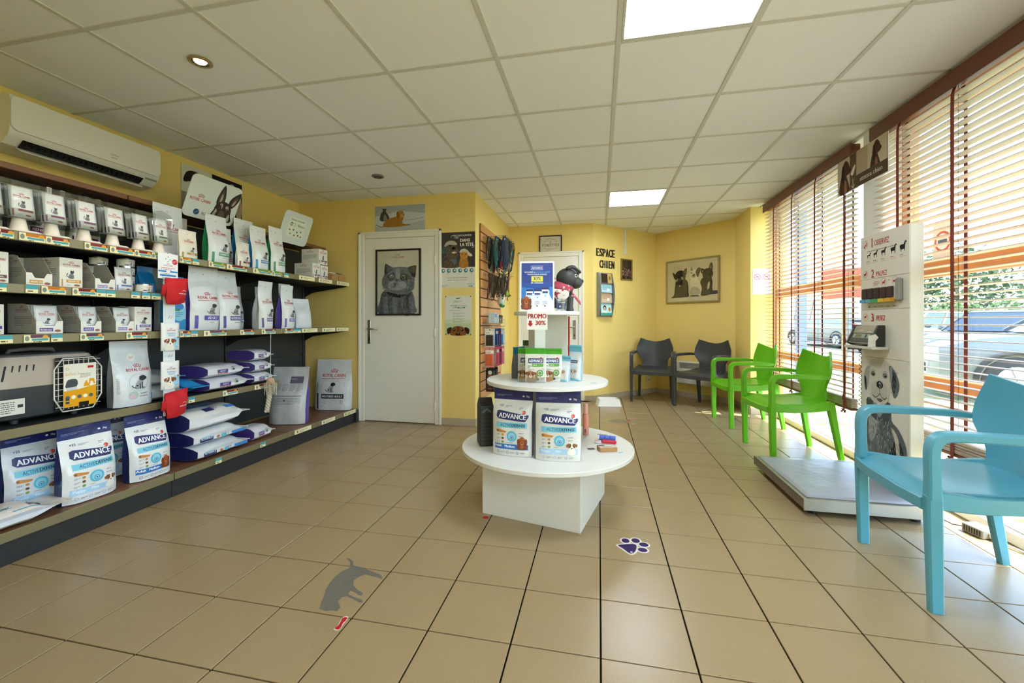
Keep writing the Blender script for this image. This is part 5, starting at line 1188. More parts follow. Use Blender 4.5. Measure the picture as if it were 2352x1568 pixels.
# air conditioner
m_acw = mat('aircon_white', '#DEDDD6', .28)
ac = thing('air_conditioner', 'white wall mounted air conditioner under the ceiling', 'air conditioner', (WX0 + .001, 2.09, 2.04), FX)
HL = .40
prof = [(0, 0), (-.09, 0), (-.15, .015), (-.195, .055), (-.212, .09), (-.215, .24), (-.205, .275), (-.17, .285), (0, .285)]
body = MB(); body.prism(prof[::-1], -HL, HL, lambda p, q, r: (r, p, q)); body.obj('housing', m_acw, ac, 25)
fp = MB(); pts = rounded(HL, .093, .035, 6); fp.prism(pts, 0, .006, lambda p, q, k: (p, -.2155 - k, .176 + q)); fp.obj('front_panel', m_acw, ac)
MB().add([(-HL + .06, -.197, .05), (HL - .10, -.197, .05), (HL - .10, -.155, .012), (-HL + .06, -.155, .012)], [(0, 1, 2, 3)]).obj('air_outlet', m_black, ac, loc=(0, -.003, -.003))
MB().sweep([(-HL + .06, -.165, .0), (HL - .10, -.165, .0)], (.045, .006), (0, 1, .6), .3).obj('flap', m_acw, ac)
for k in range(22): MB().box(-HL + .08 + .029 * k, -HL + .082 + .029 * k, -.193, -.165, .02, .045).obj('louvre', m_black, ac)
a = Art(); a.text('FUJITSU', .10, .125, .010, '#4A4A48', bold=0); a.text('nocria', .10, .108, .009, '#2E2E2E'); a.build('print', flat((0, -.2215, 0), (1, 0, 0), (0, 0, 1)), ac, .0004, .0001)
MB().box(HL - .085, HL - .01, -.199, -.192, .05, .06).obj('display_strip', mat('ac_display', '#8E8C82', .3), ac)
# ================================================================ pictures, posters and fittings on the walls
def framed(name, label, cat, w, h, fw, m_fr, place, drawer, depth=.02, glass=True, group=None, step=.00005):
    """Framed picture; place(thing) sets position, local x right, z up, front -y."""
    t = thing(name, label, cat, group=group); place(t)
    for i, (x0, x1, z0, z1) in enumerate(((-w / 2, w / 2, -h / 2, -h / 2 + fw), (-w / 2, w / 2, h / 2 - fw, h / 2), (-w / 2, -w / 2 + fw, -h / 2 + fw, h / 2 - fw), (w / 2 - fw, w / 2, -h / 2 + fw, h / 2 - fw))):
        MB().box(x0, x1, -depth, 0, z0, z1, .002).obj('frame_bar', m_fr, t)
    MB().box(-w / 2 + fw, w / 2 - fw, -depth * .5, -.001, -h / 2 + fw, h / 2 - fw).obj('backing', m_card, t)
    a = Art(); drawer(a, w - 2 * fw, h - 2 * fw); a.build('picture', flat((0, -depth * .5, 0), (1, 0, 0), (0, 0, 1)), t, .0004, step, m=PRINT_MATT)
    if glass: MB().box(-w / 2 + fw * .9, w / 2 - fw * .9, -depth * .86, -depth * .8, -h / 2 + fw * .9, h / 2 - fw * .9).obj('glass', glass_mat('picture_glass', '#FFFFFF', .045), t)
    return t
def board(name, label, cat, w, h, place, drawer, th=.002, m=None, group=None, step=.00006, pins=None):
    t = thing(name, label, cat, group=group); place(t)
    MB().box(-w / 2, w / 2, -th, 0, -h / 2, h / 2).obj('sheet', m or m_card, t)
    a = Art(); drawer(a, w, h); a.build('print', flat((0, -th, 0), (1, 0, 0), (0, 0, 1)), t, .0003, step, m=PRINT_MATT)
    if pins:
        for x, z in pins: MB().lathe([(0, .003), (.006, .002), (.006, 0), (0, 0)], 10).obj('pin', m_black, t, loc=(x, -th, z), rot=(PI / 2, 0, 0))
    return t
def at_y(x, y, z):
    def f(t): t.location = (x, y, z)
    return f
def on_seg(A, B, s, z, off=.001):
    e = (B - A).normalized(); n = Vector((e.y, -e.x)); p = A + e * s + n * off
    def f(t): t.location = (p.x, p.y, z); t.rotation_euler = (0, 0, math.atan2(e.y, e.x))
    return f
m_blackf = mat('black_frame', '#0E0D0C', .35)
def art_cat(a, w, h):
    a.rect(-w / 2, -h / 2, w / 2, h / 2, '#CFCBB8'); a.rect(-w * .5, -h * .5, -w * .1, h * .3, '#C9C6B4')
    rc_logo(a, 0, h * .385, w * .27, False)
    S = lambda pts: [(x * w, y * h) for x, y in pts]
    D, M_, L_, X = '#35383A', '#55595C', '#8E9294', '#1E2022'
    a.poly(S([(-.46, -.5), (-.44, -.30), (-.38, -.16), (-.2, -.08), (.2, -.10), (.36, -.2), (.40, -.36), (.38, -.5)]), M_, 4)
    a.poly(S([(-.44, -.5), (-.42, -.28), (-.3, -.2), (-.2, -.5)]), '#4A4E52', 3); a.poly(S([(.12, -.5), (.16, -.2), (.26, -.18), (.3, -.5)]), D, 3)
    a.poly(S([(-.39, .03), (-.33, .14), (-.30, .22), (-.16, .235), (.02, .245), (.2, .235), (.34, .2), (.38, .08), (.39, -.02), (.36, -.12), (.22, -.18), (.0, -.2), (-.2, -.17), (-.36, -.08)]), '#64686B', 4)
    a.poly(S([(-.32, .13), (-.315, .28), (-.285, .30), (-.22, .27), (-.12, .215)]), D, 3); a.poly(S([(-.29, .16), (-.29, .26), (-.23, .24), (-.18, .2)]), '#4A4E50', 2)
    a.poly(S([(.22, .215), (.34, .255), (.42, .26), (.43, .22), (.39, .06)]), D, 3); a.poly(S([(.27, .2), (.36, .235), (.4, .23), (.37, .12)]), '#4C4742', 2)
    a.poly(S([(-.26, .1), (-.14, .16), (-.08, .13), (-.1, .05), (-.2, .02)]), D, 3); a.poly(S([(.06, .05), (.12, .13), (.24, .12), (.28, .04), (.2, .0)]), D, 3)
    a.poly(S([(-.05, .2), (.03, .21), (.05, .1), (.0, .04), (-.05, .1)]), L_, 3)
    a.poly(S([(-.25, -.05), (-.12, .03), (-.02, .0), (.08, .02), (.2, -.04), (.16, -.1), (.0, -.13), (-.18, -.12)]), '#858A8B', 4)
    a.poly(S([(-.2, -.04), (-.1, .0), (-.04, -.03), (-.08, -.09), (-.18, -.08)]), M_, 3); a.poly(S([(.28, .1), (.34, .0), (.34, -.1), (.24, -.15), (.26, -.05)]), D, 3)
    a.poly(S([(-.26, -.15), (-.05, -.19), (.2, -.2), (.34, -.15), (.28, -.21), (.0, -.25), (-.2, -.21)]), X, 3)
    for x, y in ((-.155, .095), (.125, .085)):
        a.ell(x * w, y * h, .062 * w, .040 * h, X, n=18); a.ell(x * w, y * h, .052 * w, .032 * h, '#8C8A5C', n=18); a.ell(x * w, y * h, .026 * w, .026 * h, '#0A0A0A', n=14); a.ell((x + .0) * w, (y + .012) * h, .012 * w, .009 * h, '#E8E8E4', n=8)
    a.poly(S([(-.075, .045), (.0, .05), (-.025, .018), (-.05, .018)]), X, 2); a.line(S([(-.035, .02), (-.035, -.02), (-.08, -.04)]), .006, X); a.line(S([(-.035, -.02), (.01, -.04)]), .006, X)
    rn = random.Random(4); cols = ['#2C2F31', '#43474A', '#6A6E70', '#8A8E90', '#A4A8A8']
    a.strokes(420, lambda r: (r.uniform(-.40, .38) * w, r.uniform(-.49, -.16) * h), .035 * w, .007 * w, cols, lambda x, y: -PI / 2 + x / w * .9, rn)
    a.strokes(260, lambda r: (r.choice((-1, 1)) * r.uniform(.22, .37) * w, r.uniform(-.12, .08) * h), .04 * w, .007 * w, cols, lambda x, y: (-.35 if x > 0 else PI + .35), rn)
    a.strokes(140, lambda r: (r.uniform(-.2, .24) * w, r.uniform(.13, .23) * h), .03 * w, .006 * w, cols, lambda x, y: PI / 2 + x / w, rn)
    for s in (-1, 1):
        for k in range(5): a.line(S([(-.035 + s * .08, -.01 - .012 * k), (-.035 + s * .3, .03 - .035 * k)]), .0022, '#D8DAD8', .0006)
framed('picture_frame', 'black framed grey cat portrait hanging on the white door', 'picture', .52, .708, .019, m_blackf, at_y(-2.10, YB - .0135, 1.502), art_cat)
def art_pup(a, w, h):
    a.rect(-w / 2, -h / 2, w / 2, h / 2, '#C9CCCE', 4, 2); a.poly([(-w / 2, h / 2), (w / 2, h / 2), (w / 2, h * .15), (0, h * .28), (-w / 2, h * .1)], '#A9AFB6'); a.poly([(-w / 2, -h * .25), (-w * .2, -h * .32), (0, -h * .3), (w / 2, -h * .1), (w / 2, -h / 2), (-w / 2, -h / 2)], '#B4B8BA')
    a.line([(-w * .49, -h * .2), (-w * .38, -h * .3), (-w * .2, -h * .27), (-w * .05, -h * .18)], h * .03, '#6E7A76'); a.line([(w * .1, -h * .08), (w * .3, -h * .06), (w * .48, h * .0)], h * .02, '#8A938E')
    S = lambda pts: [(x * w, y * h) for x, y in pts]
    a.poly(S([(-.40, -.05), (-.38, .2), (-.34, .32), (-.36, .42), (-.31, .38), (-.27, .40), (-.28, .28), (-.22, .1), (-.23, -.08)]), '#4E4A44', 3); a.poly(S([(-.33, -.06), (-.31, .18), (-.27, .1), (-.26, -.06)]), '#8A857C', 2)
    a.poly(S([(-.34, -.22), (-.24, -.02), (-.1, .06), (.0, .1), (.07, .0), (.05, -.2), (.18, -.24), (.2, -.28), (.0, -.32), (-.26, -.32)]), '#A8762E', 4); a.ell(.01 * w, .15 * h, .075 * w, .15 * h, '#B5843A', n=18); a.ell(-.035 * w, .12 * h, .03 * w, .14 * h, '#8A5C20', .2, 14); a.ell(.055 * w, .1 * h, .035 * w, .07 * h, '#C99A54', n=12); a.ell(.075 * w, .12 * h, .012 * w, .022 * h, '#20160E', n=8); a.ell(.035 * w, .19 * h, .007 * w, .016 * h, '#20160E', n=8)
    a.strokes(120, lambda r: (r.uniform(-.3, .1) * w, r.uniform(-.28, .05) * h), .03 * w, .006 * w, ['#8A5C20', '#C4924A', '#6E4818'], lambda x, y: -2.2, random.Random(5))
board('photo_print', 'wide photo of a lying golden puppy and a kitten above the door', 'photo', .58, .278, at_y(-2.09, YB - .001, 2.188), art_pup, .004)
def art_tvm(a, w, h):
    a.rect(-w / 2, -h / 2, w / 2, h / 2, '#E3DFCF'); a.rect(-w / 2, -h * .13, w / 2, h / 2, '#45413E')
    S = lambda pts: [(x * w, y * h) for x, y in pts]
    a.line(S([(-.12, .44), (-.17, .44), (-.17, .40)]), .004, '#D8D4CA'); a.line(S([(.46, .26), (.46, .22), (.40, .22)]), .004, '#D8D4CA')
    a.text('PARCE QUE LA JEUNESSE', .14 * w, .425 * h, .03 * h, '#E6E2D8', maxw=.52 * w); a.text("C'EST", -.02 * w, .385 * h, .03 * h, '#E6E2D8', maxw=.13 * w); a.text('DANS', .22 * w, .325 * h, .055 * h, '#EFEBE0', maxw=.27 * w, bold=2); a.text('LA TÊTE', .27 * w, .245 * h, .055 * h, '#EFEBE0', maxw=.37 * w, bold=2)
    a.poly(S([(-.42, -.13), (-.34, -.02), (-.24, .03), (-.1, .03), (.02, -.03), (.08, -.13)]), '#57493A', 3); a.poly(S([(-.18, .0), (-.1, .05), (.0, .0), (-.04, -.06), (-.12, -.06)]), '#5A6A78', 2)
    a.poly(S([(-.33, .1), (-.3, .27), (-.2, .33), (-.06, .32), (.0, .25), (.0, .12), (-.06, .03), (-.22, .02)]), '#5C5042', 3); a.poly(S([(-.36, .24), (-.33, .31), (-.22, .35), (-.08, .34), (.0, .28), (-.1, .27), (-.24, .28)]), '#B8B0A2', 3); a.poly(S([(-.46, .13), (-.44, .21), (-.36, .25), (-.3, .2), (-.34, .14)]), '#3E5A58', 3)
    a.ell(-.1 * w, .21 * h, .055 * w, .03 * h, '#17120F', n=12); a.poly(S([(-.16, .14), (-.05, .155), (-.02, .13), (-.1, .115)]), '#E8C4BC', 2); a.ell(-.2 * w, .26 * h, .02 * w, .014 * h, '#17120F', n=8)
    a.strokes(130, lambda r: (r.uniform(-.38, .02) * w, r.uniform(-.12, .2) * h), .05 * w, .01 * w, ['#3A3026', '#7A6A54', '#9A8A70'], lambda x, y: -1.7, random.Random(6))
    a.poly(S([(.06, -.13), (.08, .03), (.14, .07), (.24, .06), (.3, -.02), (.3, -.13)]), '#B0752E', 3); a.ell(.19 * w, .09 * h, .12 * w, .075 * h, '#C58A3C', n=18); a.poly(S([(.06, .13), (.1, .18), (.2, .2), (.3, .165), (.32, .12), (.2, .145)]), '#C9C0AE', 3); a.poly(S([(.3, .14), (.4, .1), (.42, .06), (.34, .06), (.3, .09)]), '#D8D0C0', 2)
    for q in (.14, .24): a.ell(q * w, .1 * h, .018 * w, .01 * h, '#2A2A10', n=8)
    a.strokes(80, lambda r: (r.uniform(.08, .3) * w, r.uniform(-.12, .1) * h), .04 * w, .008 * w, ['#8A5418', '#D8A860', '#E8C88C'], lambda x, y: -1.6, random.Random(7))
    for k in range(6): a.ell((-.40 + .16 * k) * w, -.19 * h, .055 * w, .037 * h, '#2F7F94', n=18); a.ell((-.39 + .16 * k) * w, -.185 * h, .026 * w, .018 * h, '#DCE4DE', n=8); a.greek((-.45 + .16 * k) * w, -.245 * h, .1 * w, 1, .006, '#A89A84')
    a.text('Face aux signes du vieillissement,', 0, -.325 * h, .02 * h, '#4A4640', maxw=.86 * w, bold=0); a.text('agissez avec votre vétérinaire !', 0, -.365 * h, .02 * h, '#4A4640', maxw=.76 * w, bold=0); a.rect(.28 * w, -.438 * h, .49 * w, -.432 * h, '#2F6F84'); a.text('tvm.', .38 * w, -.485 * h, .036 * h, '#2F6F84', maxw=.18 * w, bold=2); a.greek(-.46 * w, -.46 * h, .2 * w, 2, .008, '#8A94A8')
board('poster', 'poster with capped dog and ginger cat beside the white door', 'poster', .388, .58, at_y(-1.445, YB - .0005, 1.722), art_tvm, group='posters beside the door')
def art_plan(a, w, h):
    a.rect(-w / 2, -h / 2, w / 2, h / 2, '#E2E1D2', 1, 4); a.rect(-w / 2, -h / 2, w / 2, -h * .2, '#C2CFA4'); a.rect(-w / 2, -h * .2, w / 2, -h * .1, '#D4D9BC')
    a.poly([(-w * .06, h * .42), (w * .06, h * .43), (w * .08, h * .455), (0, h * .445), (-w * .08, h * .45)], '#3E8A44', 2); a.text('PLAN', -w * .03, h * .35, h * .026, '#3A4A6A', 'r', w * .18); a.text('SANTÉ', 0, h * .35, h * .026, '#7A9A7A', 'l', w * .2, 0); a.greek(-w * .18, h * .325, w * .36, 1, .006, '#9AA88A')
    a.text('PROTEGEZ', -w * .02, h * .235, h * .026, '#3C4A42', 'r', w * .36); a.text('LA SANTE DE', w * .01, h * .235, h * .026, '#8A948A', 'l', w * .4, 0); a.text('VOTRE', -w * .04, h * .19, h * .026, '#3C4A42', 'r', w * .22); a.poly([(-w * .02, h * .18), (w * .27, h * .185), (w * .27, h * .215), (-w * .02, h * .215)], '#2E8A3C'); a.text('ANIMAL !', w * .125, h * .19, h * .024, '#EAF2E4', maxw=w * .26)
    a.greek(-w * .32, h * .12, w * .64, 1, .007, '#6A7468')
    for k in range(4): a.ring(-w * .16, h * (.05 - .07 * k), .010, .003, '#4E9A4C', 12); a.greek(-w * .1, h * (.055 - .07 * k), w * .34, 2, .005, '#7A8476')
    B, D = '#8A5426', '#3A2214'
    a.poly([(-w * .28, -h * .5), (-w * .26, -h * .36), (-w * .14, -h * .28), (w * .14, -h * .28), (w * .26, -h * .36), (w * .28, -h * .5)], B, 3)
    for s in (-1, 1): a.poly([(s * w * .24, -h * .30), (s * w * .42, -h * .34), (s * w * .40, -h * .47), (s * w * .3, -h * .44)], D, 3); a.ell(s * w * .15, -h * .37, w * .055, h * .03, '#1A0E08', n=12); a.ell(s * w * .15 - .004, -h * .362, .004, .004, '#E8DCC8', n=6)
    a.ell(0, -h * .47, w * .09, h * .035, '#14100E', n=14); a.ell(0, -h * .455, w * .04, h * .012, '#7A7A80', n=8); a.poly([(-w * .03, -h * .28), (w * .03, -h * .28), (w * .05, -h * .4), (-w * .05, -h * .4)], '#6A3A18', 2)
board('poster', 'pale green health plan poster with peeking brown dog', 'poster', .287, .41, at_y(-1.436, YB - .0005, 1.145), art_plan, group='posters beside the door', pins=[(-.135, .197), (.135, .197), (-.135, -.197), (.135, -.197)])
def art_toilet(a, w, h):
    a.rect(-w / 2, -h / 2, w / 2, h / 2, '#DCD6C6'); a.text('TOILETTES', 0, -h * .16, h * .17, '#34302A', maxw=w * .82, bold=1)
    a.line([(-w * .34, h * .12), (-w * .2, h * .28), (0, h * .38), (w * .2, h * .28), (w * .34, h * .12)], .004, '#4A443A'); a.line([(-w * .28, h * .10), (0, h * .30), (w * .28, h * .1)], .003, '#6A6254')
    for s in (-1, 1): a.rect(s * .009 - .003, h * .05, s * .009 + .003, h * .16, '#34302A'); a.ell(s * .009, h * .19, .004, .004, '#34302A', n=8)
    a.line([(-w * .36, -h * .26), (-w * .15, -h * .34), (0, -h * .3), (w * .15, -h * .34), (w * .36, -h * .26)], .004, '#4A443A'); a.greek(-w * .14, -h * .4, w * .28, 1, .006, '#6A6254')
framed('door_sign', 'small black framed TOILETTES sign above the far door', 'sign', .315, .236, .014, m_blackf, at_y(-.66, YT - .001, 2.158), art_toilet)
nt = thing('door_notice', 'paper notice with red lettering stuck on the toilet door', 'notice', (-.60, YT - .013, 1.66))
MB().box(-.15, .15, -.0012, 0, -.1, .1).obj('sheet', m_card, nt); a = Art(); a.text('AU 10', .05, .0, .035, '#C84A5A', maxw=.14); a.line([(-.1, -.02), (.12, -.02)], .003, '#5A9AB8'); a.greek(-.1, -.05, .2, 2, .008, '#8A8A8A'); a.build('print', flat((0, -.0012, 0), (1, 0, 0), (0, 0, 1)), nt, .0003, .0001, m=PRINT_MATT)
# lettering on the diagonal wall: each letter is cut out on its own
def wall_word(word, s0, s1, z, h, label):
    t = thing('wall_lettering', label, 'lettering'); on_seg(PA, PB, s0, z, .001)(t)
    w = (s1 - s0) / len(word)
    for i, ch in enumerate(word):
        vs, fs, x0, x1 = text_mesh(ch, 0); k = h / .69; q = min(1.0, w * .80 / max(.001, (x1 - x0) * k)); mb = MB(); off = w * (i + .5)
        ed = {(f[p], f[(p + 1) % len(f)]) for f in fs for p in range(len(f))}
        for sh, dep in ((-.004, .006), (.004, .0064)):
            pts = [(off + sh + (v[0] - (x0 + x1) / 2) * k * q, v[1] * k) for v in vs]
            mb.add([(x, -dep, y) for x, y in pts], fs); mb.add([(x, 0, y) for x, y in pts], [f[::-1] for f in fs])
            for (p, r) in ed:
                if (r, p) not in ed: mb.add([(pts[p][0], -dep, pts[p][1]), (pts[r][0], -dep, pts[r][1]), (pts[r][0], 0, pts[r][1]), (pts[p][0], 0, pts[p][1])], [(0, 3, 2, 1)])
        mb.obj('letter', mat('black_letter', '#141210', .5), t)
wall_word('ESPACE', .05, .415, 1.982, .108, 'raised black word ESPACE on the diagonal yellow wall'); wall_word('CHIEN', .11, .405, 1.825, .105, 'raised black word CHIEN on the diagonal yellow wall')
# brochure rack
rk = thing('brochure_rack', 'curved grey leaflet rack on the diagonal yellow wall', 'rack'); on_seg(PA, PB, .195, 1.145, .002)(rk)
m_rackg = mat('rack_grey', '#8E9490', .35, metal=.3); RH = .61
for s in (-1, 1): MB().prism([(0, 0), (.02, 0)] + [(.03 + .055 * math.sin(PI * k / 10), RH * k / 10) for k in range(0, 11)] + [(.0, RH)], 0, .014, lambda p, q, r, s=s: (s * .128 + r - .007, -p, q)).obj('side_rail', m_rackg, rk)
MB().shell(lambda u, v: (-.12 + .24 * u, -.012 - .03 * math.sin(PI * v), RH * v), 2, 10, .003).obj('back_panel', mat('rack_back', '#A9AEA8', .4), rk, True)
shelfz = (.02, .19, .33, .46)
for i, z in enumerate(shelfz): MB().box(-.12, .12, -.075, -.02, z, z + .004).obj('ledge', m_rackg, rk)
leaf = [('#BFE0E0', 'blue leaflets with a person in the lowest rack pocket'), ('#D8B89A', 'sand coloured leaflets in the second rack pocket'), ('#A8D4E4', 'pale blue leaflets in the third rack pocket'), ('#7A5A3A', 'brown leaflets in the top rack pocket')]
ang = math.atan2((PB - PA).y, (PB - PA).x); e_ = (PB - PA).normalized(); n_ = Vector((e_.y, -e_.x))
for i, (c, l_) in enumerate(leaf):
    p = PA + e_ * .195 + n_ * .055; hh = (.17, .13, .11, .13)[i]
    t = thing('leaflet_stack', l_, 'leaflets', (p.x, p.y, 1.145 + shelfz[i] + .006), 0, 'leaflets in the rack', rot=(math.radians(-5), 0, ang))
    MB().box(-.10, .10, -.006, .006, 0, hh).obj('stack', m_card, t); a = Art(); rn = random.Random(i)
    a.rect(-.10, 0, .10, hh, c)
    if i == 0: a.ell(-.03, .10, .03, .035, '#3A2C28'); a.ell(-.03, .09, .018, .022, '#D8AE94'); a.poly([(-.09, 0), (-.06, .06), (.0, .06), (.03, 0)], '#E8E0D8'); a.ell(.06, .08, .02, .03, '#B07848'); a.rect(-.1, 0, .1, .03, '#3AA08C')
    elif i == 3: a.rect(-.1, .0, .02, hh, '#3A2A1E'); a.rect(.02, 0, .1, hh, '#C8A464'); a.ell(.06, .07, .02, .03, '#8A6A3A')
    else: a.greek(-.08, hh * .8, .16, 4, .010, '#5A6A70' if i == 2 else '#8A5A3A', rn); a.ell(.03, hh * .35, .025, .02, '#F0F0E8')
    a.build('print', flat((0, -.006, 0), (1, 0, 0), (0, 0, 1)), t, .0003, .0001, m=PRINT_MATT)
def art_flowers(a, w, h):
    a.rect(-w / 2, -h / 2, w / 2, h / 2, '#1E1710'); rn = random.Random(8)
    for _ in range(60): r_ = rn.uniform(.006, .018); x = rn.gauss(0, w * .2); y = -h * .14 + rn.gauss(0, h * .15); a.ell(max(-w * .4, min(w * .4, x)), max(-h * .42, min(h * .4, y)), r_, r_ * .9, rn.choice(['#7A2A2A', '#8A5A4A', '#5A6A4A', '#A87A5A', '#3E4A5A', '#B09A7A', '#6A3A5A']), n=7)
    a.ell(0, h * .2, w * .12, h * .12, '#3A3022', n=10)
framed('picture_frame', 'small gilt framed dark flower painting on the diagonal wall', 'picture', .235, .306, .018, mat('gilt_frame', '#9A7A3A', .4, metal=.5), on_seg(PA, PB, .649, 1.83), art_flowers)
tr = thing('cable_trunking', 'white vertical cable trunking above the flower painting', 'cable cover'); on_seg(PA, PB, .62, 2.054, .0)(tr); MB().box(-.016, .016, -.014, 0, 0, CEIL - 2.054, .002).obj('cover', m_white, tr); MB().box(-.018, .018, -.016, 0, -.004, .01, .002).obj('end_cap', m_white, tr)
so = thing('power_socket', 'white wall socket low on the diagonal wall beside the grey chair', 'socket'); on_seg(PA, PB, 1.13, .21, .0)(so); MB().box(-.04, .04, -.012, 0, -.04, .04, .004).obj('plate', m_white, so); MB().lathe([(0, .008), (.02, .008), (.02, 0), (.018, 0), (.018, .006), (0, .006)], 18).obj('well', mat('socket_well', '#C9C6BC', .5), so, rot=(PI / 2, 0, 0), loc=(0, -.012, 0)); MB().lathe([(0, 0), (.004, 0), (.004, .012), (0, .012)], 8).obj('pin', m_steel, so, rot=(PI / 2, 0, 0), loc=(0, -.012, .008))
def art_bulldogs(a, w, h):
    a.rect(-w / 2, -h / 2, w / 2, h / 2, '#D2C49A', 3, 3); a.rect(-w * .46, -h * .42, w * .46, h * .44, '#CDBE94')
    S = lambda pts: [(x * w, y * h) for x, y in pts]; K, M_, L_ = '#2E2518', '#4A3E2A', '#A8967A'
    a.poly(S([(-.42, -.40), (-.36, -.32), (-.34, -.1), (-.3, .04), (-.14, .06), (-.07, -.06), (-.06, -.3), (-.04, -.38), (-.2, -.40), (-.3, -.4)]), K, 4)
    a.ell(-.23 * w, .13 * h, .115 * w, .15 * h, K, n=20); a.poly(S([(-.33, .18), (-.395, .245), (-.37, .12), (-.33, .06)]), K, 2); a.poly(S([(-.17, .24), (-.1, .33), (-.1, .2), (-.14, .12)]), K, 2); a.poly(S([(-.14, .22), (-.11, .29), (-.11, .2)]), '#7A6A54')
    a.ell(-.26 * w, .04 * h, .05 * w, .055 * h, M_, n=12); a.ell(-.19 * w, .08 * h, .022 * w, .04 * h, L_, .4, 10); a.ell(-.3 * w, .04 * h, .015 * w, .045 * h, L_, -.2, 10); a.ell(-.25 * w, .1 * h, .03 * w, .022 * h, '#120C06', n=10); a.ell(-.24 * w, -.11 * h, .02 * w, .018 * h, L_, n=8)
    a.poly(S([(-.05, -.38), (-.03, -.25), (-.04, -.06), (.0, .05), (.1, .06), (.17, -.1), (.19, -.3), (.2, -.38), (.08, -.37)]), '#DCCFA8', 4); a.ell(.05 * w, .13 * h, .095 * w, .13 * h, '#DED2AC', n=20); a.poly(S([(-.02, .24), (.0, .36), (.03, .24)]), '#8A7C5E'); a.poly(S([(.08, .22), (.13, .3), (.18, .28), (.15, .14), (.12, .07), (.09, .14)]), M_, 3); a.ell(.04 * w, .1 * h, .045 * w, .04 * h, '#C2B288', n=12); a.ell(.045 * w, .13 * h, .028 * w, .035 * h, '#6E6044', n=10); a.ell(.0, .19 * h, .014 * w, .014 * h, '#4A3E2A', n=8)
    a.poly(S([(-.03, -.36), (-.02, -.2), (.05, -.15), (.14, -.2), (.17, -.32), (.06, -.37)]), '#B8A880', 3); a.poly(S([(-.04, -.38), (.0, -.36), (.12, -.36), (.15, -.39)]), K, 2)
    a.poly(S([(.18, -.37), (.2, -.2), (.17, -.04), (.25, .08), (.36, .08), (.40, -.06), (.40, -.26), (.5, -.3), (.48, -.35), (.36, -.36), (.28, -.38)]), K, 4); a.ell(.31 * w, .13 * h, .1 * w, .14 * h, '#332A1C', n=20); a.poly(S([(.19, .15), (.18, .26), (.22, .27), (.28, .2)]), K, 2); a.poly(S([(.33, .25), (.36, .38), (.40, .37), (.40, .2)]), K, 2); a.poly(S([(.35, .26), (.37, .34), (.385, .25)]), '#8A7A5E'); a.poly(S([(.205, .17), (.2, .24), (.24, .21)]), '#8A7A5E')
    a.ell(.34 * w, .07 * h, .05 * w, .045 * h, M_, n=12); a.ell(.345 * w, .1 * h, .026 * w, .02 * h, '#120C06', n=10); a.poly(S([(.31, -.1), (.35, -.05), (.34, -.2), (.3, -.24)]), '#C8B894', 2); a.rect(.28 * w, -.34 * h, .5 * w, -.27 * h, '#22303A')
    a.strokes(120, lambda r: (r.choice((-.23, .3)) * w + r.uniform(-.1, .1) * w, r.uniform(-.35, .2) * h), .03 * w, .005 * w, ['#5A4C36', '#1E160C', '#6E5E44'], lambda x, y: -1.6, random.Random(9))
framed('picture_frame', 'silver framed print of three French bulldogs above the grey chairs', 'picture', .81, .624, .022, mat('champagne_frame', '#A89A72', .3, metal=.7), on_seg(PB, PD, .595, 1.66), art_bulldogs, .03)
ht = thing('convector_heater', 'white electric convector low on the wall behind the grey chairs', 'heater'); on_seg(PB, PD, .76, .20, .012)(ht)
MB().box(-.36, .36, -.085, 0, 0, .32, .012).obj('casing', m_white, ht)
for k in range(9): MB().box(-.30, .30, -.088, -.084, .225 + .009 * k, .229 + .009 * k).obj('grille_slat', mat('heater_slot', '#6A675E', .5), ht)
for i, x in enumerate((1.803, 1.902)):
    def art_ns(a, w, h):
        a.rect(-w / 2, -h / 2, w / 2, h / 2, '#E6E4E8'); a.greek(-w * .4, h * .4, w * .8, 2, .007, '#8A8A9A'); a.ring(0, h * .18, .036, .006, '#B8484A'); a.line([(-.025, h * .18 + .025), (.025, h * .18 - .025)], .006, '#B8484A'); a.line([(-.02, h * .18 - .004), (.022, h * .18 + .004)], .006, '#4A4448'); a.greek(-w * .42, -h * .08, w * .84, 6, .006, '#9A9AA8')
    board('no_smoking_notice', ('left no smoking notice taped beside the far window blind', 'right no smoking notice partly behind the blind slats')[i], 'notice', .097, .297, at_y(x, YR - .0005, 1.549), art_ns, group='no smoking notices')
# sign hanging at the pillar
def art_setter(a, x, y, s, flip=1):
    B, D, L_ = '#4A3020', '#2E1C12', '#8A6444'; P = lambda pts: [(x + flip * px * s, y + py * s) for px, py in pts]
    a.poly(P([(-.3, 0), (-.28, .35), (-.16, .6), (.0, .62), (.12, .4), (.2, .2), (.22, 0)]), B, 3); a.poly(P([(-.14, .5), (-.12, .85), (.02, .98), (.16, .9), (.24, .74), (.3, .66), (.26, .56), (.1, .5)]), B, 3); a.poly(P([(-.16, .82), (-.06, .84), (-.02, .5), (-.1, .3), (-.2, .45)]), D, 3); a.ell(*P([(.27, .64)])[0], s * .04, s * .035, '#140C08', n=8); a.ell(*P([(.1, .8)])[0], s * .02, s * .02, '#140C08', n=8); a.poly(P([(.1, .52), (.2, .5), (.18, .42), (.12, .44)]), '#D2A8A0', 2); a.poly(P([(-.05, 0), (-.02, .4), (.08, .3), (.1, 0)]), L_, 2)
ps = thing('hanging_sign', 'flat brown attente chien sign with two dog photos at the pillar', 'sign', (1.79, 3.42, 2.035), -FX)
MB().box(-.29, .29, .0, .004, 0, .255).obj('board', m_card, ps)
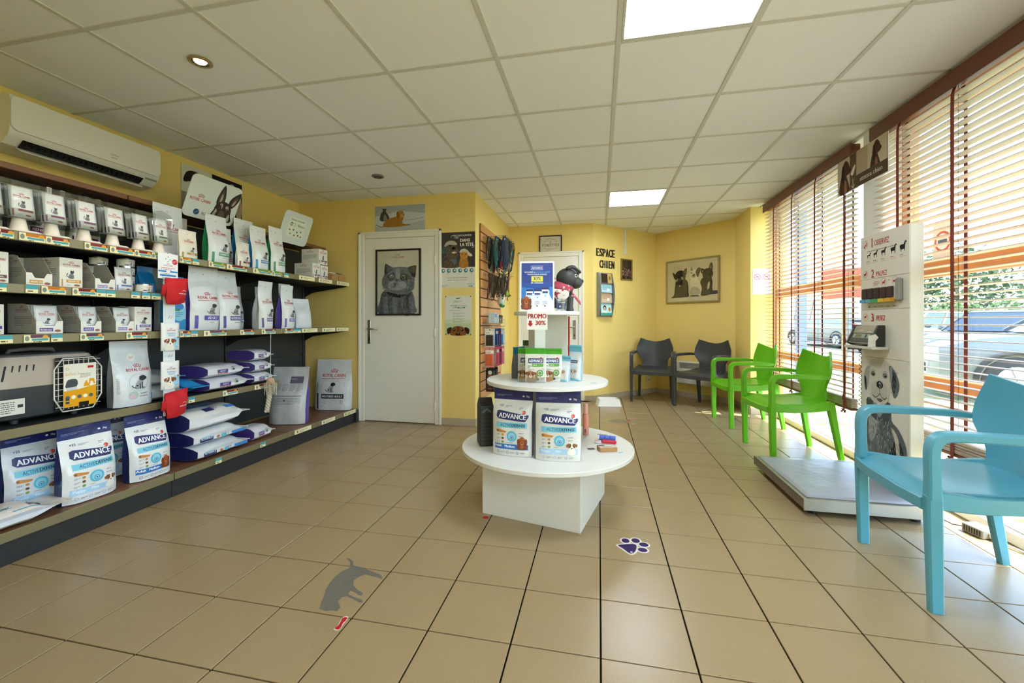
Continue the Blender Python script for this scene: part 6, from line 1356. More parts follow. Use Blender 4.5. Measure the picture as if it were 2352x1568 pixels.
a = Art(); a.rect(-.29, 0, .29, .255, '#B3A488'); a.rect(-.29, -.0, -.05, .255, '#B9AC92'); a.rect(-.13, 0, -.05, .255, '#5E4C36'); art_setter(a, -.19, .0, .24); a.line([(-.09, .075), (-.09, .01)], .006, '#D8CCB4'); a.line([(-.11, .03), (-.09, .008), (-.07, .03)], .006, '#D8CCB4'); a.poly([(-.12, .12), (-.07, .17), (-.062, .15), (-.09, .1)], '#D8CCB4', 2)
a.rect(-.05, .0, .29, .255, '#B09E80'); a.rect(.08, .085, .28, .255, '#C6BA9E'); art_setter(a, .17, .06, .19); a.rect(-.05, 0, .29, .085, '#54442F'); a.text('attente chien', .115, .03, .032, '#E6DCC8', maxw=.26, bold=0)
a.build('print', flat((0, 0, 0), (1, 0, 0), (0, 0, 1)), ps, .0004, .0001, m=PRINT_MATT)
# ================================================================ slatwall with hanging goods (on the wall x = -1.25, facing +x)
m_plank = mat('slatwall_wood', '#D69A62', .4, var=.12, scale=5, stretch=(1, 1, 9)); m_groove = mat('slat_groove', '#5A3A20', .6)
sw = thing('slatwall_panel', 'wooden slatwall panel on the niche wall carrying leads and packs', 'slatwall', (-1.2405, 4.37, .24), FX)
SWL = .95
MB().box(0, SWL, .0, .008, 0, 1.89).obj('backing', m_groove, sw)
for k in range(19): MB().box(0, SWL, -.012, 0, .004 + .1 * k, .092 + .1 * k, .003).obj('plank', m_plank, sw)
def hook(y, z, L=.16, drop=0):
    MB().tube([(y - 4.37, -.010, z - .24), (y - 4.37, -L, z - .24 + .004), (y - 4.37, -L - .006, z - .24 + .022)], .0028, 6).obj('hook', m_steel, sw)
    MB().box(y - 4.37 - .012, y - 4.37 + .012, -.016, -.012, z - .24 - .014, z - .24 + .014).obj('hook_plate', m_steel, sw)
XW = -1.228
def lead(label, y, z, L, color, seed, r=.0055, off=.06):
    """Webbing lead looped over a hook."""
    rn = random.Random(seed); t = thing('dog_lead', label, 'dog lead', (XW + off, y, z), rn.uniform(-.3, .3), 'dog leads on the slatwall')
    m = mat('webbing_' + color[1:], color, .8, var=.35, scale=60)
    def loop(w, L_, dy):
        pts = [(dy, -w * .3, 0)]
        for k in range(1, 13): q = PI * k / 13; pts.append((dy + .012 * math.sin(q * 2 + seed), -w * .3 + (-w) * math.sin(q) * .5 + w * .6 * (k / 13), -L_ * math.sin(q)))
        return pts + [(dy, w * .3, 0)]
    for k in range(3): MB().sweep(loop(.035 + .03 * k + .02 * rn.random(), L * (1 - .2 * k * rn.random()), -.012 + .012 * k), (.009, .003), (1, .4, 0)).obj('strap', m, t)
    MB().box(-.007, .007, -.009, .009, -.045, -.02, .003).obj('buckle', m_steel, t)
    MB().tube([(.0 + .010 * math.cos(k * .7), 0, -L - .018 + .012 * math.sin(k * .7)) for k in range(10)], .002, 5).obj('ring', m_steel, t)
for z, ys, L_ in ((2.0, (4.46, 4.54, 4.62, 4.70, 4.80, 4.90), .28), (1.60, (4.46, 4.55, 4.64, 4.75, 4.86), .26), (1.02, (4.44, 4.53, 4.62, 4.71, 4.80), .17), (.82, (4.43, 4.53, 4.63, 4.73, 4.83), .17), (.58, (4.44, 4.56), .14)):
    for y in ys: hook(y, z, L_)
LC = [('dark grey', '#4A4A48'), ('black', '#1E1E20'), ('teal', '#3E6E72'), ('charcoal', '#2C2E34'), ('dark blue', '#2A3A5A'), ('slate', '#545A60')]
pl_ = ['first', 'second', 'third', 'fourth', 'fifth', 'sixth']; far_ = ['close to the planks', 'mid hook', 'at the hook tip']
for i, y in enumerate((4.46, 4.54, 4.62, 4.70, 4.80, 4.90)):
    for k in range(3):
        n_ = (i + 2 * k) % 6; lead('%s dog lead %s, %s upper slatwall hook' % (LC[n_][0], far_[k], pl_[i]), y, 2.0, (.26, .34, .36, .40, .30, .33)[(i + k) % 6], LC[n_][1], 60 + i * 3 + k, off=.06 + .085 * k)
LC2 = [('red and black', '#5A2E2C'), ('camouflage', '#6E6448'), ('dark olive', '#3E3C2A'), ('brown', '#4A3828'), ('black and tan', '#3A3026')]
for i, y in enumerate((4.46, 4.55, 4.64, 4.75, 4.86)):
    for k in range(2):
        n_ = (i + 2 * k) % 5; lead('%s patterned dog lead %s, %s middle slatwall hook' % (LC2[n_][0], far_[2 * k], pl_[i]), y, 1.60, (.28, .26, .25, .27, .24)[(i + k) % 5], LC2[n_][1], 90 + i * 2 + k, off=.07 + .12 * k)
# muzzle, red collar, plush and boxes on the slatwall
mz = thing('dog_muzzle', 'black nylon dog muzzle hanging among the leads', 'muzzle', (XW + .15, 4.78, 1.72))
MB().shell(lambda u, v: (.05 * math.cos(PI * u) * (1 - .25 * v), -.06 + .12 * v, .045 * math.sin(PI * u) - .02 * v), 8, 4, .004).obj('nose_band', m_black, mz, True); MB().sweep([(.03, .06, 0), (.06, .10, -.05), (.0, .12, -.09), (-.05, .08, -.04)], (.016, .003), (1, 0, 0)).obj('strap', m_black, mz)
rc = thing('dog_collar', 'red dog collar hanging among the dark leads', 'collar', (XW + .14, 4.70, 1.80)); MB().tube([(.0, .035 * math.cos(k * .55), -.06 + .06 * math.sin(k * .55)) for k in range(12)], .009, 6).obj('band', mat('collar_red', '#A82A2C', .6), rc, True); MB().box(-.008, .008, -.012, .012, -.012, .006, .002).obj('buckle', m_steel, rc)
fan = thing('cloth_bag', 'beige and grey folded waist bag hanging under the upper leads', 'bag', (XW + .17, 4.86, 1.72)); MB().shell(lambda u, v: (.03 * math.sin(PI * u), -.09 + .18 * u, .10 - .18 * v + .03 * math.sin(PI * u * 1.5)), 6, 5, .012).obj('bag_body', mat('bag_grey_cloth', '#57544E', .8), fan, True); MB().tube([(0, -.08, .1), (.02, -.02, .2), (.0, .05, .24), (0, .07, .1)], .004, 5).obj('strap', m_black, fan, True)
pt = thing('plush_toy', 'green and white plush toy hanging below the leads', 'plush toy', (XW + .15, 4.66, 1.26))
MB().ball((0, 0, .05), (.045, .05, .055), 12, 8).obj('body', mat('plush_white', '#DAD8CC', .95, bump=.5, bscale=120), pt, True); MB().ball((0, .02, .12), .038, 12, 8).obj('head', MATS['plush_white'], pt, True)
for q in (-1, 1): MB().ball((.01, q * .045, .0), (.022, .026, .02), 8, 6).obj('foot', mat('plush_green', '#2F7A42', .95), pt, True); MB().ball((0, .02 + q * .03, .155), (.012, .012, .02), 8, 6).obj('ear', MATS['plush_green'], pt, True)
pt2 = thing('plush_toy', 'yellow green plush bird hanging above the other plush toy', 'plush toy', (XW + .18, 4.79, 1.40)); MB().ball((0, 0, 0), (.03, .045, .035), 10, 8).obj('body', mat('plush_lime', '#8EA83A', .95), pt2, True); MB().sweep([(0, .03, .01), (.02, .09, -.02)], (.04, .008), (1, 0, 0)).obj('tail', mat('plush_brown', '#7A5A30', .95), pt2); MB().ball((.0, -.04, .03), .022, 8, 6).obj('head', MATS['plush_lime'], pt2, True)
wb = thing('wire_basket', 'wire shelf tray fixed on the slatwall', 'basket', (XW, 4.42, 1.06), FX)
b = MB()
for k in range(6): b.tube([(.07 * k, -.005, 0), (.07 * k, -.16, 0), (.07 * k, -.165, .05)], .002, 5)
for y, z in ((-.02, 0), (-.09, 0), (-.16, 0), (-.165, .05)): b.tube([(0, y, z), (.36, y, z)], .0022, 5)
b.obj('wire_frame', m_steel, wb)
def small_box(label, x, y, z, dx, dy, dz, c, c2, cat='box', group='small packs on the slatwall tray'):
    t = thing('small_box', label, cat, (x, y, z), FX, group); MB().box(-dy / 2, dy / 2, -dx / 2, dx / 2, 0, dz, .0015).obj('box', mat('pack_' + c[1:], c, .5), t)
    a = Art(); a.rect(-dy * .42, dz * .55, dy * .42, dz * .9, c2); a.greek(-dy * .4, dz * .4, dy * .8, 3, dz * .07, '#5A5A60'); a.build('print', flat((0, -dx / 2, 0), (1, 0, 0), (0, 0, 1)), t, .0003, .0001)
small_box('pale blue box standing on the slatwall wire tray', XW + .10, 4.47, 1.065, .07, .09, .11, '#B9C6D4', '#5A7AB0'); small_box('white box standing on the slatwall wire tray', XW + .10, 4.57, 1.065, .07, .07, .09, '#DAD4C8', '#A89A88')
for i in range(2): tb = thing('treat_tub', ('dark tub of coloured treats on the wire tray nearest the plush', 'dark tub of coloured treats at the end of the wire tray')[i], 'tub', (XW + .11, 4.66 + .085 * i, 1.063), 0, 'treat tubs'); MB().lathe([(0, 0), (.034, 0), (.038, .05), (.036, .07), (0, .07)], 16).obj('tub', mat('tub_mix_%d' % i, ('#4A5A34', '#7A4A2E')[i], .3, var=.6, scale=40), tb, 40); MB().lathe([(0, .07), (.039, .07), (.039, .085), (.03, .092), (0, .092)], 16).obj('lid', m_black, tb, 40)
def hang_pack(label, x, y, z, w, h, c, c2, group, art=0, th=.018):
    t = thing('hanging_pack', label, 'hanging pack', (x, y, z - h), 0, group)
    MB().box(-w / 2, w / 2, -.0006, .0006, 0, h, 0).obj('card', mat('hang_card_' + c[1:], c, .5), t)
    MB().box(-w * .36, w * .36, -th, -.0006, h * .10, h * .66, .004).obj('blister', mat('hang_prod_' + c2[1:], c2, .25), t)
    a = Art(); a.rect(-w * .45, h * .70, w * .45, h * .86, c2 if art else '#EDEBE6'); a.greek(-w * .38, h * .76, w * .7, 1, h * .05, '#F0F0F0' if art else '#4A4A50'); a.ell(0, h * .93, w * .06, w * .06, '#2A2A2A', n=8); a.build('print', flat((0, -.0006, 0), (1, 0, 0), (0, 0, 1)), t, .0004, .0001)
gP = 'packs hanging on the slatwall'
BL = [('white pack with round black brush', '#DCDAD4', '#2A2C30'), ('dark blue brush pack with green stripe', '#2A4C8C', '#1E3A70'), ('mid blue brush pack', '#2E5AA0', '#1C3A78'), ('navy brush pack with red tip', '#24407C', '#8A2A3A'), ('white and blue pipette pack', '#D4DEE8', '#4A8AC0')]
for i, y in enumerate((4.44, 4.53, 4.62, 4.71, 4.80)): hang_pack('%s, %s from the corner on the blue slatwall row' % (BL[i][0], pl_[i]), XW + .075 + .008 * i, y, 1.005, (.11, .075, .075, .075, .10)[i], .20, BL[i][1], BL[i][2], gP, i % 2)
PK = [('pink card with orange tool', '#D88A84', '#C8603A'), ('grey edged pink card', '#C86A74', '#8A8478'), ('bright pink card', '#E0607A', '#B8344E'), ('dark edged pink card', '#C4506A', '#3A3034'), ('pale pink card', '#E09AA4', '#C85A70')]
for i, y in enumerate((4.43, 4.53, 4.63, 4.73, 4.83)): hang_pack('%s, %s from the corner on the pink slatwall row' % (PK[i][0], pl_[i]), XW + .075 + .006 * i, y, .80, .10, .21, PK[i][1], PK[i][2], gP, i % 2)
for i, y in enumerate((4.44, 4.56)):
    t = thing('leash_reel', ('black retractable lead on its card low on the slatwall near the corner', 'black retractable lead on its card low on the slatwall away from the corner')[i], 'retractable lead', (XW + .085, y, .33), 0, 'retractable leads'); MB().box(-.05, .05, -.03, .0, 0, .24, .02).obj('casing', mat('reel_black', '#1A1B1E', .35), t); MB().box(-.05, .05, 0, .002, -.005, .25).obj('card', m_black, t)
    a = Art(); a.ell(0, .205, .022, .022, '#C8C4BE'); a.ell(0, .13, .03, .04, '#2C3A5A'); a.rect(-.025, .165, .025, .178, '#B8483A'); a.rect(-.02, .06, .02, .085, '#4A4C50'); a.rect(-.02, .025, .02, .04, '#8A3A34'); a.build('print', flat((0, -.03, 0), (1, 0, 0), (0, 0, 1)), t, .0006, .0001)
# ================================================================ round tiered display stand
DX, DY, DR = -.306, 2.531, math.radians(-12.9)
ds = thing('display_stand', 'white three tier round display stand in the middle of the room', 'display stand', (DX, DY, 0), DR)
s_ = .283
for i, (x0, x1, y0, y1) in enumerate(((-s_, s_ - .018, -s_, -s_ + .018), (s_ - .018, s_, -s_, s_ - .018), (-s_ + .018, s_, s_ - .018, s_), (-s_, -s_ + .018, -s_ + .018, s_))): MB().box(x0, x1, y0, y1, .0, .331, .001).obj('base_panel', m_white, ds)
for x in (-s_ + .03,):
    for z in (.06, .30): MB().lathe([(0, .003), (.006, .002), (.006, 0)], 10).obj('cap', m_white, ds, rot=(PI / 2, 0, 0), loc=(x, -s_, z))
def disc(r, z, t, name): MB().lathe([(0, 0), (r - .002, 0), (r, .002), (r, t - .002), (r - .002, t), (0, t)], 72, (0, 0, z)).obj(name, m_white, ds, 40)
disc(.503, .331, .022, 'lower_disc'); disc(.357, .718, .022, 'middle_disc'); disc(.195, 1.118, .021, 'upper_disc')
for z0, z1 in ((.353, .718),):
    MB().box(-.14, .14, -.009, .009, z0, z1).obj('column_panel', m_white, ds); MB().box(-.009, .009, -.14, -.0095, z0, z1).obj('column_panel', m_white, ds); MB().box(-.009, .009, .0095, .14, z0, z1).obj('column_panel', m_white, ds)
rr = math.radians(20)
MB().box(-.10, .115, .03, .046, .74, 1.118).obj('column_panel', m_white, ds)
MB().box(-.0365, .0365, -.0365, .0365, .74, 1.118).obj('column_post', m_white, ds, loc=(-.055, -.022, 0), rot=(0, 0, math.radians(52)))
MB().box(.116, .125, .048, .058, .84, 1.112).obj('red_edge_strip', mat('red_strip', '#A8321E', .5), ds)
ps_ = thing('promo_card', 'white card with red PROMO 30% hanging from the upper disc', 'promo card', (-.333, 2.318, 1.036), .15)
MB().box(-.056, .056, 0, .0015, 0, .10).obj('card', m_card, ps_)
a = Art(); a.text('PROMO', 0, .062, .026, '#A01422', maxw=.1, bold=2.5); a.text('30%', .018, .026, .024, '#A01422', maxw=.064, bold=2.5); a.poly([(-.046, .05), (-.03, .05), (-.03, .034), (-.022, .034), (-.038, .016), (-.054, .034), (-.046, .034)][::-1], '#A01422'); a.build('print', flat((0, 0, 0), (1, 0, 0), (0, 0, 1)), ps_, .0004, .0001)
# poster on the upper disc
po = thing('counter_poster', 'blue ADVANCE 30% poster standing on the upper disc', 'poster', (-.347, 2.41, 1.140), .13, rot=(math.radians(-5), 0, .13))
MB().box(-.098, .098, 0, .003, 0, .29).obj('board', m_card, po)
MB().box(-.02, .02, .003, .06, 0, .02).obj('foot', m_card, po)
a = Art(); a.rect(-.09, .01, .09, .28, '#244A9A', 1, 4); a.rect(-.09, .165, .09, .28, '#27408C'); a.poly([(-.09, .09), (-.05, .10), (.07, .12), (.09, .09), (.09, .01), (-.09, .01)], '#DCE6EE', 1); a.poly([(-.09, .06), (-.06, .095), (-.02, .1), (-.02, .13), (-.09, .14)], '#2C7AC8'); a.poly([(.09, .06), (.07, .095), (.07, .14), (.09, .14)], '#2C7AC8')
a.line([(-.034, .24), (.034, .24), (.034, .262), (-.034, .262), (-.034, .24)], .0015, '#E8ECF4'); a.text('ADVANCE', 0, .245, .011, '#F0F2F8', maxw=.06); a.ell(.03, .262, .003, .003, '#D2402E', n=8); a.text('DÉCOUVREZ LA', -.012, .222, .008, '#F0F2F8', 'r', .06); a.text('NOUVELLE GAMME', -.009, .222, .008, '#5AAAE8', 'l', .08); a.text('PHYSIOLOGIQUE ADVANCE', 0, .209, .008, '#F0F2F8', maxw=.11)
a.rect(-.033, .172, .033, .203, '#E8DC3A'); a.text('30%', 0, .179, .019, '#26306A', maxw=.05); a.text('de réduction', 0, .16, .010, '#F0F2F8', maxw=.07)
for i in range(3):
    x = -.045 + .045 * i; hh = .115 + (.01 if i == 2 else 0); a.rect(x - .018, .075, x + .02, hh, '#E6EAEE'); a.rect(x - .018, hh, x + .02, hh + .012, '#26306A'); a.rect(x - .015, hh - .02, x + .017, hh - .01, '#26306A'); a.rect(x - .015, hh - .026, x + .017, hh - .022, CY); a.ell(x + .002, hh - .036, .005, .005, '#6CBAD8', n=8); a.greek(x - .012, .055, .026, 4, .004, '#4A6A8A'); a.ell(x, .03, .006, .005, '#A8683A', n=7)
spaniel(a, -.062, .045, .055); a.build('print', flat((0, 0, 0), (1, 0, 0), (0, 0, 1)), po, .0004, .00006)
# clear beaker with a blue pack
bk = thing('plastic_beaker', 'clear plastic beaker with blue label on the upper disc', 'beaker', (-.215, 2.495, 1.140)); MB().lathe([(0, 0), (.03, 0), (.037, .075), (.035, .075), (.029, .003), (0, .003)], 28).obj('cup', m_acr, bk, 40)
a = Art(); a.rect(-.024, .012, .026, .05, '#2A4488'); a.rect(-.026, .045, .028, .056, '#1E2E66'); a.text('ADVANCE', .001, .047, .007, '#E8ECF4', maxw=.046); a.ell(-.006, .028, .006, .006, '#A8D4E8', n=10); a.build('label', lambda u, v, k: ((.034 + k) * math.sin(u / .034), -(.034 + k) * math.cos(u / .034), v), bk, .001, .0002)
# toy dog bust
td = thing('toy_dog_figure', 'dark grey rubber dog figure with pink floral bandana on the upper disc', 'dog figure', (-.215, 2.605, 1.140), math.radians(10))
m_td = mat('rubber_dark', '#3A3B3A', .5, var=.05, scale=10)
MB().ball((-.03, 0, .085), (.075, .055, .065), 18, 12).obj('body', m_td, td, True)
for x, y in ((.04, -.03), (.04, .03), (-.085, -.03), (-.085, .03)): MB().lathe([(0, 0), (.02, 0), (.022, .012), (.017, .03), (.02, .09), (0, .1)], 14, (x, y, 0)).obj('leg', m_td, td, 40)
MB().tube([(0, 0, .10), (.015, 0, .15), (.02, 0, .19)], [.05, .048, .045], 14).obj('neck', m_td, td, True)
hd = MB(); hd.ball((.025, 0, .205), (.068, .062, .062), 20, 14); hd.ball((.075, 0, .178), (.042, .040, .038), 16, 10); hd.obj('head', m_td, td, True)
MB().ball((.116, 0, .186), (.008, .012, .012), 8, 6).obj('nose', m_black, td, True)
for s in (-1, 1):
    MB().shell(lambda u, v, s=s: (.015 + .085 * u, s * (.03 + .02 * v), .262 + .018 * math.sin(PI * u) - .012 * v - .02 * u * u), 5, 3, .012).obj('ear', m_td, td, True)
    MB().ball((.072, s * .046, .215), (.010, .006, .011), 10, 8).obj('eye', mat('toy_eye_white', '#D8D4C8', .3), td, True); MB().ball((.074, s * .050, .216), (.005, .004, .006), 8, 6).obj('pupil', m_black, td, True)
MB().tube([(-.10, 0, .1), (-.13, 0, .13), (-.14, 0, .16)], [.014, .011, .007], 8).obj('tail', m_td, td, True)
m_ban = mat('bandana_pink', '#B4485A', .8, var=.5, scale=38, speck=('#E4CFC8', 30, .58)); m_ban2 = mat('bandana_floral', '#D8CEC4', .8, speck=('#8E2430', 34, .56))
MB().shell(lambda u, v: ((.055 + .010 * v) * math.cos(2 * PI * u) * 1.0 + .01 - .03 * v * 1.0, (.052 + .008 * v) * math.sin(2 * PI * u), .165 - .035 * v - .03 * math.cos(2 * PI * u) * .7), 24, 3, .004).obj('bandana', m_ban, td, True)
MB().shell(lambda u, v: (-.075 + .105 * u, -.058 - .004 * math.sin(PI * u), .14 - .07 * v * math.sin(PI * (.15 + .7 * u)) - .015 * u), 8, 4, .003).obj('bandana_fold', m_ban2, td, True)
MB().shell(lambda u, v: (.05 + .05 * u, -.03 - .02 * v, .12 - .06 * u - .02 * v), 4, 3, .004).obj('bandana_tip', m_ban, td, True)
# treat bags on the middle disc
def treat_art(a, w, h):
    a.rect(-w * .36, h * .58, w * .36, h * .73, NAVY, 4, 2); a.text('ADVANCE', .0, h * .61, h * .085, '#F0F2F8', maxw=w * .64, bold=1.6); a.ell(w * .25, h * .745, h * .028, h * .028, '#D2402E', n=10); a.rect(-w * .18, h * .48, w * .36, h * .56, '#4E9A2E', 3, 1); a.greek(-w * .14, h * .51, w * .4, 1, h * .03, '#D8E8CC'); a.greek(-w * .38, h * .49, w * .18, 2, h * .025, '#4A4A46'); a.greek(-w * .36, h * .4, w * .3, 3, h * .016, '#9A9A94')
    a.ring(w * .2, h * .28, h * .1, h * .03, '#3E8A34', 22); a.ell(w * .2, h * .28, h * .045, h * .045, '#4E9A44', n=12); a.ring(w * .34, h * .40, h * .035, h * .008, '#8A8A84', 14); a.poly([(-w * .08, h * .05), (w * .02, h * .3), (w * .1, h * .28), (w * .06, h * .04)], '#8A7A44', 2); puppy_face(a, -w * .24, h * .17, h * .26, '#7A4A2A', '#A8744A'); a.ell(w * .1, h * .09, h * .04, h * .04, '#2A3450', n=12); a.greek(w * .18, h * .12, w * .24, 3, h * .014, '#8A8A84')
gT = 'treat bags on the middle disc'; TB = dict(film='#D6D4CC', side='#C9CCC8', top='#3E9A28', top_t=.86, name='treat_bag', cat='treat bag', group=gT, crease=.002)
bag('green topped ADVANCE treat bag in front in the acrylic holder', .118, .182, .035, (-.349, 2.372, .742), .12, art=treat_art, seed=80, **TB)
bag('green topped treat bag right behind the acrylic holder', .11, .178, .035, (-.262, 2.43, .741), .12, art=treat_art, seed=81, **TB)
bag('green topped treat bag peeking out left in the acrylic holder', .11, .178, .03, (-.405, 2.425, .742), .05, art=treat_art, seed=82, **TB)
bag('dark teal topped treat bag turned sideways at the left', .12, .18, .055, (-.478, 2.545, .741), 1.15, film='#6E7478', side='#54585C', top='#1E6E78', top_t=.8, name='treat_bag', cat='treat bag', group=gT, seed=83, art=lambda a, w, h: (a.greek(-w * .3, h * .6, w * .6, 6, .006, '#2A3038'), a.rect(-w * .3, h * .1, w * .3, h * .2, '#2A3038', 3, 1)))
bag('light blue topped puppy treat bag standing at the right of the disc', .085, .195, .05, (-.135, 2.50, .741), -.55, film='#DCE2E6', side='#9AB4C4', top='#7CC8E0', top_t=.84, name='treat_bag', cat='treat bag', group=gT, seed=84, art=lambda a, w, h: (a.rect(-w * .3, h * .52, w * .3, h * .6, NAVY, 3, 1), a.text('ADVANCE', 0, h * .54, h * .04, '#F0F2F8', maxw=w * .5), puppy_face(a, 0, h * .2, h * .2, '#C89A78'), a.rect(-w * .45, h * .0, w * .45, h * .06, '#7CC8E0', 3, 1)))
bag('light blue and white treat bag leaning low at the right', .09, .135, .04, (-.205, 2.44, .741), -.5, film='#DCE2E6', side='#9AB4C4', top='#7CC8E0', top_t=.84, name='treat_bag', cat='treat bag', group=gT, seed=85, art=lambda a, w, h: (puppy_face(a, 0, h * .3, h * .3, '#C89A78'), a.rect(-w * .45, 0, w * .45, h * .08, '#7CC8E0', 3, 1)), lean=.02)
bag('sky blue topped treat bag behind the column', .11, .19, .04, (-.24, 2.66, .741), .1, film='#DCE2E4', top='#2E9AC4', top_t=.84, name='treat_bag', cat='treat bag', group=gT, seed=86)
bag('dark green topped treat bag behind the column', .10, .215, .04, (-.42, 2.64, .741), .1, film='#D4D6CE', top='#1E4A24', top_t=.88, name='treat_bag', cat='treat bag', group=gT, seed=87)
ah = thing('acrylic_holder', 'clear acrylic holder around the green treat bags', 'holder', (-.372, 2.39, .741), .10)
h_ = MB(); h_.box(-.075, .075, -.045, -.043, 0, .03).box(-.075, .075, .062, .064, 0, .15).box(-.075, -.073, -.043, .062, 0, .155).box(.073, .075, -.043, .062, 0, .155).box(-.075, .075, -.045, .064, -.0, .0012); h_.obj('tray', m_acr, ah)
MB().tube([(-.02, -.05, .001), (-.012, -.066, .001), (.012, -.066, .001), (.02, -.05, .001)], .0015, 5).obj('front_loop', m_acr, ah)
tg = lambda l_, x, y, z, c, rz=0: tag(MB().box(-.014, .014, -.006, .006, 0, .0012).obj('price_tag', mat('tag_' + c[1:], c, .5), None, loc=(x, y, z), rot=(0, 0, rz)), l_, 'price tag')
tg('small white and blue price tag on the middle disc edge', -.03, 2.40, .7405, '#9AC0DC', .2); tg('small beige price tag at the left of the middle disc', -.56, 2.45, .7405, '#CFC2B0', .3); tg('small white and blue price tag on the lower disc by the kraft box', .115, 2.44, .3535, '#A8C8E0', .5)
# goods on the lower disc
bag('ADVANCE Adult Medium bag standing left on the lower disc', .224, .352, .10, (-.462, 2.298, .354), -.13, film='#DDDDD8', side='#262C58', top='#262C66', top_t=.845, art=adv_art('adult'), group='bags on the lower disc', seed=90, crease=.003, full=.6)
bag('ADVANCE Puppy Mini bag standing right on the lower disc', .236, .350, .10, (-.212, 2.262, .354), .07, film='#DDDDD8', side='#262C58', top='#262C66', top_t=.845, art=adv_art('puppy'), group='bags on the lower disc', seed=91, crease=.003, full=.6)
bb = thing('black_carton', 'tall black printed carton with handle top on the lower disc', 'carton', (-.665, 2.45, .354), math.radians(25)); MB().box(-.04, .04, -.06, .06, 0, .235, .003).obj('box', mat('black_print_carton', '#20201E', .5, var=.5, scale=50), bb); MB().prism([(-.06, .235), (.06, .235), (.012, .275), (-.012, .275)], -.038, .038, lambda p, q, r: (r, p, q)).obj('gable', MATS['black_print_carton'], bb)
a = Art(); a.poly([(-.03, .2), (0, .225), (.03, .2), (.02, .195), (0, .21), (-.02, .195)], '#4A6A64'); [a.rect(-.032, .02 + .021 * k, .032, .022 + .021 * k, '#4A4636') for k in range(8)]; a.rect(-.038, .228, .038, .234, '#2E4A4A'); a.build('print', flat((0, -.06, 0), (1, 0, 0), (0, 0, 1)), bb, .0003, .00005)
pb = thing('spray_bottle', 'slim coral pink bottle behind the bags on the lower disc', 'bottle', (-.085, 2.78, .354)); m_cor = mat('coral_plastic', '#E08C78', .35); MB().lathe([(0, 0), (.018, 0), (.020, .004), (.020, .125), (.017, .135), (0, .136)], 22).obj('bottle', m_cor, pb, 40); MB().lathe([(0, .136), (.014, .136), (.015, .15), (.015, .195), (.0135, .2), (0, .2)], 20).obj('cap', mat('coral_cap', '#E8A898', .3), pb, 40)
a = Art(); a.ring(0, .1, .006, .0015, '#B85A48', 12); a.rect(-.009, .012, .007, .045, '#E8E4DC'); [a.rect(-.008 + .003 * k, .015, -.0065 + .003 * k, .042, '#2A2A2A') for k in range(5)]; a.build('label', lambda u, v, k: ((.0202 + k) * math.sin(u / .02), -(.0202 + k) * math.cos(u / .02), v), pb, .0003, .0001)
gb = thing('spray_bottle', 'green spray bottle hidden behind the Puppy Mini bag', 'bottle', (-.135, 2.74, .354)); MB().lathe([(0, 0), (.018, 0), (.018, .1), (.01, .12), (0, .12)], 18).obj('bottle', mat('green_plastic', '#8AC07A', .35), gb, 40); MB().lathe([(0, .12), (.01, .12), (.01, .14), (0, .14)], 14).obj('cap', m_white, gb, 40)
rp = thing('bag_roll_pack', 'red and white pack with blue bag rolls on the lower disc', 'pack', (.045, 2.615, .354), math.radians(-8)); MB().box(-.07, .055, -.035, .035, 0, .012, .003).obj('card', mat('pack_white', '#E4E2DE', .5), rp); MB().box(-.03, .058, -.038, .0, .002, .022, .006).obj('red_wrap', mat('pack_red', '#C41E30', .35), rp)
for k in range(3): MB().lathe([(0, 0), (.017, 0), (.017, .03), (0, .03)], 14).obj('blue_roll', mat('roll_blue', '#4A6ED0', .4, bump=.4, bscale=90), rp, rot=(0, PI / 2, 0), loc=(-.045 + .032 * k, .016, .024))
a = Art(); a.rect(-.07, -.03, -.045, .0, '#D8A08A'); a.ell(-.055, .015, .008, .006, '#C84A4A', n=8); a.build('print', flat((0, 0, .012), (1, 0, 0), (0, 1, 0)), rp, .0003, .0001)
kb = thing('kraft_box', 'small kraft box with plum lid print on the lower disc', 'box', (.043, 2.465, .354), math.radians(18)); MB().box(-.05, .05, -.03, .03, 0, .022, .0012).obj('box', m_kraft, kb); a = Art(); a.rect(-.046, -.026, .046, .026, '#D8CDB8'); a.rect(-.046, .008, -.01, .026, '#6A4458'); a.greek(-.03, -.002, .06, 3, .005, '#7A5A4A'); a.build('print', flat((0, 0, .022), (1, 0, 0), (0, 1, 0)), kb, .0003, .0001, m=PRINT_MATT)
kc = thing('plum_card', 'small plum coloured card beside the kraft box', 'card', (-.045, 2.475, .3535), .3); MB().box(-.02, .02, -.013, .013, 0, .0015).obj('card', mat('plum', '#5A3A4C', .6), kc)
kl = thing('pen', 'thin grey strip lying at the back of the lower disc', 'strip', (.02, 2.80, .3535), -.2); MB().box(-.03, .03, -.006, .006, 0, .002).obj('strip', m_steel, kl)
# white tray bowl on the floor
bw = thing('pet_bowl', 'white square pet bowl on the floor under the leaflet rack', 'pet bowl', (.115, 5.66, .001), math.radians(10))
bo = [carr for carr in ()]
def sq(a_, z, r): return [(x, y, z) for x, y in rounded(a_, a_ * .72, r, 4)]
loft_rings([sq(.155, 0, .02), sq(.150, .006, .02), sq(.128, .085, .02), sq(.120, .088, .018), sq(.108, .070, .018), sq(.104, .02, .018)]).obj('bowl', mat('bowl_white', '#EFEEEA', .3), bw, 35)
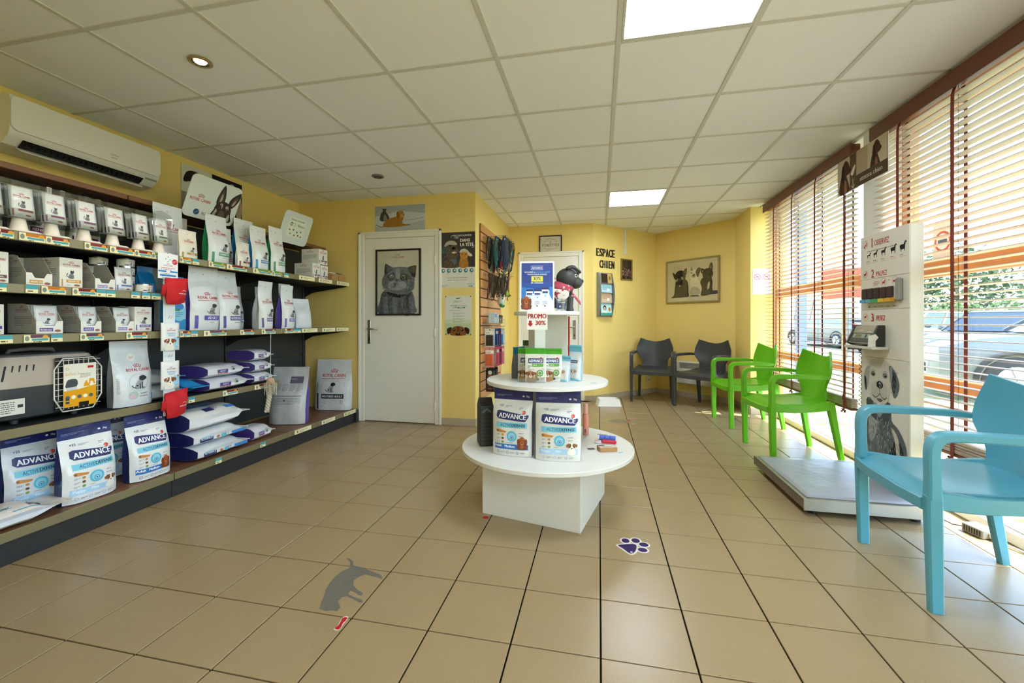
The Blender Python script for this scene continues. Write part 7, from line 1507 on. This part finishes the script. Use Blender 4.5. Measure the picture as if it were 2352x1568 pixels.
# ================================================================ armchairs of moulded plastic
def make_chair(m, label, loc, rz, group='moulded plastic armchairs'):
    """Faces local -y; origin on the floor below the seat centre."""
    t = thing('armchair', label, 'chair', loc, rz, group)
    def leg_front(s):
        mb = MB(); mb.sweep([(s * .262, -.232, 0), (s * .262, -.236, .2), (s * .262, -.24, .43)], [(.042, .032), (.046, .036), (.05, .042)], (0, 1, 0), .35); return mb
    def leg_rear(s):
        mb = MB(); mb.sweep([(s * .222, .275, 0), (s * .215, .24, .2), (s * .205, .2, .45)], [(.036, .034), (.044, .038), (.056, .044)], (0, 1, 0), .35); return mb
    for s in (-1, 1):
        leg_front(s).obj('leg', m, t, 40); leg_rear(s).obj('leg', m, t, 40)
        path = [(s * .262, -.24, .42), (s * .262, -.242, .50), (s * .262, -.243, .585), (s * .262, -.238, .622), (s * .262, -.222, .645), (s * .262, -.19, .655), (s * .262, -.08, .657), (s * .259, .06, .656), (s * .252, .12, .653), (s * .243, .172, .648)]
        secs = [(.05, .042), (.048, .036), (.048, .036), (.05, .036), (.052, .036), (.054, .035), (.055, .033), (.055, .032), (.046, .032), (.022, .026)]
        P5 = [tuple(p) + tuple(q) for p, q in zip(path, secs)]; P5 = [P5[0]] + P5 + [P5[-1]]; R5 = []
        for i in range(1, len(P5) - 2):
            for j in range(4):
                g = j / 4; R5.append([.5 * (2 * P5[i][c] + (P5[i + 1][c] - P5[i - 1][c]) * g + (2 * P5[i - 1][c] - 5 * P5[i][c] + 4 * P5[i + 1][c] - P5[i + 2][c]) * g * g + (3 * P5[i][c] - P5[i - 1][c] - 3 * P5[i + 1][c] + P5[i + 2][c]) * g ** 3) for c in range(5)])
        R5.append(list(P5[-1])); secs = [tuple(r[3:]) for r in R5]
        pts = [Vector(r[:3]) for r in R5]; rings = []
        for i, p in enumerate(pts):
            d = (pts[min(i + 1, len(pts) - 1)] - pts[max(i - 1, 0)]).normalized(); a_ = Vector((1, 0, 0)); b_ = d.cross(a_).normalized(); w_, t_ = secs[i][0] / 2, secs[i][1] / 2; k = .006
            rings.append([tuple(p + a_ * x + b_ * y) for x, y in ((-w_ + k, -t_), (w_ - k, -t_), (w_, -t_ + k), (w_, t_ - k), (w_ - k, t_), (-w_ + k, t_), (-w_, t_ - k), (-w_, -t_ + k))])
        loft_rings(rings).obj('armrest', m, t, 40)
        MB().sweep([(s * .255, -.235, .415), (s * .25, -.10, .405), (s * .235, .05, .41), (s * .21, .2, .43)], [(.07, .03), (.06, .026), (.058, .026), (.07, .03)], (0, 0, 1), .3).obj('side_rail', m, t, 40)
    def seat(u, v):
        x = (u - .5) * 2; y = -.265 + .475 * v; w = .245 - .045 * v
        z = .432 - .020 * math.sin(PI * min(1, v * 1.05)) * (1 - x * x * .8) + .012 * v - .035 * max(0, .12 - v) / .12 * 1.2
        return (x * w, y, z)
    MB().shell(seat, 14, 14, .016).obj('seat', m, t, 40)
    MB().sweep([(-.25, -.262, .395), (-.12, -.272, .392), (.12, -.272, .392), (.25, -.262, .395)], (.045, .018), (0, 0, 1), .3).obj('front_apron', m, t, 40)
    def half(vz): return .172 + .070 * sstep(.52, .665, vz) - .058 * sstep(.69, .90, vz)
    def back(u, v):
        x = (u - .5) * 2; top = .795 + .052 * abs(x) ** 1.7; z = .425 + (top - .425) * v; w = half(.425 + .425 * v)
        y = .203 + .080 * v ** 1.2 - .075 * (abs(x) ** 2) * (.35 + .65 * sstep(.1, .5, v)) + .012 * math.sin(PI * v)
        return (x * w, y, z)
    MB().shell(lambda u, v: back(1 - u, v), 18, 26, .016).obj('backrest', m, t, 40)
    return t
m_blue = mat('chair_blue', '#58A6BF', .34, var=.03, scale=8, bump=.02, bscale=160); m_green = mat('chair_green', '#64B80E', .34, var=.03, scale=8, bump=.02, bscale=160); m_grey = mat('chair_grey', '#3A3D3F', .42, var=.04, scale=8, bump=.02, bscale=160)
FW = -PI / 2                     # chairs along the window face the room (-x)
def place_chair(m, label, cx, cy, ang): return make_chair(m, label, (cx, cy, .001), ang)
place_chair(m_blue, 'sky blue plastic armchair nearest the viewer by the window', 1.477, 2.118, FW - math.radians(4.7))
place_chair(m_green, 'bright green plastic armchair next to the weighing platform', 1.53, 3.915, FW + math.radians(4))
place_chair(m_green, 'bright green plastic armchair next to the grey chairs', 1.522, 4.945, FW + math.radians(4))
place_chair(m_grey, 'dark grey plastic armchair below the flower painting', .735, 6.16, math.radians(-12))
place_chair(m_grey, 'dark grey plastic armchair before the white convector', 1.30, 5.78, math.radians(-43))
# ================================================================ dog scale with instruction board
m_alu = mat('aluminium', '#B9B8AE', .38, metal=.9, var=.06, scale=30); m_mat_ = mat('scale_mat', '#A2A4AC', .32, var=.06, scale=14, bump=.2, bscale=18); m_sidewood = mat('scale_side', '#7A6C5C', .6, var=.4, scale=40)
sp = thing('weighing_platform', 'low aluminium veterinary weighing platform with grey mat by the window', 'scale', (1.43, 3.04, .0))
MB().box(-.315, .31, -.39, .39, .035, .094, .003).obj('platform_body', m_sidewood, sp)
MB().box(-.318, .313, -.393, -.388, .033, .097, .001).obj('front_trim', m_alu, sp); MB().box(-.318, .313, .388, .393, .033, .097, .001).obj('rear_trim', m_alu, sp); MB().box(-.318, .313, -.39, .39, .094, .098, .001).obj('top_plate', m_alu, sp)
MB().shell(lambda u, v: (-.295 + .59 * u, -.37 + .74 * v, .1005 + .0016 * noise.noise(Vector((u * 5, v * 6, 1)))), 16, 18, .003).obj('rubber_mat', m_mat_, sp, True)
for x in (-.25, .25):
    for y in (-.32, .32): MB().lathe([(0, 0), (.025, 0), (.025, .012), (.012, .016), (.012, .036), (0, .036)], 16, (x, y, 0)).obj('foot', m_black, sp, 40)
BH = 1.522
bdg = thing('instruction_board', 'tall white weighing instruction board with dog picture on the platform', 'display board', (1.68, 3.2, .103), -FX)
# local x runs from the far edge (y=3.2) to the near edge (y=2.754), front -y towards the room
MB().box(0, .446, 0, .066, 0, BH, .003).obj('box_column', mat('board_white', '#E2DFD4', .4), bdg)
Zb = lambda z: z - .103
MB().box(.0, .446, -.004, 0, Zb(1.35), Zb(1.625), .001).obj('upper_panel', mat('board_panel', '#DDD8CA', .35), bdg)
MB().box(.0, .446, -.003, 0, Zb(1.157), Zb(1.348), .001).obj('middle_panel', MATS['board_panel'], bdg); MB().box(.0, .446, -.003, 0, Zb(.86), Zb(1.155), .001).obj('lower_panel', MATS['board_panel'], bdg); MB().box(.0, .43, -.003, 0, Zb(.125), Zb(.858), .001).obj('dog_panel', MATS['board_panel'], bdg)
a = Art(); RD = '#B0202A'
def stand_dog(a, x, y, s, fat, c='#1E1C1A'):
    P = lambda pts: [(x + px * s, y + py * s) for px, py in pts]; f = fat
    a.poly(P([(-.42, .42), (-.5, .62), (-.46, .5), (-.34, .64), (.1, .66), (.26, .92), (.36, .98), (.52, .88), (.5, .8), (.38, .78), (.32, .58), (.28, .40 - .08 * f), (.26, 0), (.2, 0), (.18, .34 - .1 * f), (-.2, .36 - .14 * f), (-.24, .2), (-.2, 0), (-.28, 0), (-.34, .22)]), c)
for i, (x, s, f) in enumerate(((.087, .04, -1), (.152, .045, -.4), (.229, .052, 0), (.316, .056, .7), (.395, .06, 1.4))): stand_dog(a, x, 1.478, s, f); a.greek(x - .025, 1.458, .05, 1, .006, ('#5A5A5A', '#5A5A5A', '#4A8A5A', '#B85A4A', '#B0303A')[i]); a.rect(x - .026, 1.448, x + .026, 1.4495, ('#8A8A8A', '#8A8A8A', '#4A8A5A', '#C87A4A', '#C84A4A')[i])
a.text('1', .118, 1.545, .058, RD, maxw=.03, bold=1.5, sx=.7); a.text('OBSERVEZ', .21, 1.552, .034, RD, maxw=.135, bold=1, sx=.8); a.greek(.07, 1.522, .35, 1, .008, '#7A7468')
a.text('2', .125, 1.352 + .004, .05, RD, maxw=.03, bold=1.5, sx=.8); a.text('PALPEZ', .21, 1.36, .03, RD, maxw=.10, bold=1, sx=.8); a.text('3', .122, 1.082, .05, RD, maxw=.03, bold=1.5, sx=.8); a.text('PESEZ', .203, 1.088, .03, RD, maxw=.08, bold=1, sx=.8)
for y in (1.573, 1.382, 1.108): a.ring(.052, y, .024, .0018, RD, 24)
a.poly([(.036, 1.558), (.05, 1.575), (.056, 1.57), (.05, 1.562), (.046, 1.552)], RD, 2); a.poly([(.056, 1.59), (.066, 1.58), (.066, 1.565), (.058, 1.558), (.06, 1.575)], RD, 2); stand_dog(a, .05, 1.366, .034, .5, RD); stand_dog(a, .05, 1.097, .026, .3, RD)
for x in (.229, .331): a.ring(x, 1.318, .026, .0018, RD, 24)
stand_dog(a, .229, 1.303, .03, .5, RD); a.rect(.315, 1.312, .345, 1.323, RD); a.greek(.13, 1.325, .06, 3, .006, '#B86A60'); a.greek(.27, 1.325, .03, 1, .007, '#B86A60')
for i, c in enumerate(('#4A6A8A', '#7A7A8A', '#6A9A6A', '#B87A4A', '#B04A3A')): a.line([(.075 + .058 * i, 1.168), (.127 + .058 * i, 1.168), (.127 + .058 * i, 1.178), (.075 + .058 * i, 1.178), (.075 + .058 * i, 1.168)], .0012, '#6A6A70'); a.greek(.08 + .058 * i, 1.171, .04, 1, .006, c)
# dog portrait
K, G, Lt, Mi = '#2A2E30', '#5E6466', '#C9C4B4', '#8E9294'
P = lambda pts, c, sm=4: a.poly(pts, c, sm)
P([(.02, .13), (.05, .3), (.07, .5), (.075, .6), (.28, .6), (.3, .5), (.36, .46), (.42, .38), (.428, .28), (.425, .13)], G); P([(.06, .14), (.09, .3), (.1, .45), (.14, .5), (.2, .42), (.22, .2), (.2, .14)], '#6E7476'); P([(.08, .40), (.1, .5), (.15, .5), (.17, .44), (.14, .36), (.1, .33)], '#A2A49E', 3); P([(.085, .78), (.1, .83), (.14, .80), (.12, .70), (.095, .66)], '#A8A698', 3); P([(.24, .14), (.28, .3), (.34, .4), (.4, .34), (.41, .2), (.40, .14)], K)
P([(.30, .46), (.33, .38), (.35, .25), (.37, .25), (.36, .4)], Lt, 3); P([(.08, .6), (.10, .5), (.2, .47), (.28, .5), (.285, .6)], '#4A5254'); P([(.13, .6), (.16, .52), (.2, .5), (.24, .6)], Mi, 3)
P([(.09, .62), (.075, .72), (.09, .82), (.14, .85), (.19, .855), (.25, .845), (.285, .80), (.29, .72), (.27, .62), (.24, .585), (.19, .575), (.13, .585)], Lt); P([(.10, .80), (.06, .79), (.035, .73), (.04, .66), (.055, .64), (.08, .68), (.095, .74)], '#A2A29A', 3); P([(.04, .73), (.05, .66), (.065, .645), (.06, .72)], K, 2)
P([(.28, .82), (.32, .80), (.355, .75), (.365, .70), (.335, .64), (.315, .645), (.30, .70), (.285, .76)], G, 3); P([(.30, .80), (.335, .77), (.34, .70), (.318, .66), (.305, .72)], K, 3); P([(.29, .82), (.31, .80), (.30, .72), (.283, .74)], Mi, 2)
for x in (.13, .243): a.ell(x, .756, .024, .017, '#7A7C78', n=14); a.ell(x, .757, .013, .012, '#16120E', n=12); a.ell(x + .003, .761, .0035, .003, '#E8E8E0', n=6); a.line([(x - .024, .774), (x, .782), (x + .024, .774)], .004, '#8A8C88')
P([(.115, .62), (.12, .69), (.16, .71), (.225, .71), (.26, .68), (.262, .62), (.225, .60), (.19, .61), (.15, .60)], '#B9B6A8', 3); a.line([(.125, .625), (.15, .612), (.175, .622), (.193, .642), (.212, .622), (.237, .612), (.258, .627)], .006, K); P([(.165, .605), (.193, .612), (.222, .605), (.195, .590)], '#4A4C4A', 3); a.ell(.193, .695, .032, .024, '#17181A', n=16); a.ell(.193, .702, .014, .006, '#8E9294', n=8); a.line([(.193, .672), (.192, .64)], .004, K); P([(.13, .585), (.16, .575), (.19, .582), (.23, .572), (.26, .585), (.2, .566)], '#E2DECF', 2)
rn = random.Random(12)
def coat(r):
    y = r.uniform(.14, .5); return (r.uniform(.06, min(.41, .29 + (.5 - y) * .75)), y)
a.strokes(430, coat, .03, .0035, ['#22262A', '#4A5052', '#7C8284', '#A9AAA2', '#C9C6B8'], lambda x, y: -PI / 2 + (x - .22) * 1.2, rn); a.strokes(120, lambda r: (r.uniform(.09, .28), r.uniform(.6, .84)), .02, .0025, ['#A8A698', '#DAD6C6', '#8E908C'], lambda x, y: -PI / 2 + (x - .19) * 5, rn); a.strokes(60, lambda r: (r.uniform(.295, .35), r.uniform(.66, .8)), .02, .003, ['#1E2224', '#6A7072', '#8E9294'], lambda x, y: -1.5, rn)
a.build('print', lambda u, v, k: (u, -.004 - k, v - .103), bdg, .0004, .00004, m=PRINT_MATT)
# feel box: five textured samples with coloured feet
fb = MB().box(.03, .365, -.02, -.004, Zb(1.21), Zb(1.295), .002).obj('feel_box', mat('board_panel', '#DDD8CA'), bdg)
for k in range(5): MB().box(.055 + .06 * k, .108 + .06 * k, -.03, -.018, Zb(1.222), Zb(1.287), .004).obj('touch_sample', mat('sample_brown', '#3E2A22', .8, bump=.8, bscale=120), fb); MB().prism([(.055 + .06 * k, 0), (.108 + .06 * k, 0), (.108 + .06 * k, .02), (.055 + .06 * k, .02)], 0, .022, lambda p, q, r: (p, -.018 - r, Zb(1.198) + q)).obj('colour_tab', mat('tab_%d' % k, ('#3E9AB8', '#5AA8B0', '#3E9A5A', '#D8B82A', '#D89A2A')[k], .5), fb)
MB().box(.365, .40, -.028, -.004, Zb(1.20), Zb(1.33), .006).obj('side_holder', mat('holder_grey', '#8E8E88', .5), fb)
# read-out on its bracket
ro_ = thing('scale_display', 'grey and beige digital scale read-out on the instruction board', 'scale display', (1.672, 3.185, .935), -FX, rot=(0, 0, -FX))
MB().prism([(0, 0), (-.05, .0), (-.075, .012), (-.03, .118), (-.006, .12), (0, .10)][::-1], 0, .215, lambda p, q, r: (.0 + r, p, q)).obj('housing', mat('readout_beige', '#A0947A', .45), ro_); MB().prism([(.0, -.004), (-.055, -.004), (-.08, .01), (-.032, .124), (0, .124)][::-1], .215, .232, lambda p, q, r: (r, p, q)).obj('side_cheek', mat('readout_black', '#2C2D2C', .5), ro_); MB().prism([(.0, -.004), (-.055, -.004), (-.08, .01), (-.032, .124), (0, .124)][::-1], -.016, .0, lambda p, q, r: (r, p, q)).obj('side_cheek', MATS['readout_black'], ro_)
sl = Vector((0, .045, .106)).normalized(); a = Art(); a.rect(.0, .004, .215, .03, '#3A3830'); a.rect(.0, .03, .215, .068, '#2E2C28'); a.rect(.02, .034, .19, .062, '#8AA090'); a.rect(.045, .037, .11, .059, '#6E6A3E'); a.rect(.145, .036, .165, .06, '#2A2A28'); a.greek(.06, .084, .08, 1, .005, '#D8D2C2'); a.text('SOEHNLE', .17, .074, .008, '#E6E0D0', maxw=.04)
a.build('print', flat((0, -.075, .012), (1, 0, 0), tuple(sl)), ro_, .0012, .0001)
MB().box(-.02, .27, -.09, -.0005, -.022, -.006, .003).obj('bracket_tray', mat('bracket_grey', '#C9C6BA', .35), ro_); MB().prism([(-.09, -.02), (-.05, -.02), (-.05, .03), (-.035, .05), (-.05, .07), (-.085, .06)], .232, .236, lambda p, q, r: (r, p, q)).obj('bracket_ear', m_white, ro_)
cc = thing('coiled_cable', 'black coiled cable running down the left of the board', 'cable', (1.655, 3.165, .45)); MB().tube([(0 - .006 * math.cos(k * .75), .009 * math.sin(k * .75), .47 - .0034 * k) for k in range(136)], .0022, 5).obj('coil', m_black, cc, True)
# ================================================================ floor stickers and the power adapter
def sticker(name, label, cat, shapes, group=None):
    t = thing(name, label, cat, (0, 0, .0003), group=group); a = Art()
    for kind, pts, c in shapes:
        if kind == 'poly': a.poly(pts, c, 3)
        elif kind == 'raw': a.poly(pts, c)
        else: a.ell(*pts, c)
    a.build('print', flat((0, 0, 0), (1, 0, 0), (0, 1, 0)), t, .0003, .0002, m=PRINT_MATT)
def grow(pts, k):
    n = len(pts); cx = sum(p[0] for p in pts) / n; cy = sum(p[1] for p in pts) / n; out = []
    for p in pts: d = Vector((p[0] - cx, p[1] - cy)); out.append((p[0] + d.normalized().x * k, p[1] + d.normalized().y * k))
    return out
pad = [(.089, 2.116), (.118, 2.132), (.162, 2.145), (.176, 2.127), (.167, 2.081), (.151, 2.055), (.135, 2.058), (.111, 2.091)][::-1]
toes = ((.127, 2.170, .019, .022), (.176, 2.180, .020, .023), (.211, 2.148, .022, .020), (.201, 2.097, .022, .019))
VI = '#3A2A5E'
sticker('paw_sticker', 'violet paw print sticker with white rim on the floor tile', 'floor sticker', [('poly', grow(pad, .010), '#E6E0D2')] + [('ell', (x, y, a_ + .008, b_ + .008), '#E6E0D2') for x, y, a_, b_ in toes] + [('poly', pad, VI)] + [('ell', q, VI) for q in toes] + [('ell', (.148, 2.066, .006, .007), '#D8D2E2')])
dogp = [(-1.134, 1.75), (-1.11, 1.744), (-1.083, 1.727), (-1.067, 1.701), (-1.024, 1.695), (-.981, 1.683), (-.949, 1.673), (-.918, 1.664), (-.896, 1.646), (-.891, 1.63), (-.907, 1.641), (-.943, 1.647), (-.979, 1.649), (-.999, 1.624), (-1.003, 1.604), (-.988, 1.575), (-.954, 1.551), (-.919, 1.535), (-.915, 1.521), (-.929, 1.521), (-.96, 1.535), (-.977, 1.538), (-.974, 1.517), (-.943, 1.507), (-.901, 1.498), (-.89, 1.484), (-.903, 1.481), (-.94, 1.496), (-.973, 1.504), (-.987, 1.495), (-.986, 1.469), (-.958, 1.442), (-.956, 1.419), (-.98, 1.419), (-.997, 1.411), (-1.03, 1.417), (-1.044, 1.446), (-1.058, 1.482), (-1.078, 1.525), (-1.09, 1.566), (-1.095, 1.611), (-1.088, 1.653), (-1.072, 1.678), (-1.08, 1.698), (-1.094, 1.72)]
rn = random.Random(21); scr = []
for _ in range(60):
    x, y = rn.uniform(-1.08, -.99), rn.uniform(1.43, 1.67); q = rn.uniform(0, 3.1); L_ = rn.uniform(.004, .012); scr.append(('raw', [(x, y), (x + L_ * math.cos(q), y + L_ * math.sin(q)), (x + L_ * math.cos(q) - .001 * math.sin(q), y + L_ * math.sin(q) + .001 * math.cos(q))], '#A8A08C'))
sticker('dog_sticker', 'worn grey dog silhouette sticker on the floor tiles', 'floor sticker', [('raw', dogp[::-1], '#6E6A60')] + scr)
bone = [(-.907, 1.397), (-.898, 1.394), (-.896, 1.379), (-.898, 1.365), (-.893, 1.347), (-.896, 1.335), (-.911, 1.338), (-.908, 1.353), (-.91, 1.372), (-.915, 1.388)]
sticker('bone_sticker', 'small worn red bone sticker on the floor below the dog', 'floor sticker', [('poly', grow(bone, .005)[::-1], '#D8CFC0'), ('poly', bone[::-1], '#B8202A')])
sticker('red_sticker', 'small red sticker remnant on the floor beside the stand', 'floor sticker', [('poly', [(-.63, 2.262), (-.61, 2.252), (-.595, 2.262), (-.60, 2.278), (-.62, 2.28)], '#C42A34')])
sticker('worn_sticker', 'faded grey and red sticker remnant far down the aisle', 'floor sticker', [('poly', [(.10, 4.72), (.24, 4.68), (.34, 4.74), (.26, 4.84), (.14, 4.82)], '#8E8468'), ('poly', [(.30, 4.80), (.34, 4.79), (.345, 4.83), (.31, 4.84)], '#C0503E'), ('poly', [(.33, 4.68), (.36, 4.66), (.37, 4.70)], '#C8B898')])
ad = thing('power_adapter', 'small grey power adapter with cables on the floor by the sill', 'adapter', (1.885, 2.60, .001), math.radians(12))
MB().box(-.04, .04, -.05, .05, 0, .045, .004).obj('case', mat('adapter_grey', '#8E8A80', .5), ad)
for k in range(7): MB().box(-.041, -.0395, -.04 + .012 * k, -.034 + .012 * k, .01, .036).obj('vent', m_black, ad)
MB().box(-.012, .012, -.075, -.05, .01, .035, .004).obj('plug', m_white, ad)
MB().tube([(0, -.075, .022), (.0, -.12, .01), (.02, -.25, .006), (.03, -.45, .005), (.02, -.7, .005)], .005, 6).obj('white_cable', m_white, ad, True)
MB().tube([(-.02, .05, .02), (-.03, .10, .006), (-.02, .22, .004), (-.05, .26, .004), (-.08, .2, .004), (-.06, .12, .004), (-.04, .3, .004), (.0, .5, .004)], .0028, 6).obj('dark_cable', mat('cable_brown', '#4A2E28', .6), ad, True)
